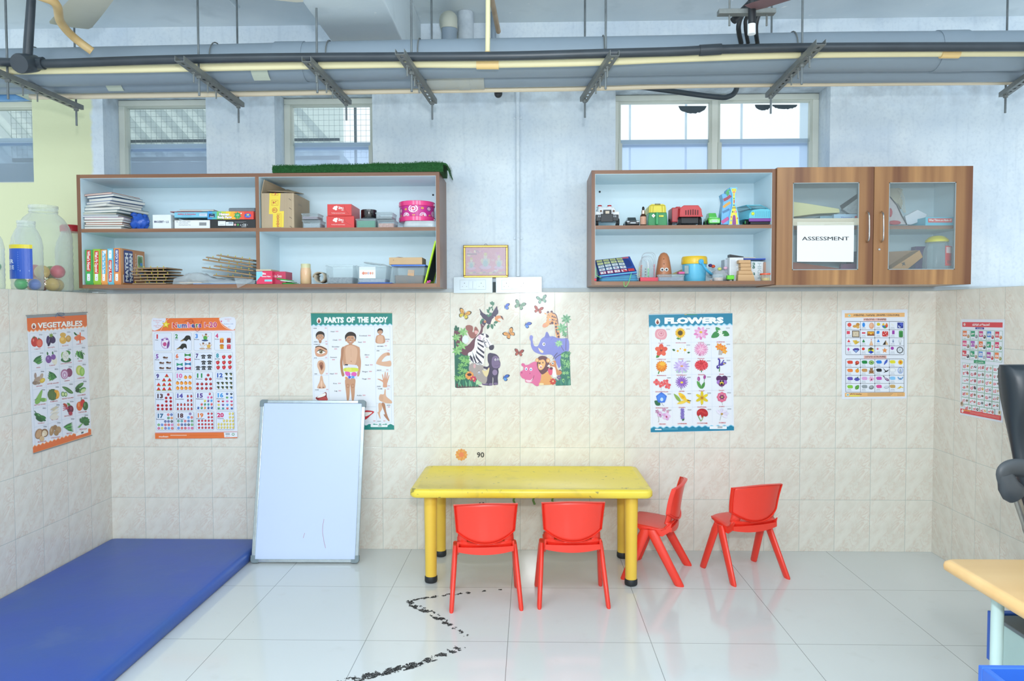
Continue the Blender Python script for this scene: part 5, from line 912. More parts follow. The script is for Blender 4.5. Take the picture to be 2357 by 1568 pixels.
# ---- animal wall stickers
DM = crop3(1020,670,.15304,Y=-.0012)
def sticker(name, label, fn, group=None, cat='wall sticker', to=DM, h0=.0002):
    p = Paint(to, h0, 8e-6); fn(p)
    # paper thickness: rim under the print
    return p.build(name, print_mat(.3), label=label, cat=cat, group=group)
def palm(p, x, y, r, c1, c2, n=8, a0=0):
    for k in range(n): a = radians(a0+k*360/n); p.leaf(x, y, x+r*cos(a), y+r*sin(a)*.95, .2, c1 if k%2 else c2)
def dec_left(p):
    e = p.ell; rn = random.Random(5)
    p.sm([(165,600),(240,600),(290,690),(285,760),(330,830),(390,800),(440,740),(500,680),(540,640),(570,560),(560,500),(580,490),(600,520),(640,495),(600,560),(590,620),(540,690),(480,790),(470,850),(410,930),(370,1010),(300,1010),(180,1000)],'6d4450')
    p.poly([(165,640),(180,1450),(205,1460),(590,1444),(500,1405),(430,1330),(400,1150),(380,980),(300,960),(230,900),(185,760)],'2f6b58')
    p.line([(740,300),(742,200)],7,'3f7a60'); p.line([(700,360),(690,300),(670,290)],6,'3f7a60')
    for x0,y0,x1,y1 in ((740,215,735,150),(740,210,705,165),(742,225,765,165),(700,300,650,280),(700,290,695,235),(710,260,748,235),(700,330,655,300),(740,260,745,300),(700,400,650,350),(705,400,740,330),(760,480,830,460),(760,490,785,530),(725,490,745,575),(690,500,665,575),(590,430,560,500),(620,430,570,425),(700,390,720,320)): p.leaf(x0,y0,x1,y1,.26,'3f7a60' if x0 % 3 else '2f6650')
    for s_, w_ in ((1,[(690,420),(650,360),(600,330),(560,280),(545,268),(560,330),(556,350),(580,380),(590,400),(620,425),(640,440)]),(1,[(730,380),(740,330),(790,250),(812,228),(818,270),(830,300),(825,340),(800,365),(790,385)])): p.sm(w_,'3f3552',3)
    p.sm([(640,440),(690,390),(740,370),(790,375),(800,400),(770,450),(740,490),(690,500),(650,480)],'3f3552'); p.sm([(720,470),(740,420),(780,400),(790,430),(755,480),(735,497),(715,495)],'eee2cc'); p.sm([(780,395),(820,370),(880,375),(905,410),(905,435),(860,410),(815,430),(860,455),(855,468),(800,450),(780,430)],'dd9060',3); p.sm([(860,375),(890,385),(905,435),(885,415)],'3a3040'); e(770,393,10,10,'f4f2ee'); e(770,393,5,5,'20202a')
    e(615,475,32,36,'3f3552'); e(630,462,18,18,'d99058'); e(632,465,6,6,'4a2a28')
    p.sm([(340,560),(345,525),(390,512),(440,530),(450,575),(440,610),(460,620),(470,560),(490,535),(520,570),(535,610),(520,640),(500,670),(480,700),(440,715),(400,690),(375,640)],'9a6058'); p.sm([(470,600),(510,600),(530,625),(500,650),(480,640)],'e0a8a4'); e(497,575,5,6,'301818')
    p.sm([(375,940),(440,900),(470,840),(480,760),(500,700),(560,650),(600,640),(660,690),(710,770),(755,820),(745,880),(705,885),(690,850),(640,850),(620,900),(620,1000),(600,1110),(520,1110),(440,1075),(400,1020)],'f2f2f6')
    p.sm([(690,840),(720,815),(760,815),(765,855),(745,885),(710,888),(692,868)],'3a3448'); p.sm([(560,650),(590,640),(650,648),(688,680),(672,702),(640,695),(600,668)],'3a3448'); p.sm([(612,645),(640,650),(640,695),(612,685)],'eeeef4'); e(550,700,22,38,'d8b8cc',-20)
    for pts in ([(495,700),(510,740),(600,780),(600,750)],[(490,740),(520,800),(610,860),(612,830)],[(482,800),(520,870),(615,950),(620,915)],[(470,850),(500,930),(612,1020),(618,985)],[(455,880),(490,1000),(560,1090),(585,1080)],[(430,900),(450,1000),(490,1090),(510,1090)],[(400,930),(420,1020),(450,1080),(462,1075)],[(385,935),(398,990),(420,1050),(430,1060)]): p.poly([pts[0],((pts[0][0]+pts[1][0])/2+14,(pts[0][1]+pts[1][1])/2),pts[1],pts[2],pts[3],(pts[1][0]+22,pts[1][1]-12)],'3a3448')
    for k in range(4): p.line([(620+k*6,700+k*34),(600+k*10,740+k*30),(625+k*14,770+k*26)],8,'3a3448',3); p.line([(650+k*16,720+k*26),(670+k*10,760+k*24)],6,'3a3448')
    e(642,770,12,8,'3a3448'); p.ell(552,1088,36,20,'3a3448'); p.ell(552,1092,24,12,'f2f2f6'); p.ell(552,1094,12,7,'3a3448')
    p.sm([(672,960),(700,932),(730,935),(790,950),(835,990),(845,1040),(862,1090),(850,1150),(830,1170),(835,1220),(822,1300),(825,1400),(800,1412),(755,1410),(755,1320),(745,1300),(742,1400),(720,1425),(600,1415),(585,1390),(600,1355),(640,1375),(660,1310),(670,1240),(650,1180),(600,1160),(595,1130),(660,1140),(690,1110),(670,1050)],'463c56')
    p.sm([(740,1000),(790,975),(830,1000),(842,1060),(862,1100),(850,1145),(800,1165),(750,1150),(728,1090)],'7a688a'); e(787,1034,13,17,'eeeaf2'); e(825,1030,10,15,'eeeaf2'); e(789,1036,6,9,'2a2434'); e(826,1032,5,8,'2a2434'); p.line([(775,1120),(810,1125),(845,1105)],3,'463c56',4); e(778,1225,38,44,'8f7a9c'); e(715,1405,32,20,'7a688a'); e(790,1396,32,18,'7a688a'); e(630,1400,45,15,'7a688a')
    p.sm([(400,1110),(460,1080),(520,1110),(600,1120),(610,1200),(650,1260),(662,1330),(640,1390),(590,1390),(520,1340),(440,1290),(400,1220),(385,1160)],'a79c98'); p.sm([(692,1150),(690,1210),(660,1290),(620,1270),(585,1190),(640,1205)],'e2cf9e'); e(540,1230,15,20,'eeeaf0'); e(540,1236,8,11,'2f4a78'); e(472,1130,18,34,'d8a8ac'); p.line([(520,1205),(545,1198)],4,'5a5050')
    e(395,1270,64,54,'e59a50'); p.petals(395,1270,66,10,18,'eaa45c','e08c40'); e(395,1258,34,22,'4a2a2c'); p.petals(455,1325,48,7,17,'cc3f60','c03454'); e(455,1322,14,14,'f0b070')
    for (x,y,r) in ((300,620,80),(200,700,70),(280,820,82),(210,900,80)): palm(p,x,y,r,'76ae6a','93c47e',7,rn.uniform(0,60))
    e(335,730,50,60,'dfe8ec')
    for k in range(26): x, y = rn.uniform(195,370), rn.uniform(990,1330); palm(p,x,y,rn.uniform(28,52),rn.choice(['5a9a5c','7fb86a','9acb7c']),rn.choice(['4a8a58','8cc274']),6,rn.uniform(0,60))
    for x0,y0,x1,y1 in ((200,600,190,515),(195,600,165,560),(215,600,235,540)): p.leaf(x0,y0,x1,y1,.25,'2f6650')
    p.poly([(204,1455),(200,1390),(300,1420),(420,1430),(540,1430),(590,1446)],'5f3a44')
    for k in range(17): x = 225+k*19; p.leaf(x,1446,x+rn.uniform(-60,70),rn.uniform(1310,1390),.1,rn.choice(['4a8a6a','6aa880','357a62']))
    for k in range(5): p.leaf(500+k*14,1410,520+k*16,1325+k*12,.16,'b4d8a8')
sticker('jungle_sticker', 'jungle wall sticker with zebra, gorilla, toucan, squirrel and rhino under the left switch plate', dec_left, 'jungle animal wall stickers')
def dec_right(p):
    e = p.ell; rn = random.Random(8)
    for x, y in ((1577,320),(1632,312)): e(x,y,18,18,'5a3c50'); p.line([(x+4,y+10),(x+16,y+45)],10,'e3a46c')
    p.sm([(1560,370),(1580,340),(1640,325),(1690,350),(1725,420),(1735,500),(1750,600),(1758,700),(1710,710),(1690,640),(1680,540),(1660,500),(1600,510),(1560,540),(1520,552),(1495,535),(1510,490),(1545,470),(1560,420)],'e3a46c'); e(1525,520,32,28,'e09a7a')
    p.line([(1640,330),(1690,350),(1715,410),(1728,500)],12,'5a3c50',4)
    for x,y,r in ((1642,382,14),(1668,392,13),(1645,432,13),(1668,438,10),(1690,400,10),(1640,480,22),(1610,492,12),(1695,490,16),(1697,540,18),(1705,585,16),(1705,615,12),(1725,640,20),(1735,688,18),(1580,360,6),(1600,375,5),(1562,400,5),(1555,440,4),(1700,450,11)): e(x,y,r*.9,r,'5f3f50')
    e(1606,430,11,18,'eee8e4'); e(1606,432,6,11,'4a6a9a'); p.leaf(1560,350,1520,330,.2,'e3a46c')
    p.sm([(1300,720),(1305,675),(1330,665),(1352,690),(1345,730),(1355,790),(1375,830),(1420,830),(1450,780),(1480,720),(1530,680),(1545,625),(1570,618),(1600,680),(1650,680),(1700,700),(1780,715),(1880,725),(1888,900),(1800,1000),(1780,1100),(1740,1160),(1700,1080),(1650,980),(1600,955),(1500,960),(1400,930),(1350,890),(1320,820),(1318,760)],'8287cc'); p.sm([(1545,640),(1570,620),(1600,690),(1560,710),(1530,690)],'7277be'); p.line([(1620,740),(1650,700),(1700,705)],5,'6a70b6',3)
    e(1514,800,22,26,'f2f2f6'); e(1518,800,9,14,'2a3040'); p.sm([(1430,852),(1455,870),(1505,905),(1500,930),(1470,925),(1445,895)],'e9d7b8')
    p.line([(1865,360),(1862,500),(1875,720)],8,'5a4450'); p.line([(1800,620),(1850,700),(1845,890)],6,'5a4450'); p.line([(1750,790),(1815,900)],6,'5a4450')
    palm(p,1850,420,80,'5f9a72','86b890',8,10); palm(p,1790,560,88,'6aa87a','8cc094',8,25); palm(p,1830,650,50,'5f9a72','7cb088',7,0); palm(p,1740,790,62,'86bc8c','a4d0a0',8,15); palm(p,1850,400,40,'4f8a66','6fa880',5)
    p.poly([(1690,1425),(1920,1418),(1900,920),(1840,905),(1790,930),(1760,1040),(1780,1180),(1740,1330)],'3a7a68')
    for k in range(22): x, y = rn.uniform(1785,1890), rn.uniform(935,1360); palm(p,x,y,rn.uniform(26,44),rn.choice(['5a9a6c','7fb87a','9acb8c']),rn.choice(['4a8a68','8cc284']),6,rn.uniform(0,60))
    for k in range(12): x = 1700+k*18; p.leaf(x,1425,x+rn.uniform(-30,30),rn.uniform(1300,1370),.12,rn.choice(['4a8a7a','6aa890','357a72']))
    p.sm([(1175,1110),(1190,1088),(1225,1095),(1235,1115),(1290,1105),(1350,1070),(1400,1065),(1440,1110),(1470,1200),(1470,1300),(1440,1420),(1390,1425),(1345,1390),(1290,1380),(1240,1370),(1232,1330),(1190,1310),(1158,1260),(1162,1215),(1205,1185),(1205,1140)],'dd6f9c'); e(1204,1112,26,24,'d96496'); p.sm([(1250,1335),(1310,1340),(1350,1310),(1340,1355),(1300,1375),(1250,1362)],'f0c8d8'); p.line([(1330,1355),(1352,1320),(1368,1270)],6,'6a3048',3); e(1250,1172,20,26,'f4f0f4'); e(1320,1178,20,26,'f4f0f4'); e(1250,1176,10,14,'4a70b8'); e(1320,1182,10,14,'4a70b8'); e(1182,1228,8,14,'a84070'); e(1305,1240,6,11,'a84070')
    p.sm([(1490,1240),(1560,1210),(1620,1280),(1670,1370),(1660,1405),(1560,1412),(1440,1410),(1455,1370),(1470,1330)],'e5a566'); p.sm([(1410,1080),(1430,1000),(1490,975),(1560,995),(1595,1060),(1590,1150),(1560,1210),(1490,1255),(1440,1200),(1415,1140)],'6a4048'); e(1413,1040,26,30,'e5a566'); e(1578,1045,30,34,'e5a566'); e(1413,1042,12,16,'f0cba0'); e(1580,1048,14,18,'f0cba0')
    p.sm([(1430,1090),(1450,1030),(1510,1030),(1540,1080),(1520,1150),(1470,1190),(1430,1160)],'eab47a'); p.sm([(1440,1000),(1480,985),(1530,1000),(1545,1050),(1500,1030),(1450,1040)],'6a4048'); e(1450,1085,18,12,'4a2c34'); e(1500,1078,7,13,'2a2a34'); e(1468,1140,22,24,'f6efe6'); e(1470,1146,14,12,'c2505a'); e(1480,1400,36,16,'efd8a8')
    p.line([(1720,930),(1680,975),(1650,1030)],8,'4a3c44',3); p.line([(1785,945),(1720,980),(1680,1020)],8,'4a3c44',3)
    p.sm([(1570,1130),(1610,1085),(1640,1060),(1690,1050),(1700,1110),(1720,1180),(1780,1210),(1775,1250),(1720,1265),(1690,1230),(1660,1140),(1600,1135)],'cf8a5c'); p.sm([(1640,1150),(1680,1150),(1700,1230),(1700,1290),(1650,1290),(1640,1220)],'f2f0ee'); e(1585,1125,22,16,'f0eae6'); e(1572,1118,8,7,'3a2c30'); e(1648,1086,20,22,'f4f2f0'); e(1650,1088,10,12,'28242c'); p.sm([(1575,1180),(1640,1150),(1640,1250),(1600,1260)],'e0587a'); e(1625,1165,26,20,'6a2038')
    p.petals(1652,1362,52,8,14,'cf4c40','c44038'); e(1652,1358,14,14,'f2c090'); p.petals(1742,1300,34,6,12,'6c5a88','7a6898'); e(1742,1298,8,8,'d8c070')
    e(1758,1190,14,9,'4a4038'); e(1772,1180,12,6,'dfe6ec',30); e(1750,1178,12,6,'dfe6ec',-30)
sticker('jungle_sticker', 'jungle wall sticker with giraffe, blue elephant, lion and pink hippo', dec_right, 'jungle animal wall stickers')
def bfly(cx, cy, s, c1, c2, edge, ang, kind=0):
    def fn(p):
        ca, sa = cos(radians(ang)), sin(radians(ang))
        def T(pts): return [(cx+s*(x*ca-y*sa), cy+s*(x*sa+y*ca)) for x,y in pts]
        for sd in ((-1,1) if kind == 0 else (1,)):
            k = 1 if kind == 0 else 1.25
            up = [(sd*2,-4),(sd*30*k,-52),(sd*70*k,-58),(sd*74*k,-34),(sd*50*k,-4),(sd*10,4)]; lo = [(sd*4,2),(sd*44*k,4),(sd*58*k,26),(sd*44*k,50),(sd*24,46),(sd*8,22)]
            p.sm(T(up),edge,3); p.sm(T([(x*.82+sd*2,y*.82-2) for x,y in up]),c1,3); p.sm(T(lo),edge,3); p.sm(T([(x*.82+sd*2,y*.82+2) for x,y in lo]),c2,3)
            for q in (.3,.6): p.line(T([(sd*6,-2),(sd*(30+30*q),-46+30*q)]),2.5*s,edge)
            p.line(T([(sd*8,6),(sd*40,34)]),2.5*s,edge)
        p.line(T([(0,-22),(0,30)]),7*s,'3a3238'); p.line(T([(0,-20),(-10,-38)]),1.6*s,'3a3238'); p.line(T([(0,-20),(10,-38)]),1.6*s,'3a3238')
    return fn
for lb, a in (('yellow and orange butterfly sticker, farthest left, above the squirrel',(318,350,1.25,'e8aa50','dcc84a','3a342e',20)),('orange butterfly sticker between the zebra and the elephant',(1000,645,1.2,'e8a050','e49a4c','3a302c',-35)),
  ('blue butterfly sticker at the top beside the toucan',(925,240,.85,'4a70d0','5a88dc','28386a',-5,1)),('blue butterfly sticker above the elephant trunk',(1235,500,.95,'3f68c8','5a90e0','28386a',20,1)),('blue butterfly sticker low beside the gorilla',(905,1300,.95,'3a68c0','5a98e0','1f2c50',10,1)),
  ('green butterfly sticker below the right switch plate, the lower of two green ones',(1150,215,1.15,'7aa088','88ac90','4a5c5c',22)),('green butterfly sticker at the top right, above the red one',(1485,130,1.1,'84aa98','8cb4a0','3f5458',-12)),
  ('red butterfly sticker above the giraffe',(1432,285,.95,'b0504a','c06458','6a2a30',12)),('red butterfly sticker beneath the elephant trunk',(1140,930,.95,'a84a40','bc5c4a','4a2228',8))):
    sticker('butterfly_sticker', lb, bfly(*a), 'butterfly wall stickers', h0=.0007)
def fl90(p): p.petals(1062,1047,14,12,3.6,'e09a52','e8a864'); p.ell(1062,1047,6,6,'e88a60')
P1 = crop3(0,0,1,Y=-.0012)
sticker('flower_sticker', 'small orange flower sticker on the tiles beside the number 90', fl90, to=P1)
sticker('height_number_sticker', 'black number 90 stuck on the tiles above the table', lambda p: p.text(1106,1053,12,'90','3a3a3c',17,.02), 'height chart numbers', to=P1)
sticker('height_number_sticker', 'black number 60 partly hidden between table and left chair', lambda p: p.text(1108,1168,12,'60','3a3a3c',17,.02), 'height chart numbers', to=P1)
for k, (u, lb) in enumerate(((1184,'leftmost of the three'),(1229,'middle one of the three'),(1273,'rightmost of the three'))):
    sticker('leaf_sticker', 'narrow green leaf sticker below the table edge, '+lb, lambda p, u=u: p.line([(u,1145),(u-2,1152),(u+2,1162)],5,'6fa048'), 'green leaf stickers under the table', to=P1)
# ---------------------------------------------------------------- wall shelves
class Fr:                                 # frame of one enlarged view: (x, y) -> point on the plane Y
    def __init__(s, ou, ov, k, Y=-.30): s.a = (ou, ov, k); s.Y = Y
    def p(s, x, y, Y=None): ou, ov, k = s.a; return at(ou+x*k, ov+y*k, Y=s.Y if Y is None else Y)
    def to(s, Y=None): ou, ov, k = s.a; return crop3(ou, ov, k, Y=s.Y if Y is None else Y)
A = Fr(180,400,.18243); B_ = Fr(590,400,.19092); C_ = Fr(1340,380,.19516); D_ = Fr(1780,370,.1994)
YF = -.32; TB = .019
def shelf(name, label, x0, x1, z0, z1, zm, div=None):
    t = thing(name, label, 'shelf', ((x0+x1)/2,-.16,z0))
    def bd(n, a, b, c, d, m): 
        q = MB(); q.box(a,b,YF+.002,-.004,c,d); q.build(n, WHITEL, t)
        q = MB(); q.box(a,b,YF,YF+.0019,c,d); q.build('edge_band', m, t)
    q = MB(); q.box(x0+TB,x1-TB,-.012,-.004,z0+TB,z1-TB); q.build('back_panel', WHITEL, t)
    for a, b in ((x0,x0+TB),(x1-TB,x1)): q = MB(); q.box(a,b,YF,-.004,z0,z1); q.build('side_panel', WOODZ, t)
    for a, b in ((x0+TB,x0+TB+.0015),(x1-TB-.0015,x1-TB)): q = MB(); q.box(a,b,YF+.002,-.012,z0+TB,z1-TB); q.build('inner_lining', WHITEL, t)
    for n, c in (('bottom_panel',z0),('top_panel',z1-TB)):
        q = MB(); q.box(x0+TB,x1-TB,YF,-.004,c,c+TB); q.build(n, WOODX, t)
    q = MB(); q.box(x0+TB+.0015,x1-TB-.0015,YF+.002,-.012,z1-TB-.0015,z1-TB); q.build('inner_lining', WHITEL, t)
    cells = [(x0+TB+.0015,x1-TB-.0015)]
    if div:
        q = MB(); q.box(div-TB/2,div+TB/2,YF,YF+.002,z0+TB,z1-TB); q.build('edge_band', WOODZ, t); q = MB(); q.box(div-TB/2,div+TB/2,YF+.002,-.012,z0+TB,z1-TB-.0015); q.build('divider', WHITEL, t)
        cells = [(cells[0][0],div-TB/2),(div+TB/2,cells[0][1])]
    for (a, b), z in zip(cells, zm): bd('shelf_board', a, b, z-TB, z, WOODX)
    return t
zA = A.p(1200,690,YF).z; zB = B_.p(1200,648,YF).z; zC = C_.p(1200,708,YF).z; zD = D_.p(1700,742,YF).z
L0, L1, LZ0, LZ1 = -2.372, -.42, 1.520, 2.128; R0, R1, R2, RZ0, RZ1 = .384, 1.347, 2.352, 1.527, 2.130
BZL, BZR = LZ0+TB, RZ0+TB
shelf('wall_shelf', 'open wooden wall shelf on the left with four compartments and green turf on top', L0, L1, LZ0, LZ1, (zA, zB), at(592.5,500,Y=YF).x)
shelf('wall_shelf', 'open wooden wall shelf with two compartments of toy vehicles, left of the glass cupboard', R0, R1, RZ0, RZ1, (zC,))
for u, v, F, lb in ((2131,256,B_,'dark bolt head in the back of the left shelf above the pink drum'),(207,316,C_,'dark bolt head in the back of the right shelf above the white jeep')):
    c = F.p(u,v,-.0125); q = MB(); q.lathe([(.006,0),(.005,.003),(.001,.004)],(c.x,-.0122,c.z),12,axis=(0,-1,0)); q.build('wall_bolt', mat('3a3f44',.4,metal=.5), label=lb, cat='bolt')
# cupboard with two glazed doors
def cupboard():
    t = thing('wall_cupboard', 'wooden wall cupboard with two glass doors, one with a white ASSESSMENT sheet', 'cupboard', (1.85,-.16,RZ0))
    x0, x1, z0, z1 = R1+.001, R2, RZ0-.004, RZ1+.004
    for a, b in ((x0,x0+.018),(x1-.018,x1)): q = MB(); q.box(a,b,-.318,-.004,z0,z1); q.build('side_panel', WOODZ, t)
    for a, b in ((z0,z0+.018),(z1-.018,z1)): q = MB(); q.box(x0+.018,x1-.018,-.318,-.004,a,b); q.build('top_panel' if a > 2 else 'bottom_panel', WOODX if a > 2 else mat('c3b4a8',.5), t)
    q = MB(); q.box(x0+.018,x1-.018,-.012,-.004,z0+.018,z1-.018); q.build('back_panel', WHITEL, t)
    for a, b in ((x0+.018,x0+.0195),(x1-.0195,x1-.018)): q = MB(); q.box(a,b,-.317,-.012,z0+.018,z1-.018); q.build('inner_lining', WHITEL, t)
    q = MB(); q.box(x0+.02,x1-.02,-.29,-.012,zD-.018,zD); q.build('shelf_board', WHITEL, t); q = MB(); q.box(x0+.02,x1-.02,-.295,-.29,zD-.018,zD); q.build('edge_band', WOODX, t)
    YD = -.338; xm = at(2010.5,520,Y=YD).x
    for k, (a, b, g0, g1) in enumerate(((x0,xm-.0015,(228,255),(968,1260)),(xm+.0015,x1,(1338,252),(2092,1256)))):
        p0 = D_.p(*g0,YD); p1 = D_.p(*g1,YD); ga, gb, gz1, gz0 = p0.x, p1.x, p0.z, p1.z
        if k == 0: gb = D_.p(985,800,YD).x
        q = MB(); q.box(a,ga,YD,-.32,z0,z1); q.box(gb,b,YD,-.32,z0,z1); q.box(ga,gb,YD,-.32,gz1,z1); q.box(ga,gb,YD,-.32,z0,gz0); d = q.build('door', DOORW, t, org=((a+b)/2,YD,z0))
        q = MB(); q.box(ga,gb,-.331,-.328,gz0,gz1); q.build('glass_pane', clear('e6f2f4',.05,.03,.35), d)
        q = MB(); w = .004; q.box(ga,ga+w,YD-.0005,-.326,gz0,gz1); q.box(gb-w,gb,YD-.0005,-.326,gz0,gz1); q.box(ga,gb,YD-.0005,-.326,gz1-w,gz1); q.box(ga,gb,YD-.0005,-.326,gz0,gz0+w); q.build('glazing_bead', mat('9aa5a8',.4), d)
        hx = 1098 if k == 0 else 1262; q = MB(); s_ = -1 if k == 0 else -1
        P = [D_.p(hx-14,590,YD), D_.p(hx-6,600,YD-.016), D_.p(hx+8,640,YD-.027), D_.p(hx+8,880,YD-.027), D_.p(hx-6,925,YD-.016), D_.p(hx-14,936,YD)]
        q.tube(spl(P,4),.0058,10,sq=.6); q.build('handle', mat('c5c9cc',.12,metal=1), d, smooth=60)
        if k: c = D_.p(1222,1025,YD); q = MB(); q.lathe([(.0062,0),(.0055,.003),(.001,.0035)],c,16,axis=(0,-1,0)); q.build('lock', mat('b8bcbe',.2,metal=.9), d)
cupboard()
# paper sheet taped to the left glass
to = D_.to(-.3405); q = MB(); q.prism([to(x,y,.0) for x,y in ((275,708),(932,708),(930,940),(926,1170),(272,1166))][::-1], (0,.0008,0))
o = q.build('notice_sheet', mat('eef2f6',.6,var=.02), label='white paper sheet reading ASSESSMENT on the left glass door', cat='sign')
p = Paint(to,.0004); [p.text(602+i,920,44,'ASSESSMENT','26292c',540) for i in (-1.5,1.5)]; p.line([(590,740),(700,728),(925,733)],2.5,'b6b2a8'); p.build('printed_text', print_mat(.5), o)
q = MB(); a = to(225,668,.0012); b = to(985,745,.0012); q.box(a.x,b.x,a.y-.0006,a.y,b.z,a.z); q.build('tape_strip', clear('f0ead2',.28,.25,.4), o)
# ---------------------------------------------------------------- things on the shelves
def bxo(F, x0, y0, x1, z0, dep, m, name, label, cat, group=None, Yf=None, rz=0, bev=.001, parent=None, y1=None):
    Y = F.Y if Yf is None else Yf; a = F.p(x0,y0,Y); b = F.p(x1,y0,Y); zb = z0 if y1 is None else F.p(x0,y1,Y).z
    q = MB(); M = rot((a.x,Y,0),'Z',rz) if rz else None; q.box(a.x,b.x,Y,Y+dep,zb+.0004,a.z,M=M)
    return q.build(name, m, parent, label=label, cat=cat, group=group, bevel=bev)
def printed(o, F, Y, fn, r=.35): p = Paint(F.to(Y),.0008); fn(p); p.build('printed_front', print_mat(r), o)
def crumple(q, c, s, seed, n=22, amp=.5, flat=True):
    rings = []
    for i in range(n//2+1):
        t = pi*i/(n//2); rr_ = []
        for j in range(n):
            a = 2*pi*j/n; d = Vector((sin(t)*cos(a), sin(t)*sin(a), -cos(t))); k = 1+amp*noise.noise(d*2.5+Vector((seed,0,0)))+.3*amp*noise.noise(d*7+Vector((0,seed,0)))
            v = Vector((d.x*s[0]*k, d.y*s[1]*k, d.z*s[2]*k)); v.z = max(v.z, -s[2]*.92) if flat else v.z; rr_.append(Vector(c)+v)
        rings.append(rr_)
    return q.ring(rings,(0,0))
PG = mat('e9e7df',.7,var=.1,ns=60)
# stack of books and papers
rn = random.Random(3); z = zA+.0005; base = A.p(10,690,-.31).x
CV = ['7f98a8','b8a88c','7a9484','8a8478','c84a40','6a84a8','4f7f5a','a8b3c8','4a4f58','b8a488','8e98b8','5a7a88','3f6f98','a89070','6a8890','90a8b8']
SP = [(10,.011),(18,.008),(95,.009),(20,.010),(30,.012),(12,.009),(20,.008),(60,.010),(78,.012),(66,.011),(90,.009),(120,.012),(110,.009),(80,.006)]
DS = ['the bottom one with plain white pages','second from the bottom','with the red cover, third from the bottom','fourth from the bottom','fifth from the bottom','sixth from the bottom','seventh from the bottom','eighth from the bottom','ninth from the bottom','fifth from the top','fourth from the top','third from the top','second from the top','topmost, grey-blue cover']
for i, (x, th) in enumerate(SP):
    th *= (1.5 if i > 7 else 1.3); o = thing('picture_book', 'thin book in the far left stack, '+DS[i], 'book', (0,0,z), 'books and papers stacked at the far left')
    xa = max(A.p(x,600,-.30).x, L0+TB+.006) if z < zA+.06 else A.p(x,600,-.30).x; w, d = .20+rn.uniform(-.01,.02), .22+rn.uniform(-.01,.015); rz = (-1 if i < 7 else -12)+rn.uniform(-5,3)
    if i > 8: rz = -17+rn.uniform(-9,6); w = .17; d = .21
    M = rot((xa+w,-.30,0),'Z',rz) if i < 7 else rot((xa+.06,-.28,0),'Z',rz)
    if i < 7: M = rot((xa+w/2,-.2,0),'Z',rn.uniform(-3,4))
    if i >= 12: M = M @ rot((xa,0,z),'Y',-2)
    c = 'd8332e' if i == 2 else CV[i]
    q = MB(); q.box(xa,xa+w,-.30,-.30+d,z+.0021,z+th-.0027,M=M); q.build('pages', PG, o)
    q = MB(); q.box(xa-.001,xa+w+.001,-.301,-.30+d+.001,z+th-.0026,z+th-.0003,M=M); q.box(xa-.001,xa+w+.001,-.301,-.30+d+.001,z+.0001,z+.0020,M=M); q.build('cover', mat(c,.35,var=.35,ns=22,h2=CV[(i*5+3)%16]), o); z += th
q = MB(); a = A.p(410,240,-.2); b = A.p(560,245,-.15); c = A.p(535,200,-.13); q.prism([(a.x,-.2,z+.004),(b.x,-.2,z+.001),(c.x,-.12,z+.014)],(0,0,.0006)); q.build('pink_paper', mat('e07a84',.6), label='pink paper corner sticking up on top of the book stack', cat='paper')
q = MB(); c = A.p(785,610,-.235); crumple(q,(c.x-.002,-.235,zA+.044),(.050,.035,.045),7,26,.4); q.v = [v for v in q.v]; crumple(q,(c.x-.034,-.235,zA+.085),(.018,.012,.012),3,14,.6,False)
q.build('plastic_bag', mat('3a74e0',.22,var=.4,ns=40,h2='2850b0',bump=.8,tr=.1), label='crumpled blue plastic bag beside the book stack', cat='plastic bag', smooth=70)
o = bxo(A,938,518,1168,zA,.09,mat('e9eff2',.5),'medicine_box','small white carton printed in dark blue, right of the blue bag','box')
printed(o,A,-.30,lambda p: (p.text(1020,618,24,'BROZEET','1f2c5c',124,.03), p.text(1126,620,26,'LS','1f2c5c',34,.015), p.rect(1090,604,1098,612,'1f2c5c')))
o = bxo(A,1214,588,1660,zA,.20,mat('eceff0',.5),'flat_carton','flat white carton with a barcode, lying under the light blue puzzle box','box')
printed(o,A,-.30,lambda p: (p.text(1245,612,14,'12','5a6470',24,.01), p.text(1345,612,13,'1-PK AVERY SHEET','8a949c',150), p.text(1330,630,12,'LINE CONCEAL','8a949c',120), p.text(1345,652,13,'Assorting Sample Tray','7a848e',150), [p.rect(1528+k*5.4,614,1531+k*5.4,655,'4a5258') for k in range(17)]))
q = MB(); zt = A.p(1214,588).z; a, b = A.p(1200,600,-.28).x, A.p(1530,600).x; q.box(a,b,-.285,-.12,zt+.0004,zt+.0012); q.ring([[Vector((a+(b-a)*t,-.285,zt+.0016+.005*sin(t*9)**2)) for t in [k/12 for k in range(13)]],[Vector((a+(b-a)*t,-.13,zt+.002+.004*sin(t*9)**2)) for t in [k/12 for k in range(13)]]],(0,0),False); q.build('folded_newspaper', mat('b8bab0',.8,var=.4,ns=80), label='thin folded newspaper between the white carton and light blue box', cat='newspaper', solid=.0006)
o = bxo(A,1212,486,1630,0,.2,mat('7cc4de',.35),'puzzle_box','light blue Addition and Subtraction puzzle box on the white carton','box',y1=554)
printed(o,A,-.30,lambda p: (p.text(1370,518,17,'Addition & Subtraction','d83a58',230,.03), p.text(1370,534,8,'Learning Mathematics','4a6a8a',120), p.rect(1530,502,1626,536,'cfd8e8'), p.rect(1540,510,1610,513,'8a9ab0'), p.rect(1540,522,1600,525,'8a9ab0')))
z1 = A.p(1212,486).z
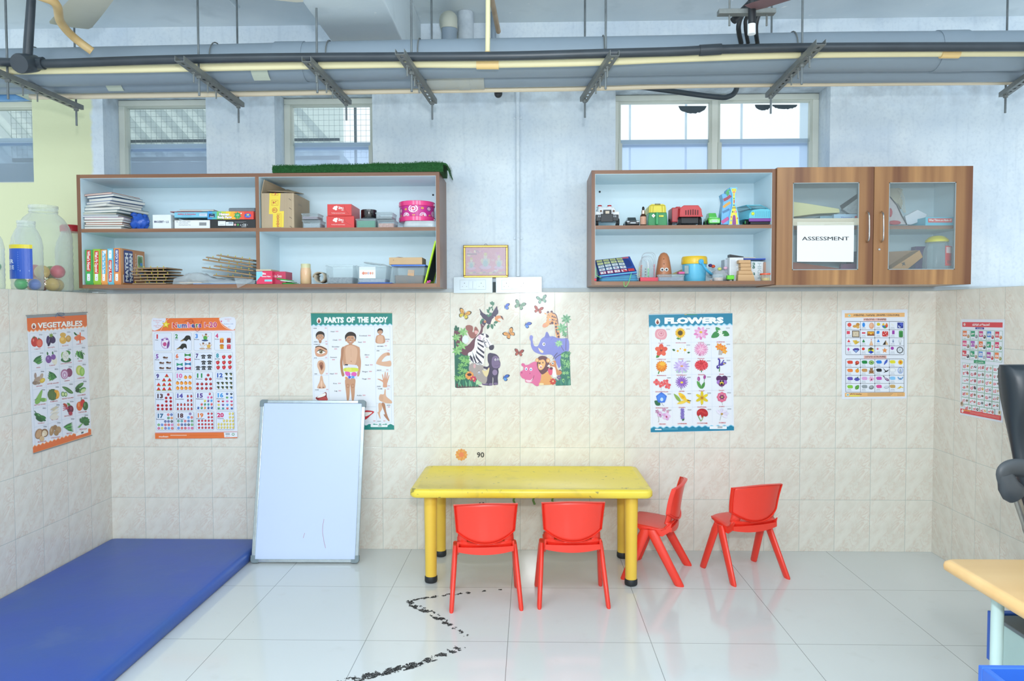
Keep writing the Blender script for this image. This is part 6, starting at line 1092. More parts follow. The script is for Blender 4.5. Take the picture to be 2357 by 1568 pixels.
o = thing('notebook','red edged grey notebook on top of the light blue puzzle box','book',(A.p(1150,470).x,-.2,z1)); q = MB(); a = A.p(1160,480).x; q.box(a,a+.17,-.30,-.12,z1+.0006,z1+.004); q.build('cover', mat('9a4a50',.5), o); q = MB(); q.box(a+.03,a+.20,-.285,-.11,z1+.0042,z1+.008); q.build('pages', mat('8a9aa0',.5), o)
o = thing('notebook','white paged book with grey cover lying highest on the puzzle boxes','book',(A.p(1300,430).x,-.2,z1+.009)); a = A.p(1275,425).x; b = A.p(1690,425).x; q = MB(); q.box(a,b,-.29,-.1,z1+.0085,z1+.014,M=rot((a,-.29,0),'Z',3)); q.build('pages', PG, o); q = MB(); q.box(a-.003,b+.002,-.292,-.1,z1+.0142,z1+.0155,M=rot((a,-.29,0),'Z',3)); q.build('cover', mat('8f9aa2',.4), o)
o = bxo(A,1664,578,2232,zA,.20,mat('1c1f22',.3),'game_box','black game box with white labels under the rainbow puzzle box','box')
printed(o,A,-.30,lambda p: (p.rect(1765,598,1860,656,'e6eaec'), p.rect(1864,608,1958,656,'dfe5e8'), p.rect(1780,640,1840,643,'6a7278'), p.text(1782,618,12,'5-','3a4248',16), p.rect(1898,616,1950,626,'5a7288'), p.rect(1880,634,1945,637,'7a8288'), [p.rect(1972,606+k*9,2120-k*30,609+k*9,'8a9094') for k in (0,1)], p.ell(1980,644,14,14,'d8a8a8'), p.ell(2016,644,14,14,'4a9a4a'), p.poly([(2040,656),(2052,634),(2064,656)],'9aa0a4'), p.text(2096,658,26,'CE','e6eaec',48,.02), p.text(2134,656,22,'X','9aa0a4',18), p.rect(2060,668,2120,673,'d8dce0')))
def rainbow(p):
    cs = ['3f9ad8','4fb0b8','7cc46a','c8d040','f0d030','f2b030','ee8a34','e65a3a','df4038','df4038']; n = len(cs)
    for k,c in enumerate(cs): p.rect(1632+k*580/n,476,1632+(k+1)*580/n+1,576,c)
    p.rect(1650,506,1724,550,'1f2f4a'); p.rect(1662,538,1712,545,'c8d4e0'); p.line([(1672,524),(1690,514),(1706,526)],4,'4aa0d8',3)
    p.text(1842,524,28,'Human','f6f4f0',126,.06,outline=('6a2a80',.13)); p.text(1848,562,28,'Body Parts','f6f4f0',178,.06,outline=('6a2a80',.13))
    p.star(2012,530,50,34,7,'2f9a5a'); p.ell(2012,530,34,24,'2f9a5a'); p.text(2012,528,13,'with','eaf4ea',36,.02); p.text(2012,552,13,'4+','d8e83a',22,.02); p.line([(1962,510),(1970,498),(1984,508)],3,'2a2c30'); p.ell(2056,500,9,9,'f0e8d8')
    p.ell(2140,528,42,29,'2a58b8'); p.text(2142,526,18,'25','e8e83a',34,.05); p.text(2142,542,8,'PCS PUZZLE','dfe8f4',58)
zk = A.p(1664,578).z; a, b = A.p(1634,476,-.305), A.p(2212,476,-.305); q = MB(); q.box(a.x,b.x,-.305,-.11,zk+.0006,a.z); o = q.build('puzzle_box', mat('d84a3a',.35), label='rainbow coloured Human Body Parts puzzle box on the black game box', cat='box', bevel=.001); printed(o,A,-.305,rainbow)
q = MB(); a = A.p(1900,430,-.25); b = A.p(2225,430,-.25); q.ring([[Vector((x_, y_, z_)) for y_, z_ in ((-.25,a.z-.019+.0),(-.252,a.z-.006),(-.24,a.z),(-.17,a.z+.001),(-.16,a.z-.01),(-.17,a.z-.019))] for x_ in (a.x,a.x+.01,b.x-.01,b.x)]); q.v = [v+Vector((0,0,.0)) for v in q.v]
zp = A.p(1634,476,-.305).z; q.v = [Vector((v.x,v.y,max(v.z,zp+.001))) for v in q.v]; q.build('zip_pouch', mat('8e9aa2',.35,var=.3,bump=.5), label='grey plastic zip pouch lying on the rainbow puzzle box', cat='pouch', smooth=60)
# cardboard carton
def carton():
    a = B_.p(58,235,-.31); b = B_.p(452,235,-.31); zt = a.z; CB = mat('b8a488',.75,var=.12,ns=8); x0, x1 = a.x, b.x; y0, y1 = -.31, -.035
    t = thing('cardboard_box','brown cardboard box with open flaps and yellow tape beside the shelf divider','cardboard box',((x0+x1)/2,-.2,zB)); w = .004; z0 = zB+.001
    q = MB(); q.box(x0,x1,y0,y0+w,z0,zt); q.box(x0,x1,y1-w,y1,z0,zt); q.box(x0,x0+w,y0+w,y1-w,z0,zt); q.box(x1-w,x1,y0+w,y1-w,z0,zt); q.box(x0+w,x1-w,y0+w,y1-w,z0,z0+w); q.build('box_body', CB, t, bevel=.001)
    f1 = [(x0,y0,zt),(x0+.002,y1,zt),(x0+.035,y1,zt+.068),(x0+.016,y0,zt+.072)]; q = MB(); q.prism(f1,(.003,0,0)); q.build('flap', CB, t)
    f2 = [(x0+.012,y0+.06,zt+.02),(x1-.012,y0+.06,zt+.012),(x1-.025,y1-.02,zt+.035),(x0+.06,y1-.02,zt+.06)]; q = MB(); q.prism(f2,(0,0,.003)); q.build('flap', CB, t)
    p = Paint(B_.to(-.31),.0006); p.poly([(160,235),(294,235),(280,490),(152,486)],'e8cf3a'); p.poly([(200,455),(334,450),(330,646),(198,646)],'ead040'); R_ = 'b8432a'
    for (u0,v0,u1,v1) in ((186,236,264,262),(184,316,264,384),(250,480,300,646)): p.frame(u0,v0,u1,v1,1,3,R_,'e8cf3a')
    p.text(226,256,26,'3','b8432a',28,.02); p.star(208,348,16,7,8,R_); p.ell(232,336,6,6,R_); p.line([(196,328),(250,372)],3,R_); p.line([(250,328),(196,372)],3,R_); p.ell(222,440,32,32,R_); p.ell(222,440,25,25,'e8cf3a'); p.ell(222,440,18,18,R_); p.text(220,458,44,'3','e8cf3a',26,.02)
    f = p.to3; p.to3 = lambda u,v,h: f(u,v,h); vs, fs, tw = glyphs('nbiotic',.02); p.h += p.dh*2; p.add([p.to3(276-y*54, 640-x*150/tw, p.h) for x,y in vs], fs, col=L(R_))
    [p.line([(392+k*4,300+k*110),(420+k*4,320+k*110)],5,'4a4238') for k in range(4)]; [p.line([(u,238),(u,640)],1.5,'a08c70') for u in (95,340,370)]; p.rect(440,236,446,644,'c8b698')
    p.build('packing_tape', print_mat(.3), t)
    to = lambda u,v,h: Vector((x1+h, y0+u, v)); p = Paint(to,.0006); p.add([],[]); vs, fs, tw = glyphs('BAKUL'); p.add([Vector((x1+.0007, y0+.07+x*.07/tw, zt-.055+y*.016)) for x,y in vs], fs, col=L('8a7a68')); p.build('side_marking', print_mat(), t)
carton()
CLR = clear('d8e6ec',.16,.1,.55)
def tub(F, x0, y0, x1, z0, dep, label, cont=None, lid=None, Yf=None, y1=None, tap=.0, name='plastic_container', group=None, ch=.5, rim=.003, op=CLR):
    Y = F.Y if Yf is None else Yf; a = F.p(x0,y0,Y); b = F.p(x1,y0,Y); zb = z0 if y1 is None else F.p(x0,y1,Y).z; zb += .0006
    t = thing(name, label, 'container', ((a.x+b.x)/2,Y+dep/2,zb), group); w = b.x-a.x; r = min(.008,w*.2); k = tap*w
    q = MB(); q.ring([rrect(a.x+k,b.x-k,Y+k,Y+dep-k,r,zb),rrect(a.x,b.x,Y,Y+dep,r,a.z-.002)],(1,0)); q.build('tub_body', op, t, smooth=50)
    q = MB(); q.ring([rrect(a.x-rim,b.x+rim,Y-rim,Y+dep+rim,r,a.z+dz) for dz in (-.006,.0)]+[rrect(a.x,b.x,Y,Y+dep,r,a.z+.0015)],(0,1) if lid else (0,0)); q.build('lid' if lid else 'rim', mat(lid,.3) if lid and lid != 'clear' else op, t, smooth=50)
    if cont:
        q = MB(); h = (a.z-zb)*ch; q.ring([rrect(a.x+k+.003,b.x-k-.003,Y+k+.003,Y+dep-k-.003,r,zb+.002),rrect(a.x+k*.6+.003,b.x-k*.6-.003,Y+.003+k*.5,Y+dep-.003-k*.5,r,zb+h)]); q.build('contents', cont, t)
    return t
BD = lambda h, h2: mat(h,.5,h2=h2,ns=130,var=.5)
tub(B_,555,562,770,zB,.10,'lower clear plastic box of the pair right of the carton',BD('b8c4cc','7f8a94'),'clear',group='clear craft boxes',ch=.6)
tub(B_,545,480,742,0,.10,'upper clear plastic box with dark beads, right of the carton',BD('5a4c58','a89aa8'),'clear',y1=552,Yf=-.305,group='clear craft boxes',ch=.5)
for k, (x0, y0, x1, y1, lb) in enumerate(((846,512,1178,636,'lower of two red shoe boxes'),(855,368,1146,500,'upper of two red shoe boxes'))):
    z0 = zB if k == 0 else B_.p(846,512).z+.001; o = bxo(B_,x0,y0,x1,z0,.19,mat('d8322f',.35,var=.05),'shoe_box','red cardboard box printed in white, '+lb,'box',group='red boxes printed in white')
    def f(p, y0=y0, y1=y1, x0=x0, x1=x1):
        p.ell(950,y0+44,20,22,'f4f0ee'); p.ell(968,y0+34,14,16,'f4f0ee'); p.ell(934,y0+50,12,12,'f4f0ee'); p.ell(960,y0+60,14,14,'f4f0ee'); p.text(1000,y0+36,12,'The','f4f0ee',24,.02); p.text(1020,y0+60,24,'APPU','f4f0ee',62,.03,slope=.06); p.text(1040,y0+76,12,'Box','f4f0ee',26,.02); p.text(988,y1-18-k*4,9,'The Baby International Company','f4e0dc',165,.02)
        p.line([(1062,y0+20),(1074,y0+70),(x1-30,y1-16)],3,'a8241f',4)
    printed(o,B_,-.30,f)
for F_ in (1,):
    c = B_.p(1358,486,-.22); q = MB(); zt = B_.p(1358,440,-.22).z; zb = B_.p(1358,540,-.22).z; R_ = B_.p(1452,486,-.22).x-c.x; q.lathe([(R_-.001,zb),(R_,zb+.002),(R_,zt-.002),(R_-.002,zt)],(c.x,-.22,0),28); q.build('tape_roll', mat('15181b',.18,coat=.6), label='roll of glossy black tape standing on the green craft box', cat='tape roll', smooth=40)
tub(B_,1200,545,1435,zB,.12,'clear box with green contents below the black tape roll',BD('2f8a6a','3f9a7a'),'clear',group='clear craft boxes',ch=.8)
tub(B_,1460,556,1660,zB,.12,'clear box of red beads at the foot of the stack left of the drum',BD('b04a44','d8c8b8'),'clear',group='clear craft boxes',ch=.55)
tub(B_,1440,468,1640,0,.12,'clear box with grey clips on the red bead box',BD('9aa4aa','5f6a72'),'clear',y1=548,group='clear craft boxes',ch=.4)
def drum():
    Yc = -.19; c = B_.p(1938,450,Yc); R_ = (B_.p(2165,450,Yc).x-B_.p(1712,450,Yc).x)/2*.95; zb = B_.p(1938,568,Yc-.09).z; zt = B_.p(1938,322,Yc-.09).z
    q = MB(); a = B_.p(1770,560,-.29); b = B_.p(2175,560,-.29); q.ring([rrect(a.x,b.x,-.295,-.10,.03,zB+.001),rrect(a.x-.004,b.x,-.30,-.10,.03,zB+.010),rrect(a.x+.004,b.x-.004,-.29,-.11,.03,zb-.0015)]); q.v = [v+Vector((0,0,.0015*noise.noise(v*60))) if v.z > zB+.005 and v.z < zb-.003 else v for v in q.v]
    q.build('packing_bag', mat('c8d0d4',.25,var=.2,ns=30,bump=.9), label='flat white plastic bag squashed under the pink drum', cat='plastic bag', smooth=60)
    t = thing('toy_drum','pink toy drum with flower pattern at the right end of the left shelf','toy drum',(c.x,Yc,zb)); h = zt-zb; PK = mat('ee3a86',.28,coat=.4)
    q = MB(); q.lathe([(R_*.955,.02*h),(R_*.955,.98*h)],(c.x,Yc,zb),40); q.build('drum_shell', mat('c92a8c',.3), t, smooth=40)
    for a_, b_ in ((0,.24),(.76,1)): q = MB(); q.lathe([(R_*.97,a_*h),(R_,a_*h+.002),(R_,b_*h-.002),(R_*.98,b_*h)],(c.x,Yc,zb),40); q.build('drum_rim', PK, t, smooth=40)
    def cyl3(u,v,hh): th = (u-1938)/215*1.25; r = R_*.955+hh; return Vector((c.x+r*sin(th), Yc-r*cos(th), B_.p(1938,v,Yc-.09).z))
    p = Paint(cyl3,.0004)
    for u,v,r,c1 in ((1925,418,52,'f6eef4'),(1768,436,34,'8a5a88'),(2092,416,34,'8a5a88'),(1848,500,40,'f0e0ec'),(2025,498,38,'f0e0ec'),(1690,440,40,'f6eef4'),(2160,470,34,'f0e0ec')):
        r2 = min(r, 500-v+14) if v > 480 else r; n_ = 14; p.poly([(u+(r if k%2 else r*.84)*cos(pi*k/n_), min(v+(r if k%2 else r*.84)*sin(pi*k/n_),508)) for k in range(2*n_)],c1)
        for s_, cc in ((.7,'c93a98'),(.5,'f4e8f0'),(.28,'d84a70')): p.poly([(u+r*s_*cos(q_*.5), min(v+r*s_*sin(q_*.5),508)) for q_ in range(12)],cc)
    for u,v in ((1845,425),(2018,412),(1930,496),(2100,494),(1775,504)): p.ell(u,min(v,496),14,12 if v < 480 else 8,'e8c040'); p.ell(u,min(v,496),6,6,'d84a70')
    p.build('flower_pattern', print_mat(.3), t)
    q = MB()
    for s_ in (-1,1):
        for zz in (.12,.86): q.ball((c.x+s_*R_*.98,Yc-.02,zb+h*zz),.005,8)
    q.build('lug', mat('e8e8ee',.3), t, smooth=60)
drum()
# lower left: boxed games standing upright
LASTGAME = [None]
def spine(x0, x1, y0, c, cb, txt, tc, sc, st, label, t0, t1, flip=0):
    a = A.p(x0,y0,-.305); b = A.p(x1,y0,-.305); q = MB(); q.box(a.x+.0004,b.x-.0004,-.305,-.061,BZL+.0004,a.z); o = LASTGAME[0] = q.build('game_box', mat(c,.35), label=label, cat='game box', group='boxed card games standing on end', bevel=.0015)
    def f(p):
        w = x1-x0; p.rect(x0+w*.10,y0+12,x1-w*.10,1374,cb); p.rr(x0+w*.24,t0,x1-w*.22,t1,8,sc); cx = (x0+x1)/2
        vs, fs, tw = glyphs(txt,.03); p.h += p.dh*2; ln = t1-t0-24
        if flip: p.add([p.to3(cx+w*.17-y*w*.5, t1-12-x*ln/tw, p.h) for x,y in vs], fs, col=L(tc))
        else: p.add([p.to3(cx-w*.17+y*w*.5, t0+12+x*ln/tw, p.h) for x,y in vs], fs, col=L(tc))
        if st: p.rr(x0+w*.3,1262,x1-w*.3,1352,8,'f2f4f4'); p.ell(cx,1310,4,6,'c83a3a'); p.rect(cx-8,1330,cx+8,1334,'8a8a8a')
        else: p.rr(x0+w*.25,966,x1-w*.25,1070,8,'f2f4f4'); p.ell(cx,1004,4,6,'c83a3a')
    printed(o,A,-.305,f)
spine(84,180,960,'4aa858','52b060',"What's Next?",'f6f6f0','d8392f',1,'green boxed game with red title, leftmost of the upright games',966,1232)
spine(182,280,950,'9ac43a','9cc640',"What's My Opposite?",'f6f6f0','d8392f',1,'lime green boxed game with red title, second from the left',975,1262)
spine(282,364,958,'eda050','f0a458','Take Your Turn To Taste','f2f6f8','5ab4d8',1,'orange boxed game with light blue title strip and a white paper scrap',972,1268)
spine(366,442,945,'6ac0d8','74c6dc','Story Telling','f6f6f0','d8392f',0,'light blue boxed game with red Story Telling title',1090,1364,1)
spine(444,530,938,'df8a48','e29050',"MATCH 'N' LEARN",'f4f4f4','2a3f90',1,"orange boxed MATCH 'N' LEARN game at the right end of the upright games",955,1238)
def bigbox():
    a = A.p(444,938,-.305); x1 = A.p(530,938,-.305).x-.0004; zt = a.z; z0 = BZL+.0004; o = LASTGAME[0]; H = zt-z0; L_ = .244
    T = lambda u,v,h: Vector((x1+h,-.305+u*L_,z0+v*H)); p = Paint(T,.0008)
    p.poly([(0,0),(1,0),(1,1),(0,1)],'c98248'); p.poly([(.0,0),(.08,0),(.08,1),(.0,1)],'dfa26a'); p.rr(.13,.06,.50,.96,.04,'27357c')
    for t_, u in (('MATCH',.30),("'N'LEARN",.47)):
        vs, fs, tw = glyphs(t_,.06); p.h += p.dh*2; p.add([T(u-y*.16, .09+x*.80/tw, p.h) for x,y in vs], fs, col=L('eef0f4'))
    vs, fs, tw = glyphs('Play & Learn'); p.h += p.dh; p.add([T(.64-y*.08,.55+x*.35/tw,p.h) for x,y in vs],fs,col=L('f0e0d0'))
    p.rr(.68,.5,.94,.88,.04,'f4f0e8'); p.rr(.70,.53,.92,.85,.04,'8aa868'); p.ell(.8,.7,.08,.12,'4a7a3a'); p.ell(.85,.62,.05,.05,'3a8ad0'); p.rr(.54,.28,.70,.52,.03,'f4f0e8'); p.rr(.56,.31,.68,.49,.03,'d88a58'); p.rr(.76,.22,.95,.44,.03,'5a9ad0'); p.rr(.09,.05,.12,.28,.01,'f2f2f0')
    p.build('printed_side', print_mat(.3), o)
    q = MB(); a = A.p(300,975,-.31); q.prism([(a.x,-.3075,a.z+.002),(a.x+.022,-.3075,a.z+.004),(a.x+.02,-.308,a.z-.016),(a.x+.012,-.3085,a.z-.012)],(0,.0006,0)); q.build('paper_scrap', mat('eef0f0',.5), label='torn white paper scrap on the orange boxed game', cat='paper')
bigbox()
# peg boards
def pegs(n, x0, x1, zf, Y0, dep, tiltf, names, grp):
    rn = random.Random(n*7)
    for i in range(n):
        z0 = zf(i); a = Vector((x0(i),Y0,z0)); w = x1(i)-x0(i); t = thing('peg_board','wooden peg board, '+names[i],'peg board',a,grp); M = rot(a,'Y',tiltf(i)) @ rot(a,'Z',rn.uniform(-3,3)-(4 if n == 6 else 0))
        q = MB(); q.box(a.x,a.x+w,Y0,Y0+dep,z0,z0+.0064,M=M); q.build('board', WOODB, t); q = MB(); q.box(a.x+.004,a.x+w-.004,Y0+.004,Y0+dep-.004,z0+.0065,z0+.0076,M=M); q.build('dark_pad', mat('2c2a24',.8), t)
        for k in range(5):
            c = M @ Vector((a.x+w*(.1+.2*k+rn.uniform(-.05,.05)),Y0+rn.uniform(.006,.03),z0+.0076)); q = MB(); q.lathe([(.0022,0),(.0022,.0045),(.0033,.0055),(.0033,.0068)],c,7); q.build('peg', mat('e0cf2a' if rn.random() < .8 or n == 6 else '3aa860',.4), t)
WOODB = mat('a98a68',.55,var=.25,ns=30)
xa = A.p(690,1250,-.29).x; LN = ['bottom of the flat stack beside the MATCH box','second from the bottom of the flat stack','third from the bottom of the flat stack','third from the top of the flat stack','second from the top of the flat stack','topmost of the flat stack']
pegs(6, lambda i: xa-.004+.004*((i*3)%4)-(.006 if i > 2 else 0), lambda i: xa+.185+.006*((i*5)%4), lambda i: BZL+.003+i*.0165, -.29, .16, lambda i: 0, LN, 'peg boards in the flat stack')
xb = A.p(2225,1300,-.28).x; LN = ['lowest of the tilted stack','second from the bottom of the tilted stack','third from the bottom of the tilted stack','third from the top of the tilted stack','second from the top of the tilted stack','topmost of the tilted stack','lying slanted above the others']
XS = [1700,1560,1710,1570,1612,1745]; ZS = [1290,1192,1172,1092,1062,1036]
pegs(6, lambda i: A.p(XS[i],1200,-.28).x, lambda i: xb, lambda i: A.p(XS[i],ZS[i],-.28).z-.0, -.28, .16, lambda i: (4.3,8.6,7,8.6,8.4,8.1)[i], LN, 'peg boards in the tilted stack')
q = MB(); a = A.p(1450,1360,-.30); b = A.p(1990,1360,-.30); q.box(a.x,b.x,-.302,-.16,BZL+.0005,BZL+.006); q.build('blue_folder', mat('2f7fc8',.35), label='flat blue folder lying below the clear plastic bag', cat='folder')
q = MB(); a = A.p(1280,1320,-.28); b = A.p(1560,1320,-.28); q.box(a.x,b.x,-.285,-.16,BZL+.0065,BZL+.012); o = q.build('picture_book', mat('e8dcc8',.5), label='small book with red and yellow cover inside the clear bag', cat='book'); q = MB(); q.box(a.x,b.x,-.285,-.16,BZL+.0122,BZL+.0135); q.build('cover', mat('d8503a',.4,h2='e8c83a',ns=30), o)
q = MB(); n_, m_ = 26, 10; V = []; a = A.p(1195,1350,-.31); b = A.p(2230,1350,-.31)
for j in range(m_+1):
    for i in range(n_+1):
        s_, r_ = i/n_, j/m_; hh = (.004+.043*math.exp(-((s_-.25)/.22)**2)*sin(pi*min(r_*1.2+.15,1))+.02*abs(noise.noise(Vector((s_*22,r_*9,2))))) if j else .001
        V.append(Vector((a.x+(b.x-a.x)*s_, -.315+.13*r_+(.004*noise.noise(Vector((s_*7,0,0)))), BZL+.0143*(1 if j else 0)+hh)))
q.add(V,[(j*(n_+1)+i,j*(n_+1)+i+1,(j+1)*(n_+1)+i+1,(j+1)*(n_+1)+i) for j in range(m_) for i in range(n_)])
c = [A.p(x,y,-.325) for x,y in ((1965,1310),(2215,1330),(2170,1370),(2015,1445))]; q.add([Vector((p_.x,-.3225-.002*k,p_.z)) for k,p_ in enumerate(c)],[(0,1,2,3)])
q.build('clear_bag', clear('dfe8ee',.2,.1,.8), label='crumpled clear plastic bag over flat books, its corner hanging from the shelf', cat='plastic bag', smooth=70)
# lower right compartment of the left shelf
o = bxo(B_,0,1174,190,BZL,.13,mat('e2365f',.35),'craft_kit_box','pink and light blue craft kit box standing across the shelf divider','box',Yf=-.326)
def f(p): p.rect(0,1178,74,1240,'8ad0e0'); p.poly([(0,1240),(50,1240),(0,1300)],'8ad0e0'); p.rect(100,1276,190,1300,'8ad0e0'); p.text(95,1216,24,'Bits','f6eef2',42,.03); p.text(120,1246,16,'Science Maker','f6eef2',110,.03)
printed(o,B_,-.326,f); x_ = B_.p(0,1150,-.326).x; zt = B_.p(0,1174,-.326).z
q = MB(); q.box(x_-.002,x_+.08,-.327,-.2,zt+.0008,zt+.009); q.build('wooden_board', mat('cfc0a2',.6), label='thin pale wooden board on the pink craft kit box', cat='board', bevel=.001)
a = B_.p(200,1180,-.29); b = B_.p(352,1180,-.29); q = MB(); q.box(a.x,b.x,-.29,-.18,BZL+.0005,a.z); o = q.build('craft_kit_box', mat('c8385c',.4), label='dark pink box reading Bio Science, between craft kit and green moulds', cat='box', bevel=.001)
p = Paint(B_.to(-.29),.0008); p.text(256,1250,34,'Bio Sens','f2e4ea',100,.02); p.build('printed_front', print_mat(), o)
for k, (c1, dz, sh, lb) in enumerate((('35b04a',.0,0,'green plastic tray at the bottom right of the craft box'),('e6ece8',.009,-.012,'white plastic tray on the green tray'),('48b858',.016,-.03,'green plastic tray lying highest, beside the dark pink box'))):
    a = B_.p(300,1290,-.30).x+sh; q = MB(); q.ring([rrect(a+k_,a+.07-k_,-.305+k_,-.20-k_,.015,BZL+.0008+dz+z_) for k_,z_ in ((.002,0),(0,.003),(.002,.006),(.006,.005))]); q.xf(rot((a+.07,-.3,BZL+dz),'Y',(0,6,9)[k])); q.build('craft_tray', mat(c1,.35), label=lb, cat='tray', group='stacked craft trays', smooth=50)
c = B_.p(597,1200,-.26); zt = B_.p(597,1085,-.28).z; R_ = .029; t = thing('craft_jar','small glass jar of orange and cream powder with a cream lid','jar',(c.x,-.26,BZL))
h = zt-BZL; q = MB(); q.lathe([(R_*.9,.0008),(R_,.004),(R_,h*.62),(R_*.9,h*.8)],(c.x,-.26,BZL),20); q.build('jar_body', mat('e8ae88',.25,h2='d8c89a',ns=20,coat=.4), t, smooth=50); q = MB(); q.lathe([(R_*.9,h*.8),(R_*.9,h*.97),(R_*.85,h)],(c.x,-.26,BZL),20); q.build('lid', mat('d6d3a8',.35), t, smooth=50)
q = MB(); x_ = B_.p(680,1250,-.28).x; TW = []
for k in range(17): a_ = k/16*2.2*pi; r_ = .034-.010*a_/(2*pi); TW.append((x_+.036+r_*cos(pi-a_), BZL+.0365+r_*sin(pi-a_)*(.9 if a_ < 3 else 1)))
q.ring([[Vector((x,y_,z)) for x,z in TW] for y_ in (-.29,-.2)],(0,0),False); q.build('rolled_cloth', mat('c3b8a4',.85,var=.2,ns=40,bump=.6), label='rolled beige cloth strip between the jar and the clear boxes', cat='cloth', solid=.004, smooth=60)
tub(B_,835,1105,1165,BZL,.14,'clear rectangular box with grey tools, left of the two round tubs',BD('a8b2b8','4f6070'),None,tap=.03,ch=.35,group='clear boxes on the lower shelf')
t = tub(B_,1200,1105,1570,BZL+.006,.15,'clear oblong box with a paper card, standing on its blue lid',BD('c8ced4','9aa6b0'),None,tap=.06,ch=.2,group='clear boxes on the lower shelf')
a = B_.p(1240,1122,-.297); b = B_.p(1438,1262,-.297); q = MB(); q.box(a.x,b.x,-.2975,-.2965,b.z,a.z); o = q.build('paper_card', mat('eef0f2',.5), t); p = Paint(B_.to(-.2978),.0004); p.ell(1310,1200,40,14,'e0a088'); p.ell(1290,1200,10,20,'d88068'); [p.ell(1350+k*26,1200,11,16,('b8b0c0','e09078','d8a890')[k]) for k in range(3)]; p.build('printed_card', print_mat(), o)
tX = t
q = MB(); a = B_.p(1212,1290,-.31); b = B_.p(1630,1290,-.31); q.ring([rrect(a.x+k_,b.x-k_,-.312+k_,-.14-k_,.02,BZL+.0006+z_) for k_,z_ in ((.002,0),(0,.002),(0,.004),(.003,.0055))]); q.build('blue_lid', mat('3f78e0',.3), t, smooth=50)
q = MB(); a = B_.p(1320,1085,-.2); q.ring([rrect(a.x+k_,a.x+.115-k_,-.27+k_,-.15-k_,.02,z_) for k_,z_ in ((0,0),(0,.004),(.003,.006))]); zt = B_.p(1200,1105).z; q.v = [v+Vector((0,0,zt+.016)) for v in q.v]; q.xf(rot((a.x,-.2,zt+.016),'Y',7)); q.build('loose_lid', clear('dfe8ea',.3,.2,.6), label='clear lid resting tilted on the box with the card', cat='lid', smooth=50)
a = B_.p(1600,1010,-.3)
t = tub(B_,1640,1100,2030,BZL,.15,'clear box of wooden pieces with a blue rim, under the wooden tray',mat('8f7a68',.6,h2='5f6870',ns=60,var=.5),'3f78e0',tap=.06,ch=.45,group='clear boxes on the lower shelf',rim=.006)
q = MB(); c = B_.p(1865,1195,-.294); q.box(c.x-.017,c.x+.017,-.2955,-.288,c.z-.016,c.z+.016,M=rot(c,'Y',6)); q.build('wooden_piece', mat('c8a27c',.5), t)
zt = B_.p(1640,1100).z+.002; a = B_.p(1600,1010,-.30); b = B_.p(1930,1010,-.30); t = thing('wooden_tray','wooden tray box resting on the blue rimmed clear box','tray',(a.x,-.25,zt)); WT = mat('cfae84',.55,var=.15); M = rot((a.x,-.3,0),'Z',0); h = a.z-zt
q = MB(); q.box(a.x,b.x+.03,-.30,-.292,zt,a.z); q.box(a.x,b.x+.03,-.16,-.152,zt,a.z); q.box(a.x,a.x+.008,-.292,-.16,zt,a.z); q.box(b.x+.022,b.x+.03,-.292,-.16,zt,a.z); q.box(a.x+.008,b.x+.022,-.292,-.16,zt,zt+.003); q.build('tray_body', WT, t, bevel=.001)
q = MB(); c = B_.p(1654,1042,-.30); q.lathe([(.0018,0),(.0018,.0012)],(c.x,-.30,c.z),10,axis=(0,-1,0)); q.build('knob', mat('7a5a40',.5), t)
for k, c1 in enumerate(('c84a50','2f3a78','2f3236')): q = MB(); q.tube(spl([(a.x+.02+.01*k,-.27,a.z-.003),(a.x+.03+.008*k,-.26,a.z+.003),(a.x+.045+.01*k,-.25,a.z+.006-.001*k),(a.x+.07,-.25,a.z-.004)],4),.0006,5); q.build('wire', mat(c1,.4), label=('thin red','thin dark blue','thin black')[k]+' wire curling out of the wooden tray', cat='wire', group='wires in the wooden tray')
t = thing('toy_slate','lime green framed slate board leaning at the right end of the lower shelf','slate',(B_.p(2030,1290,-.3).x,-.25,BZL)); a = B_.p(2018,1292,-.305); b = B_.p(2150,806,-.305); a = Vector((a.x,-.305,BZL+.001)); dx = Vector((b.x-a.x,0,b.z-a.z)); ex = Vector((.02,.20,0)); n = ex.cross(dx).normalized()*.008
def sl(u,v,k): return a+ex*u+dx*v+n*k
def slb(q,u0,u1,v0,v1,k0,k1): q.add([sl(u,v,k) for k in (k0,k1) for v in (v0,v1) for u in (u0,u1)],[(0,2,3,1),(4,5,7,6),(0,1,5,4),(2,6,7,3),(0,4,6,2),(1,3,7,5)])
q = MB(); slb(q,0,.1,0,1,0,1); slb(q,.9,1,0,1,0,1); slb(q,.1,.9,0,.08,0,1); slb(q,.1,.9,.92,1,0,1); q.build('frame', mat('b8e020',.35), t, bevel=.002); q = MB(); slb(q,.1,.9,.08,.92,.3,.7); q.build('slate_panel', mat('1f2624',.5), t)
a = B_.p(2030,1300,-.32); q = MB(); q.box(a.x+.004,a.x+.030,-.318,-.302,BZL+.0005,BZL+.003,M=rot((a.x,0,BZL),'Y',-8)); q.ball((a.x+.016,-.31,BZL+.0095),.0062,10); q.ball((a.x+.026,-.31,BZL+.013),.0056,10); q.build('pink_clip', mat('d850a8',.3), label='small pink plastic clip at the foot of the lime green slate', cat='clip', smooth=60)
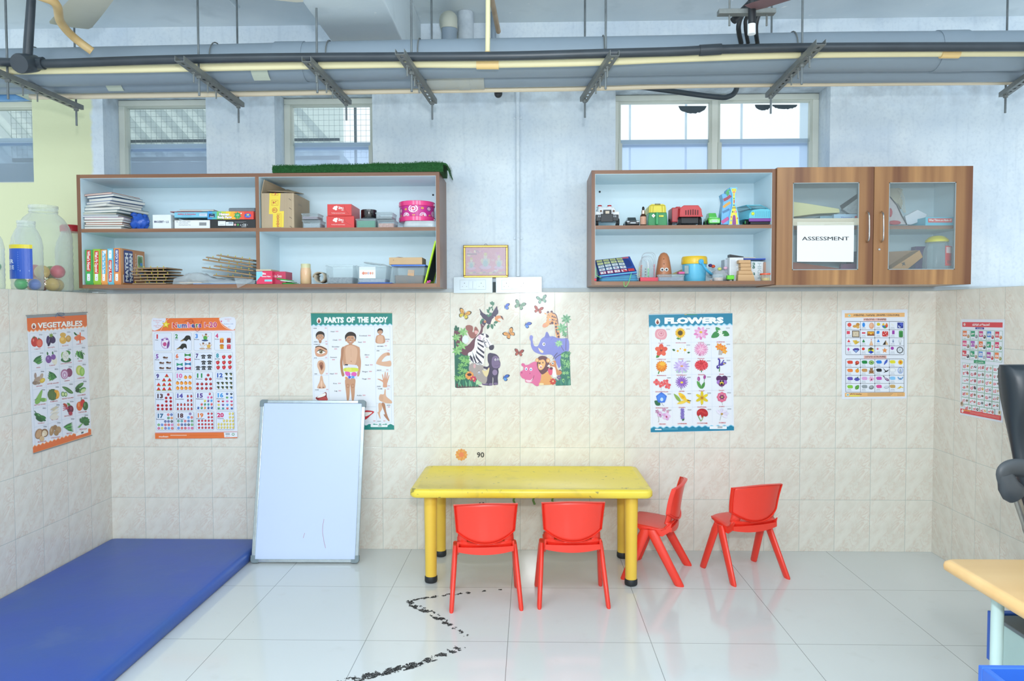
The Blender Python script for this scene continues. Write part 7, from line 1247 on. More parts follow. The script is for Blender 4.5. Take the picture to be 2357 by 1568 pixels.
# folded artificial turf on top of the left shelf
def turf():
    t = thing('artificial_turf','folded green artificial turf lying on top of the left wall shelf','artificial turf',(-.95,-.2,LZ1)); x0 = at(628,385,Y=-.31).x; x1 = at(1020,385,Y=-.31).x; GM = mat('2c6b34',.9,h2='16401f',ns=120,var=.5,bump=1); rn = random.Random(2)
    q = MB(); n = 30
    R_ = []
    for i in range(n+1):
        s_ = i/n; x = x0+(x1-x0)*s_; h = .040+.014*s_+.002*sin(s_*23); 
        r = [(-.318,.002),(-.322,h*.5),(-.316,h-.003),(-.30,h),(-.12,h),(-.10,h*.5),(-.12,.002)]
        R_.append([Vector((x,y+.003*noise.noise(Vector((x*9,0,0))),LZ1+z_+.0005)) for y,z_ in r])
    q.ring(R_); q.build('turf_backing', GM, t, smooth=60)
    xe = x1
    q = MB(); q.ring([[Vector((xe+.001+dx_,y,LZ1+z_)) for y,z_ in ((-.31,.040-k*.3),(-.31,.050-k*.3),(-.15,.050-k*.3),(-.15,.040-k*.3))] for dx_,k in ((0,0),(.012,.004),(.022,.03),(.024,.10),(.034,.19))]); q.build('turf_flap', GM, t)
    q = MB()
    for i in range(9000):
        s_ = rn.random(); x = x0+(x1-x0)*s_; h = .040+.014*s_+.002*sin(s_*23); w = rn.random()
        if w < .55: y, z_, d = -.321, rn.uniform(.002,h), Vector((rn.uniform(-.5,.5),-1,rn.uniform(-.3,.9)))
        elif w < .95: y, z_, d = rn.uniform(-.32,-.12), h, Vector((rn.uniform(-.6,.6),rn.uniform(-.8,.4),1))
        else: x = xe+.026+.006*rn.random(); y = rn.uniform(-.31,-.16); z_ = .045-rn.random()*.065; d = Vector((1,rn.uniform(-.6,.6),rn.uniform(-.5,.5)))
        p0 = Vector((x,y,LZ1+z_)); d.normalize(); e = Vector((.0011,0,0)) if abs(d.x) < .8 else Vector((0,.0011,0)); q.add([p0-e,p0+e,p0+d*rn.uniform(.005,.009)],[(0,1,2)])
    o = q.build('grass_blades', mat('2f7a3a',.8,h2='1d5528',ns=90), t); o['kind'] = 'stuff'
turf()
# ---------------------------------------------------------------- toys on the right shelf
def cb(q, F, x0, y0, x1, y1, Ya, Yb, k=None, rz=None, z0=None):
    a = F.p(x0,y0,Ya); b = F.p(x1,y1,Ya); return q.box(a.x,b.x,Ya,Yb,b.z if z0 is None else z0,a.z,k,M=rz)
def jeep():
    t = thing('toy_jeep','white toy police jeep with black bumper and two red roof lights','toy car',C_.p(295,700)+Vector((0,.1,0))); W_ = mat('eceff2',.3); K = mat('22262b',.45); z = zC
    q = MB(); cb(q,C_,150,545,440,640,-.285,-.12); q.build('body', W_, t, bevel=.006); q = MB(); a = C_.p(178,498,-.26); b = C_.p(402,498,-.26); q.ring([rrect(a.x,b.x,-.26,-.13,.008,C_.p(0,546,-.26).z),rrect(a.x+.006,b.x-.006,-.25,-.135,.008,a.z+.001)]); q.build('cab', W_, t, bevel=.002)
    q = MB(); cb(q,C_,250,528,345,640,-.293,-.286); q.build('grille', K, t, bevel=.002); q = MB(); cb(q,C_,275,542,320,574,-.2945,-.2931); q.build('number_plate', mat('c8d8e8',.4,h2='e0b04a',ns=90), t)
    q = MB(); cb(q,C_,160,585,430,660,-.305,-.294); cb(q,C_,220,575,366,672,-.311,-.3055); q.build('bumper', K, t, bevel=.003); q = MB()
    for x in (195,215,235,355,375,395): cb(q,C_,x-6,594,x+6,614,-.3068,-.3052)
    q.build('bumper_slots', mat('9aa2aa',.4), t)
    for x in (220,370): p0 = C_.p(x,545,-.286); q = MB(); q.lathe([(.0105,0),(.0105,.004),(.008,.006),(.001,.006)],p0,16,axis=(0,-1,0)); l = q.build('headlight', W_, t, smooth=40); q = MB(); q.lathe([(.006,.0062),(.004,.008),(.001,.008)],p0,14,axis=(0,-1,0)); q.build('lens', mat('6a4a38',.2), l)
    for x in (208,322): p0 = C_.p(x,500,-.2); q = MB(); q.lathe([(.017,0),(.017,.004),(.014,.006)],(p0.x,-.2,p0.z-.002),16); l = q.build('roof_light', W_, t, smooth=30); q = MB(); q.lathe([(.012,.006),(.011,.013),(.004,.015)],(p0.x,-.2,p0.z-.002),16); q.build('red_lens', mat('c8303a',.2), l, smooth=50)
jeep()
def wheels2(t, F, L_, z, r, w, c='1e2124', hub='c8ccd0', ax=(1,0,0)):
    for x, Y in L_: p0 = F.p(x,600,Y); q = MB(); q.lathe([(r*.85,0),(r,.12*w),(r,.88*w),(r*.85,w)],(p0.x,Y,z+r+.0006),20,axis=ax); o = q.build('wheel', mat(c,.7), t, smooth=30); q = MB(); q.lathe([(r*.5,-.0012),(r*.5,w+.0012)],(p0.x,Y,z+r+.0006),14,axis=ax); q.build('hub', mat(hub,.3), o, smooth=30)
wheels2(bpy.data.objects['toy_jeep'], C_, ((150,-.27),(398,-.27),(152,-.16),(396,-.16)), zC, .0225, .017)
def smallcar(name, label, F, x0, y0, x1, Y, dep, z, body, glass, kw, skew=0):
    t = thing(name,label,'toy car',(F.p((x0+x1)/2,y0,Y).x,Y+dep/2,z)); a = F.p(x0,y0,Y); b = F.p(x1,y0,Y); w = b.x-a.x; h = a.z-z; c = (a.x+b.x)/2; R = []
    for y_, hw, zl, zt in ((0,.42,.2,.48),(.04,.48,.16,.56),(.25,.5,.14,.62),(.5,.5,.14,.66),(.9,.48,.16,.66),(1,.42,.25,.6)):
        R.append([Vector((c+w*hw*sx, Y+dep*y_, z+h*zz)) for sx,zz in ((-1,zl+.05),(-1,zt-.1),(-.9,zt),(.9,zt),(1,zt-.1),(1,zl+.05),(.9,zl),(-.9,zl))])
    q = MB(); q.ring(R); q.build('body', mat(body,.22,coat=.5), t, smooth=35); q = MB(); R = []
    for y_, hw, zt in ((.22,.36,.63),(.4,.34,.98),(.75,.34,1),(.92,.38,.66)): R.append([Vector((c+w*hw*sx*(1 if zz == .6 else .86), Y+dep*y_, z+h*(zz if zz == .6 else zt))) for sx,zz in ((-1,.6),(-1,1),(1,1),(1,.6))])
    q.ring(R); q.build('cabin', mat(glass,.12,coat=.6), t, smooth=35)
    for s_ in (-1,1): p0 = Vector((c+s_*w*.36,Y+.0,z+h*.44)); q = MB(); q.ball(p0,w*.075,10,sc=(1.5,.4,.7)); q.build('headlight', mat(kw,.2), t, smooth=60)
    q = MB(); q.box(c-w*.2,c+w*.2,Y-.0015,Y+.001,z+h*.26,z+h*.36); q.build('number_plate', mat('c8d0d4',.3), t)
    r = h*.24
    for s_ in (-1,1):
        for y_ in (.2,.8): q = MB(); q.lathe([(r*.9,0),(r,.001),(r,w*.12),(r*.9,w*.13)],(c+s_*w*.44-w*.065,Y+dep*y_,z+r+.0005),14,axis=(1,0,0)); q.build('wheel', mat('1e2124',.7), t, smooth=30)
smallcar('toy_car','small black toy car between the white jeep and the dropper bottle',C_,520,600,680,-.29,.14,zC,'1d2024','2c3236','d8dce0')
smallcar('toy_car','small bright green toy car, right of the big red truck',C_,1490,548,1635,-.29,.13,zC,'58c84a','6ad85c','8ae06a')
def bottle():
    c = C_.p(720,640,-.28); zt = C_.p(720,490,-.28).z; h = zt-zC; t = thing('dropper_bottle','small brown glass dropper bottle with black rubber bulb','bottle',(c.x,-.28,zC)); R_ = .0165
    q = MB(); q.lathe([(R_*.9,.0006),(R_,.003),(R_,h*.52),(R_*.6,h*.62)],(c.x,-.28,zC),20); q.build('bottle_body', mat('4a2c1c',.1,coat=.6), t, smooth=40); q = MB(); q.lathe([(R_*1.02,h*.08),(R_*1.02,h*.48)],(c.x,-.28,zC),20,cap=(0,0)); q.build('bottle_label', mat('b8765a',.5,h2='e0b8a0',ns=120), t, smooth=40)
    q = MB(); q.lathe([(R_*.62,h*.62),(R_*.62,h*.80)],(c.x,-.28,zC),18); q.build('collar', mat('c8b8a8',.25,metal=.6), t, smooth=40); q = MB(); q.lathe([(R_*.38,h*.80),(R_*.42,h*.9),(R_*.34,h*.97),(R_*.1,h)],(c.x,-.28,zC),16); q.build('rubber_bulb', mat('17191b',.5), t, smooth=60)
bottle()
def rickshaw():
    z = zC; t = thing('toy_rickshaw','toy auto rickshaw seen from behind, green below and yellow above','toy vehicle',(C_.p(890,600).x,-.2,z)); a = C_.p(780,700); b = C_.p(1005,455); x0, x1 = a.x, b.x; c = (x0+x1)/2; w = x1-x0; h = b.z-z
    q = MB(); q.ring([[Vector((c+w*.5*k*sx, y, z+h*zz)) for sx,zz in ((-1,.02),(-.98,.4),(-.92,.60),(.92,.60),(.98,.4),(1,.02))] for y,k in ((-.295,.97),(-.30,1)) ]+[[Vector((c+w*.5*sx, -.14, z+h*zz)) for sx,zz in ((-1,.08),(-.98,.4),(-.92,.60),(.92,.60),(.98,.4),(1,.08))]]); q.build('green_body', mat('1f8a4c',.3), t, smooth=20, bevel=.002)
    hood = [(-.92,.60),(-.92,.8),(-.84,.94),(-.6,1),(.6,1),(.84,.94),(.92,.8),(.92,.60)]
    q = MB(); q.ring([[Vector((c+w*.5*x*k, y, z+h*(.6+(v-.6)*k2))) for x,v in hood] for y,k,k2 in ((-.294,.96,.97),(-.288,1,1),(-.15,.98,.98),(-.13,.9,.9))]); q.build('yellow_hood', mat('e0d23a',.3), t, smooth=30)
    q = MB(); 
    for x in (-.78,-.5,.5,.78): q.tube([(c+w*.5*x,-.2955,z+h*.62),(c+w*.5*x*.94,-.2955,z+h*.92)],.0018,6)
    q.tube([(c-w*.38,-.2965,z+h*.93),(c+w*.38,-.2965,z+h*.93)],.0018,6); q.build('hood_ribs', mat('c8b82c',.35), t, smooth=60)
    p = Paint(C_.to(-.3008),.0004); p.poly([(818,598),(840,574),(864,598),(840,622)],'f0f0ee'); p.ell(840,598,5,5,'c83a3a'); p.rect(906,592,960,612,'e0d84a'); p.rect(914,600,930,604,'5a6a3a'); p.build('decal', print_mat(), t); p = Paint(C_.to(-.2968),.0004); p.rect(858,455,922,469,'4a4a2c'); p.text(890,467,9,'INDIA','c8c060',50); p.build('name_strip', print_mat(), t)
    q = MB(); cb(q,C_,872,556,898,700,-.312,-.301); q.build('tow_hook', mat('2a9a58',.3), t, bevel=.002)
    wheels2(t,C_,((786,-.2),(968,-.2)),zC,.018,.012)
rickshaw()
def truck():
    z = zC; t = thing('toy_truck','red toy tipper truck with slotted front and big black wheels','toy truck',(C_.p(1220,600).x,-.2,z)); R_ = mat('c93b40',.35)
    q = MB(); a = C_.p(1150,605,-.30); b = C_.p(1420,605,-.30); top = C_.p(1190,478,-.29); x0, x1 = a.x, b.x; zt = top.z
    q.ring([[Vector((x,y,zz)) for x,zz in ((x0,a.z),(x0+.002,zt-.014),(x0+.022,zt),(x1-.022,zt-.0),(x1-.006,zt-.02),(x1,a.z))] for y in (-.30,-.29,-.15)]); q.build('tipper_body', R_, t, bevel=.003)
    q = MB()
    for k in range(6): x = 1224+k*28; cb(q,C_,x-6,522+abs(k-3)*4,x+6,588,-.3012,-.2995)
    q.build('slots', mat('5a1c20',.6), t)
    q = MB(); cb(q,C_,1150,596,1424,608,-.312,-.3015); q.build('front_lip', R_, t, bevel=.001)
    q = MB(); a = C_.p(1060,590,-.27); b = C_.p(1160,500,-.27); q.box(a.x,b.x-.008,-.27,-.16,z+.022,b.z,M=None); q.build('cab', mat('b8383e',.3), t, bevel=.004); q = MB(); cb(q,C_,1108,490,1160,545,-.26,-.18); q.build('cab_roof', R_, t, bevel=.003)
    q = MB(); cb(q,C_,1165,615,1375,700,-.285,-.17,z0=z+.012); q.build('chassis', mat('24272b',.5), t, bevel=.003)
    wheels2(t,C_,((1128,-.27),(1368,-.27),(1020,-.2),(1372,-.16)),z,.0235,.015,hub='9aa0a6')
truck()
def giraffe():
    z = zC; t = thing('toy_pack','blue giraffe shaped toy pack with yellow giraffe panel','toy pack',(C_.p(1745,600).x,-.25,z)); P = lambda pts,Y: [C_.p(x,y,Y) for x,y in pts]
    q = MB(); q.prism(P([(1636,700),(1645,560),(1665,430),(1645,345),(1668,335),(1700,345),(1710,290),(1745,262),(1790,270),(1800,700)],-.285),(0,.06,0)); q.build('plastic_case', mat('4a9ad0',.25,h2='6ab4e0',ns=30), t, bevel=.001)
    q = MB(); q.prism(P([(1725,708),(1738,600),(1770,470),(1768,350),(1748,285),(1742,266),(1766,264),(1815,264),(1832,262),(1826,285),(1812,330),(1806,450),(1838,560),(1856,708)],-.292),(0,.006,0)); o = q.build('giraffe_panel', mat('7ac8ea',.3), t)
    p = Paint(C_.to(-.292),.0006)
    p.sm([(1640,420),(1700,380),(1764,340),(1764,380),(1700,430),(1660,450)],'b03a50',3) if 0 else None
    p.poly([(1736,700),(1750,600),(1782,470),(1780,340),(1762,300),(1764,278),(1816,278),(1818,300),(1802,340),(1796,460),(1826,570),(1842,700),(1815,700),(1808,600),(1792,585),(1775,600),(1768,700)],'e8da3c')
    e = p.ell; e(1790,320,16,12,'e88a5a'); e(1778,294,4,5,'2a2a2a'); e(1802,294,4,5,'2a2a2a'); e(1776,552,8,10,'3a6a3a'); e(1808,552,14,14,'d8402f'); p.text(1808,562,20,'D','f4f4f0',14,.02); p.sm([(1774,708),(1776,610),(1792,590),(1808,610),(1812,708)],'8a3a8a',3); e(1758,612,9,10,'d8702a'); e(1832,628,8,9,'e03a3a'); e(1757,655,7,8,'3a9ad0'); e(1792,430,7,22,'d8402f'); e(1790,475,12,10,'2f8a9a'); p.rect(1770,496,1812,502,'6a5a2a'); p.rect(1764,508,1818,514,'6a5a2a'); e(1790,395,8,8,'3a9a4a'); p.text(1790,360,14,'ABC','d8402f',18)
    p.build('printed_front', print_mat(.3), o)
    p = Paint(C_.to(-.285),.0008); p.line([(1668,415),(1710,395),(1752,360)],34,'a83848'); [p.line([(1672+k*18,430-k*9),(1680+k*18,392-k*8)],4,'6a2030') for k in range(5)]; p.line([(1664,500),(1700,470),(1748,440)],30,'d8a040'); p.line([(1656,560),(1700,540),(1735,520)],26,'3f7aa8'); p.line([(1645,680),(1690,650),(1728,625)],40,'c04a90'); p.line([(1700,340),(1715,310),(1740,290)],22,'3faa5a'); p.ell(1720,340,14,26,'3a9a5a',25); p.build('toy_animals', print_mat(.3), t)
giraffe()
def bluecar():
    z = zC; t = thing('toy_car','large turquoise toy car with purple bumper at the right end','toy car',(C_.p(2080,600).x,-.2,z)); T_ = mat('62c3d8',.3); Y = -.30
    g = lambda x,y,Y_=Y: C_.p(x,y,Y_)
    q = MB(); f = [(1968,640),(1970,590),(1980,560),(2010,530),(2110,515),(2200,518),(2270,545),(2290,600),(2292,640)]; f0 = [g(*p) for p in f]; m_ = [v+Vector((-.012,.05,.006)) for v in f0]; bk = [Vector((v.x-.050, -.10, v.z if v.z < g(0,600).z else v.z+.002)) for v in f0]
    q.ring([f0,m_,bk]); q.build('body', T_, t, smooth=30, bevel=.002)
    a = g(1990,520,-.26); b = g(2230,520,-.26); z1 = g(0,498,-.2).z; q = MB(); q.ring([[Vector((x,y,zz)) for x,y,zz in ((a.x+.0,-.262,a.z+.003),(b.x-.02,-.262,a.z+.003),(b.x-.05,-.11,a.z+.003),(a.x-.045,-.11,a.z+.003))],[Vector((x,y,z1)) for x,y in ((a.x-.012,-.225),(b.x-.045,-.225),(b.x-.065,-.13),(a.x-.04,-.13))]]); q.build('cabin', clear('9ad4e0',.35,.08,.5), t)
    q = MB(); P_ = [Vector((a.x-.012,-.225,z1)),Vector((b.x-.045,-.225,z1)),Vector((b.x-.065,-.13,z1)),Vector((a.x-.04,-.13,z1))]; q.prism(P_,(0,0,.004)); 
    for u,v in zip(P_,((a.x,-.262),(b.x-.02,-.262),(b.x-.05,-.11),(a.x-.045,-.11))): q.tube([u,(v[0],v[1],a.z+.002)],.0028,6)
    q.build('roof_frame', T_, t)
    for x in (2012,2254): q = MB(); q.lathe([(.0085,0),(.0085,.004),(.006,.006),(.001,.006)],g(x,574,Y+.001),16,axis=(0,-1,0)); q.build('headlight', mat('d8e03a',.25), t, smooth=40)
    q = MB(); [q.tube([g(x,545,Y-.0008),g(x,612,Y-.0008)],.001,6) for x in range(2050,2230,24)]; q.build('grille_lines', mat('4aa4ba',.3), t)
    q = MB(); a = g(1968,628,-.308); b = g(2294,664,-.308); q.box(a.x,b.x,-.308,-.301,b.z,a.z); q.build('bumper', mat('7a3a9a',.35), t, bevel=.002); q = MB(); a = g(1985,665,-.296); b = g(2280,700,-.296); q.box(a.x,b.x-.006,-.296,-.12,z+.006,a.z); q.build('chassis', mat('25222c',.5), t)
    wheels2(t,C_,((1925,-.26),(1900,-.14)),z,.0185,.010,hub='6ad86a'); wheels2(t,C_,((2215,-.285),),z,.017,.012)
bluecar()
# lower compartment of the right shelf
z = BZR
def clothbook():
    t = thing('cloth_book','folded soft cloth book with numbered pockets and light blue edging','cloth book',(C_.p(400,1300).x,-.22,z)); E = mat('6ab8dc',.7); rn = random.Random(6)
    for k in range(4):
        a = C_.p(200+k*3,1350-k*30,-.30); b = C_.p(668-k*6,1350-k*30,-.30); za = z+.0006+k*.0095; q = MB(); R = [rrect(a.x+o,b.x-o,-.305+o,-.10-o,.02,za+dz) for o,dz in ((.003,0),(0,.003),(0,.006),(.003,.009))]; q.ring(R)
        q.v = [v+Vector((0,0,.001*noise.noise(v*20))) for v in q.v] if 0 else q.v; q.build('page_edge', E, t, smooth=50); q = MB(); q.ring([rrect(a.x-.0006,b.x+.0006,-.3056,-.0994,.02,za+dz) for dz in (.0035,.0055)]); q.build('page_seam', mat('1f2c50',.7), t, smooth=50)
    # bulging top leaf with the printed grid, sloping to the front left
    TL, TR, BR_, BL = C_.p(150,1128,-.16), C_.p(560,1085,-.16), C_.p(645,1262,-.31), C_.p(205,1312,-.31)
    def T(u,v,h): p_ = (TL*(1-u)+TR*u)*(1-v)+(BL*(1-u)+BR_*u)*v; return p_+Vector((0,-.3*h,.9*h+.006*sin(pi*u)*sin(pi*min(v,1))))
    q = MB(); n = 14; top = [T(i/n,j/n,.003) for j in range(n+1) for i in range(n+1)]; bot = [v-Vector((0,0,.012)) for v in top]; m = n+1; N_ = m*m; fs = [(j*m+i,j*m+i+1,(j+1)*m+i+1,(j+1)*m+i) for j in range(n) for i in range(n)]; ed = [i for i in range(m)]+[i*m+n for i in range(1,m)]+[n*m+i for i in range(n-1,-1,-1)]+[i*m for i in range(n-1,0,-1)]
    q.add(top+bot, fs+[tuple(x+N_ for x in f[::-1]) for f in fs]+[(ed[i],ed[(i+1)%len(ed)],ed[(i+1)%len(ed)]+N_,ed[i]+N_) for i in range(len(ed))]); q.build('top_page', mat('27408c',.7), t, smooth=40)
    q = MB(); q.tube([T(i/10,1,.0) for i in range(11)],.0035,8); q.build('piping', E, t, smooth=60)
    p = Paint(T,.0038); p.rect(.75,0,1,.78,'2a50a8')
    for j in range(5):
        for i in range(5):
            if i > 3 and j < 4: continue
            if i == 3 and j == 0: p.rect(.77,.02,.95,.12,'d86a78'); 
            u0, v0 = .03+i*.19, .04+j*.19; cc = ('c8cc8a','d8dca0','c8dcc8','b8d4dc','d8404a')[j]; p.rect(u0,v0,u0+.165,v0+.15,cc); p.rect(u0+.012,v0+.015,u0+.153,v0+.135,'e4e8ee' if j > 1 else cc)
            p.text(u0+.08,v0+.115,.09,str(21-(5*j)+i if j < 4 else i+1),('6a7a50','4a8a6a','3a6a9a','8a2a6a','c83a4a')[j],.07)
            p.rect(u0-.012,v0-.02,u0-.004,v0+.17,'14182c')
    p.build('number_pockets', print_mat(.7), t)
    q = MB(); q.tube(spl([C_.p(580,1275,-.318),C_.p(560,1350,-.322),C_.p(540,1400,-.324),C_.p(515,1435,-.326),C_.p(495,1420,-.326),C_.p(492,1375,-.322)],5),.0016,6); q.build('lace', mat('7ae07a',.5), t, smooth=60); q = MB(); q.tube(spl([C_.p(165,1215,-.318),C_.p(160,1295,-.32),C_.p(200,1320,-.318),C_.p(225,1330,-.316)],5),.0014,6); q.build('lace', mat('8ae070',.5), t, smooth=60)
    q = MB(); q.ball(C_.p(153,1358,-.315)+Vector((0,0,.002)),.0085,12); q.build('red_bead', mat('e04a5a',.3), t, smooth=60)
clothbook()
def abacus():
    t = thing('bead_abacus','toy abacus with looping white wires and coloured rings on a red base','abacus',(C_.p(790,1340).x,-.26,z)); q = MB(); cb(q,C_,685,1325,900,1365,-.295,-.24,z0=z+.0006); q.build('base', mat('e03f55',.35), t, bevel=.002)
    zb = C_.p(0,1326,-.27).z
    for k in range(7):
        xa = C_.p(672+k*6,1180,-.285+k*.006).x; xb = C_.p(760+k*18,1180,-.285).x; zt = C_.p(0,1120-k*11-(20 if k > 4 else 0),-.27).z; q = MB(); P = [(xa,-.285+k*.006,zb),(xa,-.285+k*.006,zt-.02),((xa+xb)/2,-.28+k*.004,zt),(xb,-.275,zt-.02),(xb,-.272,zb)]; q.tube(spl(P,6),.0012,5); q.build('wire_loop', mat('c4cbd2',.3,metal=.3), t, smooth=60)
    for (x, y0, c1, c2, lean) in ((690,1180,'e85a2a','f07a3a',10),(672,1200,'d8d040','e8e060',6),(748,1205,'5a4a2c','d8d8c0',2),(780,1220,'3fd04a','5ae060',0),(850,1172,'d83040','e85060',0)):
        y = y0; k = 0
        while y < 1318:
            c = C_.p(x+lean*(1318-y)/140.,y+6,-.282 if x != 748 else -.27); q = MB(); q.lathe([(.0025,-.0016),(.0044,-.0012),(.0044,.0012),(.0025,.0016)],c,8); q.build('ring', mat(c1 if k%2 else c2,.35), t, smooth=50); y += 17; k += 1
abacus()
def potato():
    Y = -.20; c = C_.p(962,1170,Y); R_ = (C_.p(1055,1200,Y).x-C_.p(868,1200,Y).x)/2; zt = C_.p(962,1033,Y).z; h = zt-z; t = thing('toy_potato','brown potato shaped toy with two googly eyes and small holes','toy',(c.x,Y,z)); q = MB()
    q.lathe([(R_*.7*.6,.0006),(R_*.86,h*.04),(R_,h*.16),(R_*1.0,h*.3),(R_*.9,h*.5),(R_*.78,h*.7),(R_*.66,h*.85),(R_*.4,h*.965),(R_*.1,h)],(c.x,Y,z),32); q.build('body', mat('c07d55',.35,var=.08), t, smooth=80)
    for x, y in ((963,1108),(963,1167)): p0 = C_.p(x,y,Y-R_*.74); q = MB(); q.lathe([(.0022,.0),(.0022,.0015)],(p0.x,Y-R_*(.72 if y < 1120 else .85),p0.z),10,axis=(0,-1,0)); q.build('hole', mat('2a1a12',.8), t)
    for x in (943,994): p0 = C_.p(x,1234,Y-R_*.95); q = MB(); q.lathe([(.0105,-.004),(.0105,.003),(.009,.0045),(.001,.005)],p0,18,axis=(0,-1,0)); o = q.build('eye', mat('f2f2f0',.2), t, smooth=50); q = MB(); q.lathe([(.0055,.0051),(.0045,.0065),(.001,.0068)],p0,14,axis=(0,-1,0)); q.build('pupil', mat('15171a',.15), o, smooth=50)
potato()
tub(C_,902,1292,1205,z,.045,'long flat clear box of dark blue clips beside the potato toy',BD('6a7488','9aa4b8'),'clear',Yf=-.316,ch=.6)
q = MB(); cb(q,C_,1140,1258,1208,1286,-.28,-.22,z0=C_.p(0,1292,-.305).z+.003); q.build('pink_block', mat('e05a9a',.4), label='small pink block resting on the flat clear box', cat='block', bevel=.001)
q = MB(); a = C_.p(1060,1284,-.27); b = C_.p(1200,1232,-.2); q.prism([(a.x,-.235,a.z),(b.x-.01,-.235,a.z),(b.x-.012,-.20,b.z)],(0,.004,0)); q.build('card', mat('8a9a5a',.5,h2='c8a080',ns=60), label='small printed card leaning behind the pink block', cat='card')
def bucket():
    Y = -.22; a = C_.p(1205,1200,Y-.06); b = C_.p(1500,1200,Y-.06); cx = (a.x+b.x)/2; R_ = (b.x-a.x)/2; zt = C_.p(0,1075,Y-.06).z; h = zt-z; t = thing('toy_bucket','light blue toy bucket with yellow lid and blue carrying handle','bucket',(cx,Y,z)); q = MB()
    q.lathe([(R_*.88,.0006),(R_*.9,.004),(R_*.97,h*.68),(R_*.9,h*.72)],(cx,Y,z),36); q.build('bucket_body', mat('62bfe2',.3,coat=.3), t, smooth=40); q = MB(); q.lathe([(R_*1.03,h*.69),(R_*1.05,h*.72),(R_*1.03,h*.93),(R_*.96,h*.99),(R_*.7,h)],(cx,Y,z),36); q.build('lid', mat('ecc32c',.3,coat=.3), t, smooth=40)
    p0 = C_.p(1402,1140,Y-R_*1.02); q = MB(); q.lathe([(.014,0),(.014,.005),(.012,.007)],p0,20,axis=(0,-1,0)); q.lathe([(.005,.007),(.005,.009)],p0,12,axis=(0,-1,0)); q.build('handle_pivot', mat('3fa8d8',.3), t, smooth=40)
    q = MB(); q.tube(spl([p0+Vector((0,-.003,0)),C_.p(1450,1215,-.305),C_.p(1505,1275,-.285),C_.p(1528,1290,-.23),(cx+R_*1.12,Y+.03,C_.p(0,1240,Y).z)],6),[.0075]*25,10,sq=.5); q.build('handle', mat('4ab0dc',.3), t, smooth=60)
    p0 = C_.p(1232,1235,Y-R_*.75); q = MB(); q.prism([p0+Vector((-.010,.006,-.022)),p0+Vector((.010,-.006,-.022)),p0+Vector((.010,-.006,.022)),p0+Vector((-.010,.006,.022))],(-.002,-.004,0)); q.build('clear_window', mat('a8bcc0',.15,var=.4,ns=50), t, bevel=.002)
bucket()
def cup(F, x0, y0, x1, Y, z0, label, body, cont, lid=None, tap=.85):
    a = F.p(x0,y0,Y); b = F.p(x1,y0,Y); cx = (a.x+b.x)/2; R_ = (b.x-a.x)/2; h = a.z-z0; t = thing('plastic_tub',label,'tub',(cx,Y,z0)); q = MB(); q.lathe([(R_*tap,.0006),(R_,h)],(cx,Y,z0),24,cap=(1,0)); q.build('tub_body', body, t, smooth=50); q = MB(); q.lathe([(R_*tap*.93,.002),(R_*.93,h*.5)],(cx,Y,z0),20); q.build('contents', cont, t, smooth=40)
    if lid: q = MB(); q.lathe([(R_*1.12,h),(R_*1.14,h+.003),(R_*1.12,h+.007),(R_*.9,h+.008)],(cx,Y,z0),24); q.build('lid', mat(lid,.3), t, smooth=40)
cup(C_,1535,1290,1672,-.28,z,'small clear tub of pink and white bits beside the blue bucket',CLR,mat('d8b0a8',.6,h2='e8e4dc',ns=90))
cup(C_,1500,1335,1540,-.29,z,'tiny clear tub at the foot of the blue bucket',CLR,mat('c8907a',.6))
q = MB(); crumple(q,(C_.p(1610,1230,-.2).x,-.2,z+.030),(.046,.05,.034),4,24,.4); q.build('plastic_bag', clear('e8eaf0',.35,.15,.6), label='clear plastic bag with pastel pieces behind the small tub', cat='plastic bag', smooth=70)
for k, (x,y,c1,lb) in enumerate(((1620,1225,'d8e07a','yellow green'),(1690,1215,'e8b8d0','pale pink'),(1545,1195,'d8502a','orange red'),(1512,1185,'4a2a6a','dark purple'))): q = MB(); q.ball(C_.p(x,y,-.215),.010,10,sc=(1.2,1,.9)); q.build('toy_ball', mat(c1,.5), label=lb+' soft ball in the clear bag beside the bucket', cat='ball', group='soft balls in the clear bag', smooth=60)
q = MB(); cb(q,C_,1740,1090,1900,1364,-.24,-.16,z0=z+.0006); o = q.build('white_carton', mat('e8ecf0',.45), label='upright white printed carton, left of the wooden blocks', cat='box', bevel=.001); p = Paint(C_.to(-.24),.0006); [p.rect(1750,1120+k*16,1750+60+(k*37)%60,1124+k*16,'9aa8b8') for k in range(14)]; p.build('printed_front', print_mat(), o)
q = MB(); a = C_.p(1740,1090,-.24); b = C_.p(1902,1086,-.24); q.prism([(a.x,-.245,a.z+.016),(a.x,-.245,a.z+.002),(b.x,-.245,a.z+.001),(b.x,-.245,a.z+.004)],(0,.05,0)); q.build('black_wedge', mat('202225',.4), label='black wedge shaped piece on top of the white printed carton', cat='wedge')
q = MB(); a = C_.p(1680,1115,-.19); q.box(a.x,a.x+.028,-.19,-.12,z+.0006,a.z); q.build('grey_carton', mat('c3ccd8',.45), label='pale grey carton behind the clear bag, left of the white one', cat='box', bevel=.001)
WBK = wood_mat('d6ae80','b98d5e',0,1.4,.5,'beech_block')
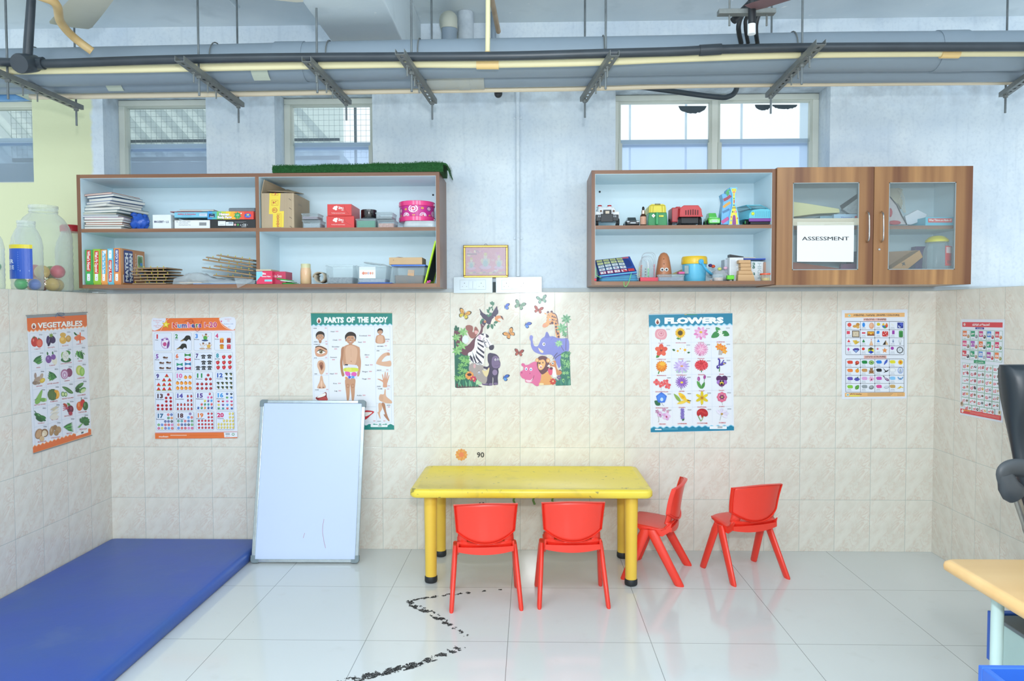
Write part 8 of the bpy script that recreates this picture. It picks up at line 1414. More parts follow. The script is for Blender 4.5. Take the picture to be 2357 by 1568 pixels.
for k, (x0,x1,y0,y1,lb) in enumerate(((1838,2040,1290,1364,'the wide bottom one'),(1845,2018,1245,1289,'second from the bottom'),(1870,1995,1205,1244,'third from the bottom'),(1868,1990,1160,1204,'fourth from the bottom'),(1848,1988,1120,1159,'topmost'))):
    Y = -.29; a = C_.p(x0,y0,Y); b = C_.p(x1,y1,Y); q = MB(); sh = .006 if k < 2 else 0; zb = z+.0006 if k == 0 else b.z+.0005
    q.prism([(a.x,Y,zb),(b.x,Y,zb),(b.x-sh*1.5,Y,a.z),(a.x+sh*.3,Y,a.z)],(0,.04,0)); q.build('wooden_block', WBK, label='wooden building block in the small tower, '+lb, cat='block', group='wooden block tower', bevel=.0015)
q = MB(); a = C_.p(1995,1140,-.22); b = C_.p(2145,1140,-.22); q.box(a.x,b.x,-.22,-.14,z+.0006,a.z); o = q.build('tissue_box', mat('eaf0f2',.45), label='white carton with green vertical lettering behind the wooden blocks', cat='box', bevel=.001); p = Paint(C_.to(-.22),.0006)
for t_, x, c1, w in (('ne  g','2010','1f6a5a',150),('HIGH','2070','b8c8cc',190)):
    vs, fs, tw = glyphs(t_,.03); p.h += p.dh; p.add([p.to3(int(x)+y*58, 1150+xx*w/tw, p.h) for xx,y in vs], fs, col=L(c1))
p.build('printed_front', print_mat(), o)
q = MB(); cb(q,C_,2146,1145,2196,1364,-.235,-.17,z0=z+.0006); q.build('brown_carton', mat('c39a86',.5), label='narrow brown carton, right of the green lettered one', cat='box', bevel=.001)
q = MB(); a = C_.p(1915,1100,-.25); b = C_.p(2180,1135,-.25); q.box(a.x,b.x,-.23,-.13,a.z-.0065,a.z+.0005,M=None); q.build('blue_tray', mat('2f55c0',.3), label='dark blue tray lying across the cartons', cat='tray', bevel=.002); q = MB(); q.box(a.x+.002,a.x+.065,-.23,-.14,a.z+.001,a.z+.0065); q.build('book', mat('c8c0b4',.5), label='small beige book lying on the dark blue tray', cat='book', bevel=.001)
cup(C_,2105,1296,2230,-.285,z,'clear round tub of yellow dough with a red orange lid',clear('e8e0d0',.3,.15,.5),mat('e0c860',.6),'ee5a34',.9)
t = thing('toy_tractor','tiny bright green toy tractor in front of the white carton','toy car',(C_.p(1748,1340,-.29).x,-.28,z)); q = MB(); cb(q,C_,1712,1300,1795,1352,-.295,-.265); q.build('body', mat('6ad82c',.3), t, bevel=.003)
for x in (1725,1778): q = MB(); c = C_.p(x,1345,-.297); q.lathe([(.0048,-.002),(.0052,0),(.004,.003)],(c.x,-.2955,z+.0056),12,axis=(0,-1,0)); q.build('wheel', mat('2a3a2a',.6), t, smooth=40)
# ---------------------------------------------------------------- inside the glazed cupboard
z = zD; PB = mat('e6e2cc',.7,var=.08)
q = MB(); P = [D_.p(x,y,-.25) for x,y in ((205,470),(400,495),(760,555),(770,600),(500,612),(205,650))]; q.prism(P,(0,.10,0)); q.build('paper_roll', mat('e3dfa8',.6,var=.15,ns=4), label='cream rolled paper sheets lying behind the left glass door', cat='paper roll', bevel=.002)
q = MB(); cb(q,D_,205,668,930,735,-.28,-.10,z0=z+.0006); q.build('flat_box', mat('dccfc0',.5), label='long flat beige box on the shelf behind the ASSESSMENT sheet', cat='box', bevel=.001); zf = D_.p(0,668,-.28).z
q = MB(); cb(q,D_,700,618,985,666,-.27,-.12,z0=zf+.0006); o = q.build('card_game_box', mat('a9cbe6',.4), label='light blue game box with small red picture, left glass door', cat='box', bevel=.001); p = Paint(D_.to(-.27),.0006); p.text(845,662,16,'Phonics','6a7ac0',130,.02); p.ell(956,650,20,12,'c83a3a'); p.build('printed_front', print_mat(), o)
q = MB(); cb(q,D_,540,640,696,666,-.25,-.14,z0=zf+.0006); q.build('card_game_box', mat('7fa8bc',.4), label='flat blue-grey box under the cream paper roll', cat='box', bevel=.001)
t = thing('zip_bag','clear zip bag with a black top strip leaning in the cupboard','bag',(D_.p(900,500,-.2).x,-.2,z)); P = [D_.p(x,y,-.22) for x,y in ((770,520),(985,372),(1080,330),(1110,380),(990,420),(795,560))]; q = MB(); q.prism(P,(0,.006,0)); q.build('zip_strip', mat('22282c',.4), t); P = [D_.p(x,y,-.22) for x,y in ((800,560),(990,425),(1090,380),(1090,610),(880,612))]; q = MB(); q.prism(P,(0,.03,0)); q.build('bag_body', mat('8a959c',.2,var=.35,ns=50,h2='c8d2d6',bump=.8), t)
t = thing('zip_bag','transparent zip bag with red cloth behind the right glass door','bag',(D_.p(1400,600,-.2).x,-.2,z)); P = [D_.p(x,y,-.24) for x,y in ((1250,400),(1340,410),(1430,500),(1540,735),(1250,737))]; q = MB(); q.prism(P,(0,.03,0)); q.build('bag_body', mat('a8a8ac',.25,var=.3,ns=40,h2='c8b8b8',bump=.8), t); q = MB(); q.tube([D_.p(x,y,-.243) for x,y in ((1345,415),(1425,510),(1480,630),(1542,740))],.0025,6); q.build('zip_seam', mat('22262a',.5), t, smooth=60)
q = MB(); c = D_.p(1350,600,-.245); q.ball(c,.02,14,sc=(.55,.35,1.2)); q.ball(D_.p(1400,715,-.245),.013,12,sc=(2.6,.35,.9)); q.build('red_cloth', mat('b8404a',.6), t, smooth=60)
q = MB(); P = [D_.p(x,y,-.15) for x,y in ((1330,310),(1390,318),(1450,312),(1500,330),(1470,400),(1500,480),(1480,560),(1440,500),(1330,440))]; q.prism(P,(0,.04,0)); o = q.build('cloth_bag', mat('c3bda8',.85,var=.3,ns=25,bump=.8), label='beige cloth drawstring bag standing behind the red one', cat='bag', bevel=.004); q = MB()
for k in range(4): q.tube(spl([D_.p(1440+k*10,330,-.155),D_.p(1470+k*14,400+k*10,-.16),D_.p(1450+k*20,480,-.16),D_.p(1510+k*6,600,-.16)],5),.0012,5)
q.build('drawstrings', mat('d8d4c4',.8), o, smooth=60)
q = MB(); P = [D_.p(x,y,-.2) for x,y in ((1520,640),(1665,565),(1778,620),(1740,690),(1590,738),(1545,735))]; q.prism(P,(0,.02,0)); q.build('foil_packet', mat('dfe3ec',.25,var=.15,ns=20,bump=.8), label='crumpled white plastic packet between red bag and blue box', cat='packet', bevel=.002)
q = MB(); cb(q,D_,1758,652,2120,738,-.28,-.1,z0=z+.0006); o = q.build('card_game_box', mat('5fbcd4',.35), label='turquoise box reading What Things are Made of', cat='box', bevel=.001); p = Paint(D_.to(-.28),.0006); p.rect(1786,666,2066,714,'d8342f'); p.text(1926,698,24,'What Things are Made of?','f4f0ec',262,.03); p.build('printed_front', print_mat(), o)
z = RZ0+.0146
q = MB(); P = [D_.p(x,y,-.26) for x,y in ((150,1165),(300,1180),(600,1220),(860,1262),(150,1262))]; q.prism(P,(0,.14,0)); q.build('orange_folder', mat('b8603a',.5,var=.3,ns=12), label='orange brown folder sloping behind the left glass door', cat='folder')
q = MB(); cb(q,D_,780,1190,1000,1262,-.285,-.262,z0=z+.0006); q.build('puzzle_box', mat('232a52',.35,h2='8a2a5a',ns=50), label='dark navy puzzle box low behind the left glass door', cat='box', bevel=.001); q = MB(); cb(q,D_,900,1050,985,1200,-.10,-.04,z0=z+.0006); q.build('dark_box', mat('1f2f4c',.4), label='upright dark blue box behind the ASSESSMENT sheet edge', cat='box', bevel=.001)
t = thing('wooden_box','wooden box tilted against the cupboard wall, carved mark on its side','wooden box',(D_.p(1500,1150,-.25).x,-.22,z)); P = [D_.p(x,y,-.29) for x,y in ((1318,1275),(1540,1262),(1728,1112),(1690,1032))]; q = MB(); q.prism(P,(0,.16,0)); q.build('box_front', mat('b9894e',.45,var=.2,ns=10), t, bevel=.002); P = [D_.p(x,y,-.2) for x,y in ((1318,1262),(1318,1052),(1670,1034))]; q = MB(); q.prism(P,(0,.05,0)); q.build('box_top', mat('9a7a5a',.5), t); p = Paint(D_.to(-.29),.0006); p.star(1502,1192,32,10,4,'3a2c1c',-60); p.star(1502,1192,26,8,5,'3a2c1c',-20); p.build('carved_mark', print_mat(), t)
q = MB(); cb(q,D_,1645,990,1775,1185,-.10,-.05,z0=z+.0006); q.build('dark_box', mat('2f2a6a',.4,h2='8a6a9a',ns=40), label='dark violet box behind the yellow lidded jar', cat='box', bevel=.001)
q = MB(); c = D_.p(1680,1220,-.22); q.lathe([(.034,.0006),(.036,.012),(.03,.02),(.008,.024)],(c.x,-.16,z),20); q.build('purple_tub', mat('9a6ac0',.3), label='low purple round tub beside the yellow lidded jar', cat='tub', smooth=50)
def sjar():
    Y = -.24; a = D_.p(1785,1100,Y-.04); b = D_.p(2085,1100,Y-.04); cx = (a.x+b.x)/2; R_ = (b.x-a.x)/2; zl = D_.p(0,935,Y-.04).z; h = zl-z; t = thing('storage_jar','clear plastic jar with domed yellow lid and red label','jar',(cx,Y,z)); q = MB(); pr = [(R_*.92,.0006),(R_,.006)]+[(R_*(1 if k%2 else .97),.01+k*.006) for k in range(10)]+[(R_*.98,h*.68),(R_*.9,h*.82),(R_*.76,h*.9),(R_*.74,h)]; q.lathe(pr,(cx,Y,z),28,cap=(1,0)); q.build('jar_body', CLR, t, smooth=60)
    q = MB(); q.lathe([(R_*.82,h-.004),(R_*.84,h+.006),(R_*.78,h+.010),(R_*.6,h+.022),(R_*.36,h+.029),(R_*.02,h+.031)],(cx,Y,z),28); q.build('lid', mat('e3d51f',.3), t, smooth=60); q = MB(); q.ball((cx-.02,Y,z+.035),R_*.72,12,sc=(.8,.8,.62)); q.build('contents', mat('e2e8ea',.5,var=.2,ns=60), t, smooth=60)
    def cy(u,v,hh): th = (u-1935)/150*1.1; r = R_*1.01+hh; return Vector((cx+r*sin(th), Y-r*cos(th), D_.p(0,v,Y-.04).z))
    p = Paint(cy,.0004)
    for k in range(8): u = 1948+k*17; p.rect(u,998,u+17.4,1224,'d83a38')
    for k in range(6): u = 1958+k*17; p.rect(u,1012,u+17.4,1080,'eef0f0')
    [p.rect(1966,1096+k*12,2060-(k%3)*14,1100+k*12,'f0b8b0') for k in range(5)]; p.rect(1966,1160,2040,1206,'eef0f0'); [p.rect(1970+k*7,1164,1973+k*7,1200,'4a4a4a') for k in range(9)]; p.build('jar_label', print_mat(), t)
sjar()
# ---------------------------------------------------------------- pipes, brackets, fans and fittings under the ceiling
def run(pts, Y, k=5): return spl([at(u,v,Y=Y) for u,v in pts], k)
GP = mat('8d9dab',.45,var=.12,ns=5,bump=.15); BP = mat('2a3138',.35,var=.3,ns=9,h2='3d464e'); CP = mat('ece4b8',.4,var=.06,ns=7); GV = mat('7d8382',.45,metal=.2,var=.3,ns=60)
t = thing('grey_pipe','wide grey drain pipe running along the wall, the thickest of the pipes','pipe',(0,-.86,2.46)); q = MB(); q.tube(run([(-400,161),(0,157),(339,150.5),(577,145.5),(800,140),(1120,134),(1390,130),(1580,126.5),(1900,120),(2357,117),(2800,113)],-.86),.084,28); q.build('pipe_run', GP, t, smooth=60)
for u in (640,2150): q = MB(); a = at(u,(143 if u < 1000 else 118),Y=-.86); q.tube([a,a+Vector((.13,0,0))],.0875,28); q.build('pipe_socket', GP, t, smooth=60)
t = thing('grey_pipe','narrower grey drain pipe behind the widest one, below it in view','pipe',(0,-.71,2.46)); q = MB(); q.tube(run([(-400,194),(0,190),(780,178),(1120,174),(1390,169),(1557,165),(2357,160),(2800,157)],-.71),.055,24); q.build('pipe_run', GP, t, smooth=60)
q = MB(); a = at(985,177,Y=-.71); b = at(1115,175,Y=-.71); q.tube([a,b],.0585,24); q.tube([a.lerp(b,.55),a.lerp(b,.75)],.061,24); q.build('repair_sleeve', mat('a9b3b8',.5,h2='b4b3a2',ns=14,var=.3), t, smooth=60)
for u0, v0, Y, r in ((255,205,-.71,.0555),(590,180,-.86,.0845)):
    m = 1 if Y < -.8 else 0; a = at(u0,(149 if m else 187),Y=Y); q = MB(); n = 10
    q.ring([[a+Vector((x,-r*cos(th)*1.006,-r*sin(th)*1.006)) for th in [radians(15+7*i) for i in range(9)]] for x in (0,.03,.06,.075)],(0,0),False); q.build('paint_patch', mat('c0cabb',.5), label='pale smear of paint on the '+('widest' if m else 'narrower')+' grey pipe', cat='paint patch', group='paint patches on the pipes')
t = thing('black_pipe','black conduit pipe in front, with a riser and round capped tee at the left','pipe',(0,-1.06,2.46)); q = MB(); q.tube(run([(-300,142),(0,143),(92,147),(339,138.5),(577,133.5),(800,131.5),(1000,130.5),(1190,128.5),(1390,123),(1557,118.5),(1660,113.5),(1900,109),(2357,107.5),(2700,106)],-1.06),.0185,16); q.build('pipe_run', BP, t, smooth=60)
q = MB(); q.tube([at(63,140,Y=-1.075),at(66,90,Y=-1.075),at(72,0,Y=-1.09),(at(73,-20,Y=-1.09).x,-1.09,3.029)],[.019,.019,.0175,.0175],16); a = at(64,146,Y=-1.06); q.tube([a+Vector((-.06,0,0)),a+Vector((.07,0,0))],.026,18); q.build('riser', BP, t, smooth=60)
q = MB(); q.lathe([(.036,-.05),(.040,0),(.041,.045),(.038,.052),(.006,.054)],at(62,146,Y=-1.08)+Vector((0,0,0)),28,axis=(0,-1,-.35)); q.build('tee_cap', BP, t, smooth=45)
q = MB(); a = at(1610,116,Y=-1.06); b = at(1660,113,Y=-1.06); q.tube([a,b],.0225,18); q.build('coupling', BP, t, smooth=60)
t = thing('cream_pipe','cream water pipe just below the black one, with a vertical branch','pipe',(0,-1.0,2.46)); q = MB(); q.tube(run([(-300,166),(0,163),(270,159.5),(543,154),(800,149),(950,147),(1120,147.5),(1357,143),(1557,134.5),(1830,125.5),(2100,122),(2357,121),(2700,119)],-1.005),.0165,16); q.build('pipe_run', CP, t, smooth=60)
OC = mat('e9c98a',.4)
for u0, u1, v in ((1097,1148,148.5),(2165,2207,123)): q = MB(); q.tube([at(u0,v,Y=-1.005),at(u1,v,Y=-1.005)],.0205,18); q.build('coupling', OC, t, smooth=60)
q = MB(); q.tube([at(1122,140,Y=-1.0),at(1123,60,Y=-1.0),(at(1124,-20,Y=-1.0).x,-1.0,3.029)],.0105,12); q.build('branch', CP, t, smooth=60); q = MB(); a = at(1122,119,Y=-1.0); q.tube([a,a+Vector((0,0,-.03))],.0125,12); q.build('branch_socket', OC, t, smooth=60)
t = thing('cream_pipe','thin cream water pipe lowest in view, closest to the wall','pipe',(0,-.62,2.46)); q = MB(); q.tube(run([(70,222),(136,222),(543,216),(800,211),(1120,206),(1357,202.5),(1557,197),(1900,192),(2357,188.2),(2700,186)],-.62),.0142,14); q.build('pipe_run', mat('e9dcc2',.4), t, smooth=60)
NM = ['at the far left edge','left of the first window','above the second window','just left of the room centre','right of the room centre','above the double window','at the far right edge']
for k, (u0,v0,u1,v1) in enumerate(((-60,150,153,240),(413,141,545,240),(705,142,795,235),(920,125,988,225),(1415,128,1352,222),(1890,103,1785,210),(2480,100,2330,208))):
    ZC = (2.404,2.410,2.417,2.417,2.419,2.430,2.422)[k]; a = at(u0,v0,Z=ZC); b = at(u1,v1,Z=ZC); b = b if b.y > -.555 else b+(b-a)*((-.555-b.y)/(b.y-a.y)); d = (b-a).normalized(); n = Vector((d.y,-d.x,0))*.019; L_ = (b-a).length; t = thing('pipe_bracket','slotted steel channel with hanger rods carrying the pipes, '+NM[k],'pipe bracket',a,'pipe brackets under the ceiling'); zu = Vector((0,0,1))
    def bar(q, s0, s1, w0, w1, z0, z1): q.add([a+d*s+n*w+zu*z for z in (z0,z1) for w in (w0,w1) for s in (s0,s1)],[(0,2,3,1),(4,5,7,6),(0,1,5,4),(2,6,7,3),(0,4,6,2),(1,3,7,5)])
    q = MB(); bar(q,0,L_,-1,-.92,0,.022); bar(q,0,L_,.92,1,0,.022); bar(q,0,L_,-.92,-.3,0,.0015); bar(q,0,L_,.3,.92,0,.0015); s = 0
    while s < L_-.02: bar(q,s,min(s+.022,L_),-.3,.3,0,.0015); s += .05
    q.build('channel', GV, t)
    for yr, zt, zb in ((-1.031,.62,-.085),(-.585,.60,-.085)):
        p0 = a+d*((yr-a.y)/d.y)
        if abs(p0.x+.735) < .19: zt = .275
        q = MB(); q.tube([p0+zu*zb,p0+zu*min(zt,3.028-ZC)],.0048,8); q.build('hanger_rod', mat('454c50',.45,metal=.3,h2='8a9498',ns=14,var=.4), t, smooth=60); q = MB(); q.lathe([(.011,-.012),(.011,0)],p0,6); q.build('nut', GV, t)
    for s in (.13,.27,.36): q = MB(); p0 = a+d*s; q.tube([p0+zu*-.045,p0+zu*.002],.0036,6); q.lathe([(.008,-.008),(.008,0)],p0,6); q.build('bolt', GV, t)
    p0 = a+d*.235; q = MB(); q.tube([Vector((p0.x+.012,-.86+.090*cos(th),at(u0+60,[157,147,142,137,130,121,116][k],Y=-.86).z+.090*sin(th))) for th in [radians(x) for x in range(-10,200,15)]],.0028,6); q.build('pipe_strap', GV, t, smooth=60)
# stub pipes and elbows going up into the slab
t = thing('pipe_elbow','short grey pipe with a beige elbow, above the wide pipe near the centre','pipe',at(1035,90,Y=-.35)); a = at(1034,150,Y=-.35); b = at(1034,66,Y=-.35); q = MB(); q.tube([a,b],.040,20); q.build('pipe_stub', GP, t, smooth=60); q = MB(); q.tube(spl([b,b+Vector((0,0,.03)),b+Vector((-.004,.03,.06)),b+Vector((-.02,.09,.065)),b+Vector((-.024,.36,.065))],5),.043,20); q.ball(b+Vector((0,0,.022)),.0425,16); q.build('elbow', mat('bfc2b4',.5), t, smooth=60)
for u, r, lb, m in ((1072,.044,'grey pipe stub with flaked white paint, right of the beige elbow',mat('8d9dab',.5,h2='dfe8ee',ns=16,var=.5)),(1136,.015,'thin grey pipe stub rising behind the cream branch',GP)):
    a = at(u,60,Y=-.14); q = MB(); q.tube([(a.x,-.14,2.78),(a.x,-.14,3.029)],r,18); q.build('pipe_stub', m, label=lb, cat='pipe', group='pipe stubs in the slab', smooth=60)
q = MB(); q.tube([at(1128,-20,Y=-.9),at(1147,72,Y=-.45)],.0125,12); q.ball(at(1147,72,Y=-.45),.013,10); q.build('pipe_branch', mat('cdb99a',.5,h2='9a7a58',ns=12,var=.4), label='stained beige pipe slanting down beside the cream branch', cat='pipe', smooth=60)
q = MB(); q.tube(spl([at(50,-60,Y=-1.45)+Vector((0,0,.12)),at(60,-30,Y=-1.45),at(126,6,Y=-1.4),at(139,50,Y=-1.25),at(170,86,Y=-1.15),at(212,118,Y=-1.1)],5),.0165,14); q.build('pipe_branch', mat('d8c494',.45,h2='a8834a',ns=9,var=.4), label='stained cream pipe bending down behind the fan blade at upper left', cat='pipe', smooth=60)
a = at(1147,216,Y=-.45); q = MB(); q.tube([(a.x,.01,2.74),(a.x,-.40,2.74),(a.x,-.445,2.70),a],.021,16); q.ball(a,.021,14); q.build('capped_pipe', mat('2c3136',.3), label='short black capped pipe hanging below the pipes near the centre', cat='pipe', smooth=60)
q = MB(); q.tube(spl([at(1400,196,Y=.005),at(1440,196,Y=-.2),at(1510,205,Y=-.2),at(1645,223,Y=-.2),at(1678,222,Y=-.2),at(1694,208,Y=-.2),at(1697,180,Y=-.2),at(1697,170,Y=.005)],6),.014,12); q.build('bent_pipe', mat('39434b',.4), label='bent dark pipe above the double window', cat='pipe', smooth=60)
a = at(1693,230,Y=0).x; xc = at(1192,400,Y=-.012).x; t = thing('wall_conduit','painted vertical conduit on the wall between the two shelves','conduit',(xc,-.012,1.585)); q = MB(); q.tube([(xc,-.0125,1.59),(xc,-.0125,2.66)],.0115,12); q.build('conduit_tube', PLASTER, t, smooth=60)
for v in (270,548): z_ = at(1192,v,Y=-.012).z; q = MB(); q.box(xc-.026,xc+.026,-.004,.003,z_-.008,z_+.008); q.tube([(xc+.0135*cos(th),-.012-.0135*sin(th),z_) for th in [radians(x) for x in range(0,181,20)]],.002,6); q.build('clamp', PLASTER, t, bevel=.002)
# cables on a strut
t = thing('cable_strut','short steel strut holding black cables above the right shelf','cable strut',at(1718,30,Y=-1.25)); a = at(1652,29,Y=-1.25); b = at(1783,31,Y=-1.25); q = MB(); q.box(a.x,b.x,-1.27,-1.235,a.z-.011,a.z+.008); q.build('strut', GV, t, bevel=.002)
for u in (1679,1765): p0 = at(u,30,Y=-1.25); q = MB(); q.tube([(p0.x,-1.25,p0.z-.05),(p0.x,-1.25,3.028)],.004,8); q.build('hanger_rod', GV, t, smooth=60)
for k, (pts, lb) in enumerate((([(1775,-40,-1.2),(1735,0,-1.2),(1688,48,-1.21)],'black conduit slanting left across the strut'),([(1731,-60,-1.3),(1731,0,-1.3),(1731,54,-1.3)],'vertical black conduit in front of the strut'),([(1800,-30,-1.15),(1755,20,-1.16),(1740,60,-1.14),(1745,110,-1.0)],'black cable right of the vertical conduit'),([(1760,-20,-1.1),(1715,25,-1.1),(1700,60,-1.08),(1706,100,-1.0)],'black cable looping down left of the vertical conduit'),([(1770,-20,-1.05),(1722,35,-1.05),(1716,62,-1.03),(1722,100,-.99)],'black cable looping down at the middle'))):
    q = MB(); PT = [at(u,v,Y=y) for u,v,y in pts]; PT.insert(0,PT[0]+Vector((.03*(k != 1),0,3.029-PT[0].z))); q.tube(spl(PT,6),(.015,.015,.009,.010,.008)[k],12); q.build('cable', mat('23282d',.4,var=.3), label=lb, cat='cable', group='cables above the right shelf', smooth=60)
q = MB(); q.tube([at(1730,56,Y=-1.3),at(1730,79,Y=-1.3)],.0155,14); q.build('pipe_end', mat('e6ecf0',.4), label='white end piece below the vertical black conduit', cat='pipe', smooth=60)
q = MB(); q.prism([at(u,v,Y=-.648) for u,v in ((-60,190),(0,206),(30,215),(62,229),(30,231),(-60,232))],(0,.03,0)); q.build('blue_sheet', mat('3a7fc0',.4,var=.3,ns=20,h2='8ab8e0'), label='folded blue plastic sheet lying on the rack at the far left', cat='sheet', bevel=.003)
def fan(name, lb, hub, tip, m, w, pitch, cz):
    h = at(*hub,Z=cz); e = at(*tip,Z=cz-.02); t = thing(name,lb,'ceiling fan',(h.x,h.y,cz)); d0 = Vector((e.x-h.x,e.y-h.y,0)); L_ = d0.length; a0 = math.atan2(d0.y,d0.x)
    q = MB(); q.lathe([(.02,-.055),(.09,-.045),(.115,-.01),(.115,.03),(.07,.06),(.02,.07)],(h.x,h.y,cz),28); q.build('motor_housing', m, t, smooth=50); q = MB(); q.lathe([(.012,.06),(.012,3.0-cz),(.05,3.0-cz),(.04,3.029-cz)],(h.x,h.y,cz),16); q.build('down_rod', m, t, smooth=40)
    for k in range(3):
        a = a0+k*2*pi/3; M = Matrix.Translation((h.x,h.y,cz-.01)) @ Matrix.Rotation(a,4,'Z') @ Matrix.Rotation(radians(pitch),4,'X'); q = MB()
        R = [[Vector((x,y,z)) for y,z in ((-w*k_,0),(-w*k_*.5,.004),(w*k_*.5,.004),(w*k_,0),(w*k_*.5,-.002),(-w*k_*.5,-.002))] for x,k_ in ((.14,.75),(.2,.85),(L_*.7,1.0),(L_-.03,1.05),(L_,.95))]; q.ring(R); q.xf(M); b = q.build('blade', m, t, smooth=50); q = MB(); q.box(.09,.2,-.02,.02,-.004,.002,M=M); q.build('blade_arm', m, b, bevel=.002)
fan('ceiling_fan','white ceiling fan cut by the top edge, upper left',(262,-66),(160,66),mat('d8d6c6',.35),.082,-6,2.72)
fan('ceiling_fan','dark brown ceiling fan, only one blade tip seen at the top right',(2060,-90),(1727,24),mat('7a5c60',.4),.055,-7,2.56)
# ---------------------------------------------------------------- switch plates and framed picture
def plate(x0, x1, lb, mod, socks, sw):
    F = Fr(1020,540,.24242,-.02); t = thing('switch_plate',lb,'switch board',(F.p((x0+x1)/2,480).x,-.01,F.p(0,556).z)); a = F.p(x0,402); b = F.p(x1,555); WP = mat('dceaf2',.2,var=.02,coat=.3); q = MB(); q.box(a.x,b.x,-.020,-.007,b.z,a.z); q.build('plate', WP, t, bevel=.002)
    q = MB(); c = F.p(mod[0],432,-.0205); d = F.p(mod[1],523,-.0205); q.box(c.x,d.x,-.0215,-.0201,d.z,c.z); q.build('module_frame', mat('a4b2b8',.4), t); q = MB(); q.box(c.x+.0012,d.x-.0012,-.0222,-.0216,d.z+.0012,c.z-.0012); q.build('module_face', WP, t)
    for x in sw: c = F.p(x-18,442,-.022); d = F.p(x+18,514,-.022); q = MB(); q.box(c.x,d.x,-.0265,-.0223,d.z,c.z); q.build('rocker_switch', WP, t, bevel=.001)
    for x in socks:
        for dx, dy, r in ((0,462,.0021),(-20,494,.0016),(20,494,.0016)): c = F.p(x+dx,dy,-.0223); q = MB(); q.lathe([(r,0),(r,.0006)],c,10,axis=(0,-1,0)); q.build('socket_hole', mat('2a3034',.6), t)
plate(98,468,'white switch plate below the gold framed picture, the left one',(158,405),(203,362),(262,300))
plate(500,937,'wider white switch plate right of the picture, the right one',(556,886),(600,760,838),(660,695))
q = MB(); F = Fr(1020,540,.24242,-.012); a = F.p(472,450); b = F.p(499,548); q.box(a.x,b.x,-.011,-.0065,b.z,a.z); q.build('gap_shade', mat('3f4a4c',.8), label='dark box standing in for the shaded gap between the two switch plates', cat='wall recess')  # dark colour gives the recess between the plates its shade
def picture():
    F = Fr(1020,540,.24242,-.028); a = F.p(192,103); b = F.p(615,407); t = thing('framed_picture','small gold framed pink religious print hanging above the switch plates','picture frame',((a.x+b.x)/2,-.02,b.z)); w = .011; GO = mat('c89c3a',.3,metal=.6,h2='e8cc70',ns=40,var=.3)
    q = MB(); q.box(a.x,b.x,-.028,-.008,a.z-w,a.z); q.box(a.x,b.x,-.028,-.008,b.z,b.z+w); q.box(a.x,a.x+w,-.028,-.008,b.z+w,a.z-w); q.box(b.x-w,b.x,-.028,-.008,b.z+w,a.z-w); q.build('frame', GO, t, bevel=.003)
    q = MB(); k = .0022; q.box(a.x-k,b.x+k,-.018,-.007,a.z,a.z+k); q.box(a.x-k,b.x+k,-.018,-.007,b.z-k,b.z); q.box(a.x-k,a.x,-.018,-.007,b.z,a.z); q.box(b.x,b.x+k,-.018,-.007,b.z,a.z); q.build('outer_edge', mat('5f3f22',.4), t)
    q = MB(); q.box(a.x+w,b.x-w,-.018,-.010,b.z+w,a.z-w); o = q.build('print_sheet', mat('d8a0b0',.4), t); p = Paint(F.to(-.018),.0004); rn = random.Random(9); p.rect(215,128,592,382,'dda4b2')
    for i in range(40): x, y = rn.uniform(235,575), rn.uniform(145,365); p.ell(x,y,rn.uniform(8,26),rn.uniform(5,16),rn.choice(['e0b4c0','d89ab8','e4c8c0','dcc8c8','c89cb0','e6d4c0']),rn.uniform(-40,40),10)
    for x, y, s in ((268,265,1),(402,235,1.35),(530,250,1.1)):
        for dx, dy, rx, ry, c in ((0,55,42,16,'d8b8d0'),(0,22,24,32,'c8c8c8'),(0,30,16,22,'b0c0c4'),(-24,12,7,20,'d8c4b8'),(24,12,7,20,'d8c4b8'),(0,-18,13,15,'dccac0'),(0,-36,11,12,'d8c898')): p.ell(x+dx*s,y+dy*s,rx*s,ry*s,c)
    for k in range(12): p.ell(235+k*31,370-(k%3)*5,16,9,('c8a8a0','d8c8a0','b8a8a8')[k%3])
    p.rect(225,180,320,192,'a89098'); p.build('printed_picture', print_mat(.3), o); q = MB(); q.box(a.x+w,b.x-w,-.0225,-.0215,b.z+w,a.z-w); q.build('glass_pane', clear('e8eef4',.14,.04,.3), t)
    q = MB(); c = F.p(404,100); q.tube([c+Vector((.008*cos(th),.012,.008*sin(th))) for th in [radians(x) for x in range(0,181,30)]],.001,6); q.build('hook', GV, t, smooth=60)
picture()
# ---------------------------------------------------------------- jars on the low left wall
def jar(x, y, R_, H, nk, lb, seedcol=None, lid=None, ribs=8):
    t = thing('plastic_jar',lb,'jar',(x,y,1.5)); z = 1.5006; q = MB(); pr = [(R_*.86,0),(R_*.97,.006)]+[(R_*(1 if k%2 else .975),.012+(H*.62)*k/(2*ribs)) for k in range(2*ribs)]+[(R_*.98,H*.66),(R_*.9,H*.76),(R_*.72,H*.85),(R_*nk,H*.91),(R_*nk,H*.99)]; q.lathe(pr,(x,y,z),36,cap=(1,0)); q.build('jar_body', clear('dfe6e2',.11,.06,.65), t, smooth=70)
    q = MB(); q.lathe([(R_*nk*1.03,H*.925),(R_*nk*1.03,H*.94)],(x,y,z),30,cap=(0,0)); q.lathe([(R_*nk*1.05,H*.965),(R_*nk*1.05,H),(R_*nk*.95,H)],(x,y,z),30,cap=(0,0)); q.build('neck_ring', clear('dfe6e2',.3,.07,.5), t, smooth=60)
    if lid: q = MB(); q.lathe([(R_*nk*1.1,H*.93),(R_*nk*1.12,H*1.01),(R_*nk*1.0,H*1.03)],(x,y,z),30); q.build('lid', mat(lid,.3), t, smooth=50)
    return t
jar(-2.560,-.315,.134,.462,.5,'largest clear ribbed jar, open, holding orange and yellow plastic balls')
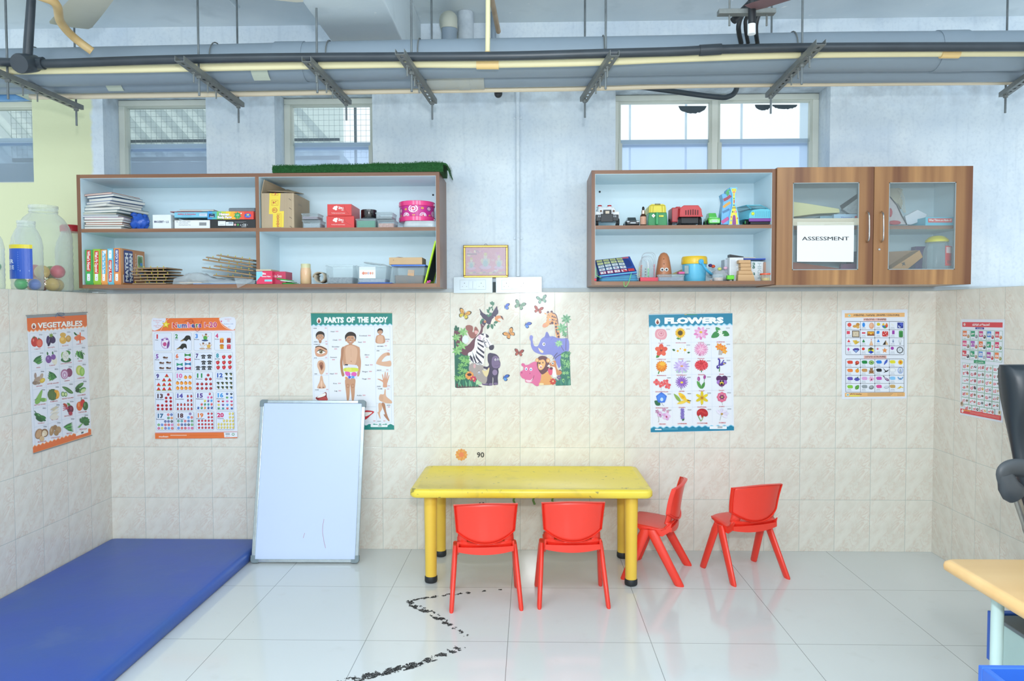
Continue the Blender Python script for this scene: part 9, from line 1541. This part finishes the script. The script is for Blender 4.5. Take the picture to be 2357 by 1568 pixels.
jB = jar(-2.495,-.545,.072,.352,.55,'clear jar with a blue and yellow label, holding a green ball')
jar(-2.60,-.70,.086,.325,.55,'clear jar of pink and blue pieces cut by the left edge')
jar(-2.56,-.085,.082,.375,.6,'clear jar with a red lid, hidden behind the largest jar','',lid='b8323c')
for x, y, z_, r, c, lb in ((-2.575,-.385,.040,.038,'d88a50','orange ball at the front bottom of the largest jar'),(-2.495,-.355,.038,.036,'d8b868','yellow ball at the right bottom of the largest jar'),(-2.60,-.295,.040,.038,'c85a4a','red ball at the back bottom of the largest jar'),(-2.525,-.275,.038,.036,'d8c070','yellow ball at the back bottom of the largest jar'),(-2.545,-.36,.105,.037,'e0c272','yellow ball in the second layer of the largest jar'),(-2.605,-.33,.112,.036,'d85a50','orange red ball in the second layer of the largest jar'),(-2.50,-.30,.110,.036,'d8566a','pink red ball at the right of the largest jar'),(-2.56,-.265,.108,.036,'8a9a58','olive ball in the middle of the largest jar'),
  (-2.505,-.578,.033,.030,'2fb05a','green ball at the bottom of the blue label jar'),(-2.475,-.520,.032,.029,'4a70c8','blue ball at the bottom of the blue label jar'),(-2.60,-.755,.030,.027,'e8603a','orange red piece at the bottom of the far left jar'),(-2.56,-.72,.075,.029,'e84a98','pink piece in the middle of the far left jar'),(-2.60,-.74,.128,.030,'2f7ae0','bright blue piece near the top of the far left jar'),(-2.575,-.66,.115,.026,'5ab86a','green piece behind the blue one in the far left jar')):
    q = MB(); q.ball((x,y,1.5006+z_),r,20); q.tube([(x+r*cos(a),y+r*sin(a),1.5006+z_) for a in [2*pi*k/24 for k in range(25)]],.0012,5); q.build('plastic_ball', mat(c,.3), label=lb, cat='ball', group='plastic balls in the jars', smooth=80)
def cyB(u, v, h): th = (u-52)/34*1.0-.0; th += -.1; r = .0735+h; return Vector((-2.495+r*sin(th), -.545-r*cos(th), at(0,v,Y=-.615).z))
p = Paint(cyB,.0008)
for k in range(14): u = 14+k*5.2; p.rect(u,563,u+5.4,572,'e2cf30'); p.rect(u,572,u+5.4,642,'2455b8')
p.ell(22,580,9,14,'e8eef4'); [p.rect(58,580+k*5,82,582+k*5,'9ab4e0') for k in range(9)]; p.text(38,606,9,'ER','e8eef4',18,.02); p.text(38,620,9,'ETE','e8eef4',20,.02); p.rect(30,624,52,640,'5ab0e0'); p.rect(62,622,80,625,'c8d8f0')
p.build('jar_label', print_mat(), jB)
q = MB(); q.box(-2.43,-2.395,-.11,-.03,1.501,1.507); q.build('tile_scrap', mat('dfe6e8',.4), label='small white scrap lying on the wall top beside the jars', cat='scrap')
# ---------------------------------------------------------------- outside the windows
q = MB(); q.box(-3.9,-1.95,.95,1.05,0,2.46); q.build('outer_parapet', mat('8f989e',.8,var=.2), label='grey parapet wall outside the two left windows', cat='parapet')
t = thing('mesh_screen','wire mesh screen on a dark frame outside the two left windows','mesh screen',(-1.8,.62,2.1)); q = MB(); x = -3.4
while x < -.6: q.box(x,x+.0013,.62,.622,2.40,2.75); x += .035
z_ = 2.41
while z_ < 2.75: q.box(-3.4,-.6,.622,.624,z_,z_+.0013); z_ += .035
q.build('wire_mesh', mat('8e989a',.6), t); q = MB(); q.box(-3.4,-1.2,.625,.645,2.40,2.425); q.box(-3.4,-1.2,.625,.645,2.525,2.540); 
for x in (-2.02,-3.0,-1.1): q.box(x,x+.014,.625,.645,0,2.75)
q.build('mesh_frame', mat('59636a',.6), t)
tc_ = thing('outer_canopy','slatted canopy with slanting strips outside the two left windows','canopy',(-2.6,1.1,2.4))
q = MB(); q.box(-3.9,-1.3,1.125,1.14,2.1,3.6); q.build('roof_sheet', clear('dfe8e0',.5,.4,.2), tc_)
for k in range(19):
    x = -3.9+k*.145; q = MB(); q.box(x,x+.05,1.1,1.12,2.3,3.7,M=rot((x,1.1,2.45),'Y',-42)); q.build('slat', mat('ccd6d4',.7), tc_)
t = thing('outer_railing','white painted upright posts outside the double window','railing',(1.2,.5,2.1)) 
for u in (1448,1577,1705,1842): x = at(u,280,Y=.5).x; q = MB(); q.box(x,x+(.012 if u < 1800 else .05),.5,.512,0,2.9); q.build('post', mat('e4ecf2',.6), t)
# soot and mould patches at the top of the double window panes
for u0, u1, v0, dp, lb in ((1562,1626,246,15,'dark grimy patch at the top of the left pane of the double window'),(1738,1775,243,11,'dark grimy patch at the top of the right pane, left one'),(1778,1835,243,8,'dark grimy patch at the top of the right pane, right one')):
    pts = [(u0,v0-2),(u1,v0-2)]+[(u1-(u1-u0)*i/16, v0+dp*sin(pi*i/16)**.5+2.2*noise.noise(Vector((i*.9+u0,0,0)))) for i in range(17)]
    q = MB(); q.prism([at(u,v,Y=.189) for u,v in pts],(0,.0025,0)); q.build('grime_patch', mat('4a5860',.8,var=.3,ns=60), label=lb, cat='grime', group='grime on the double window')
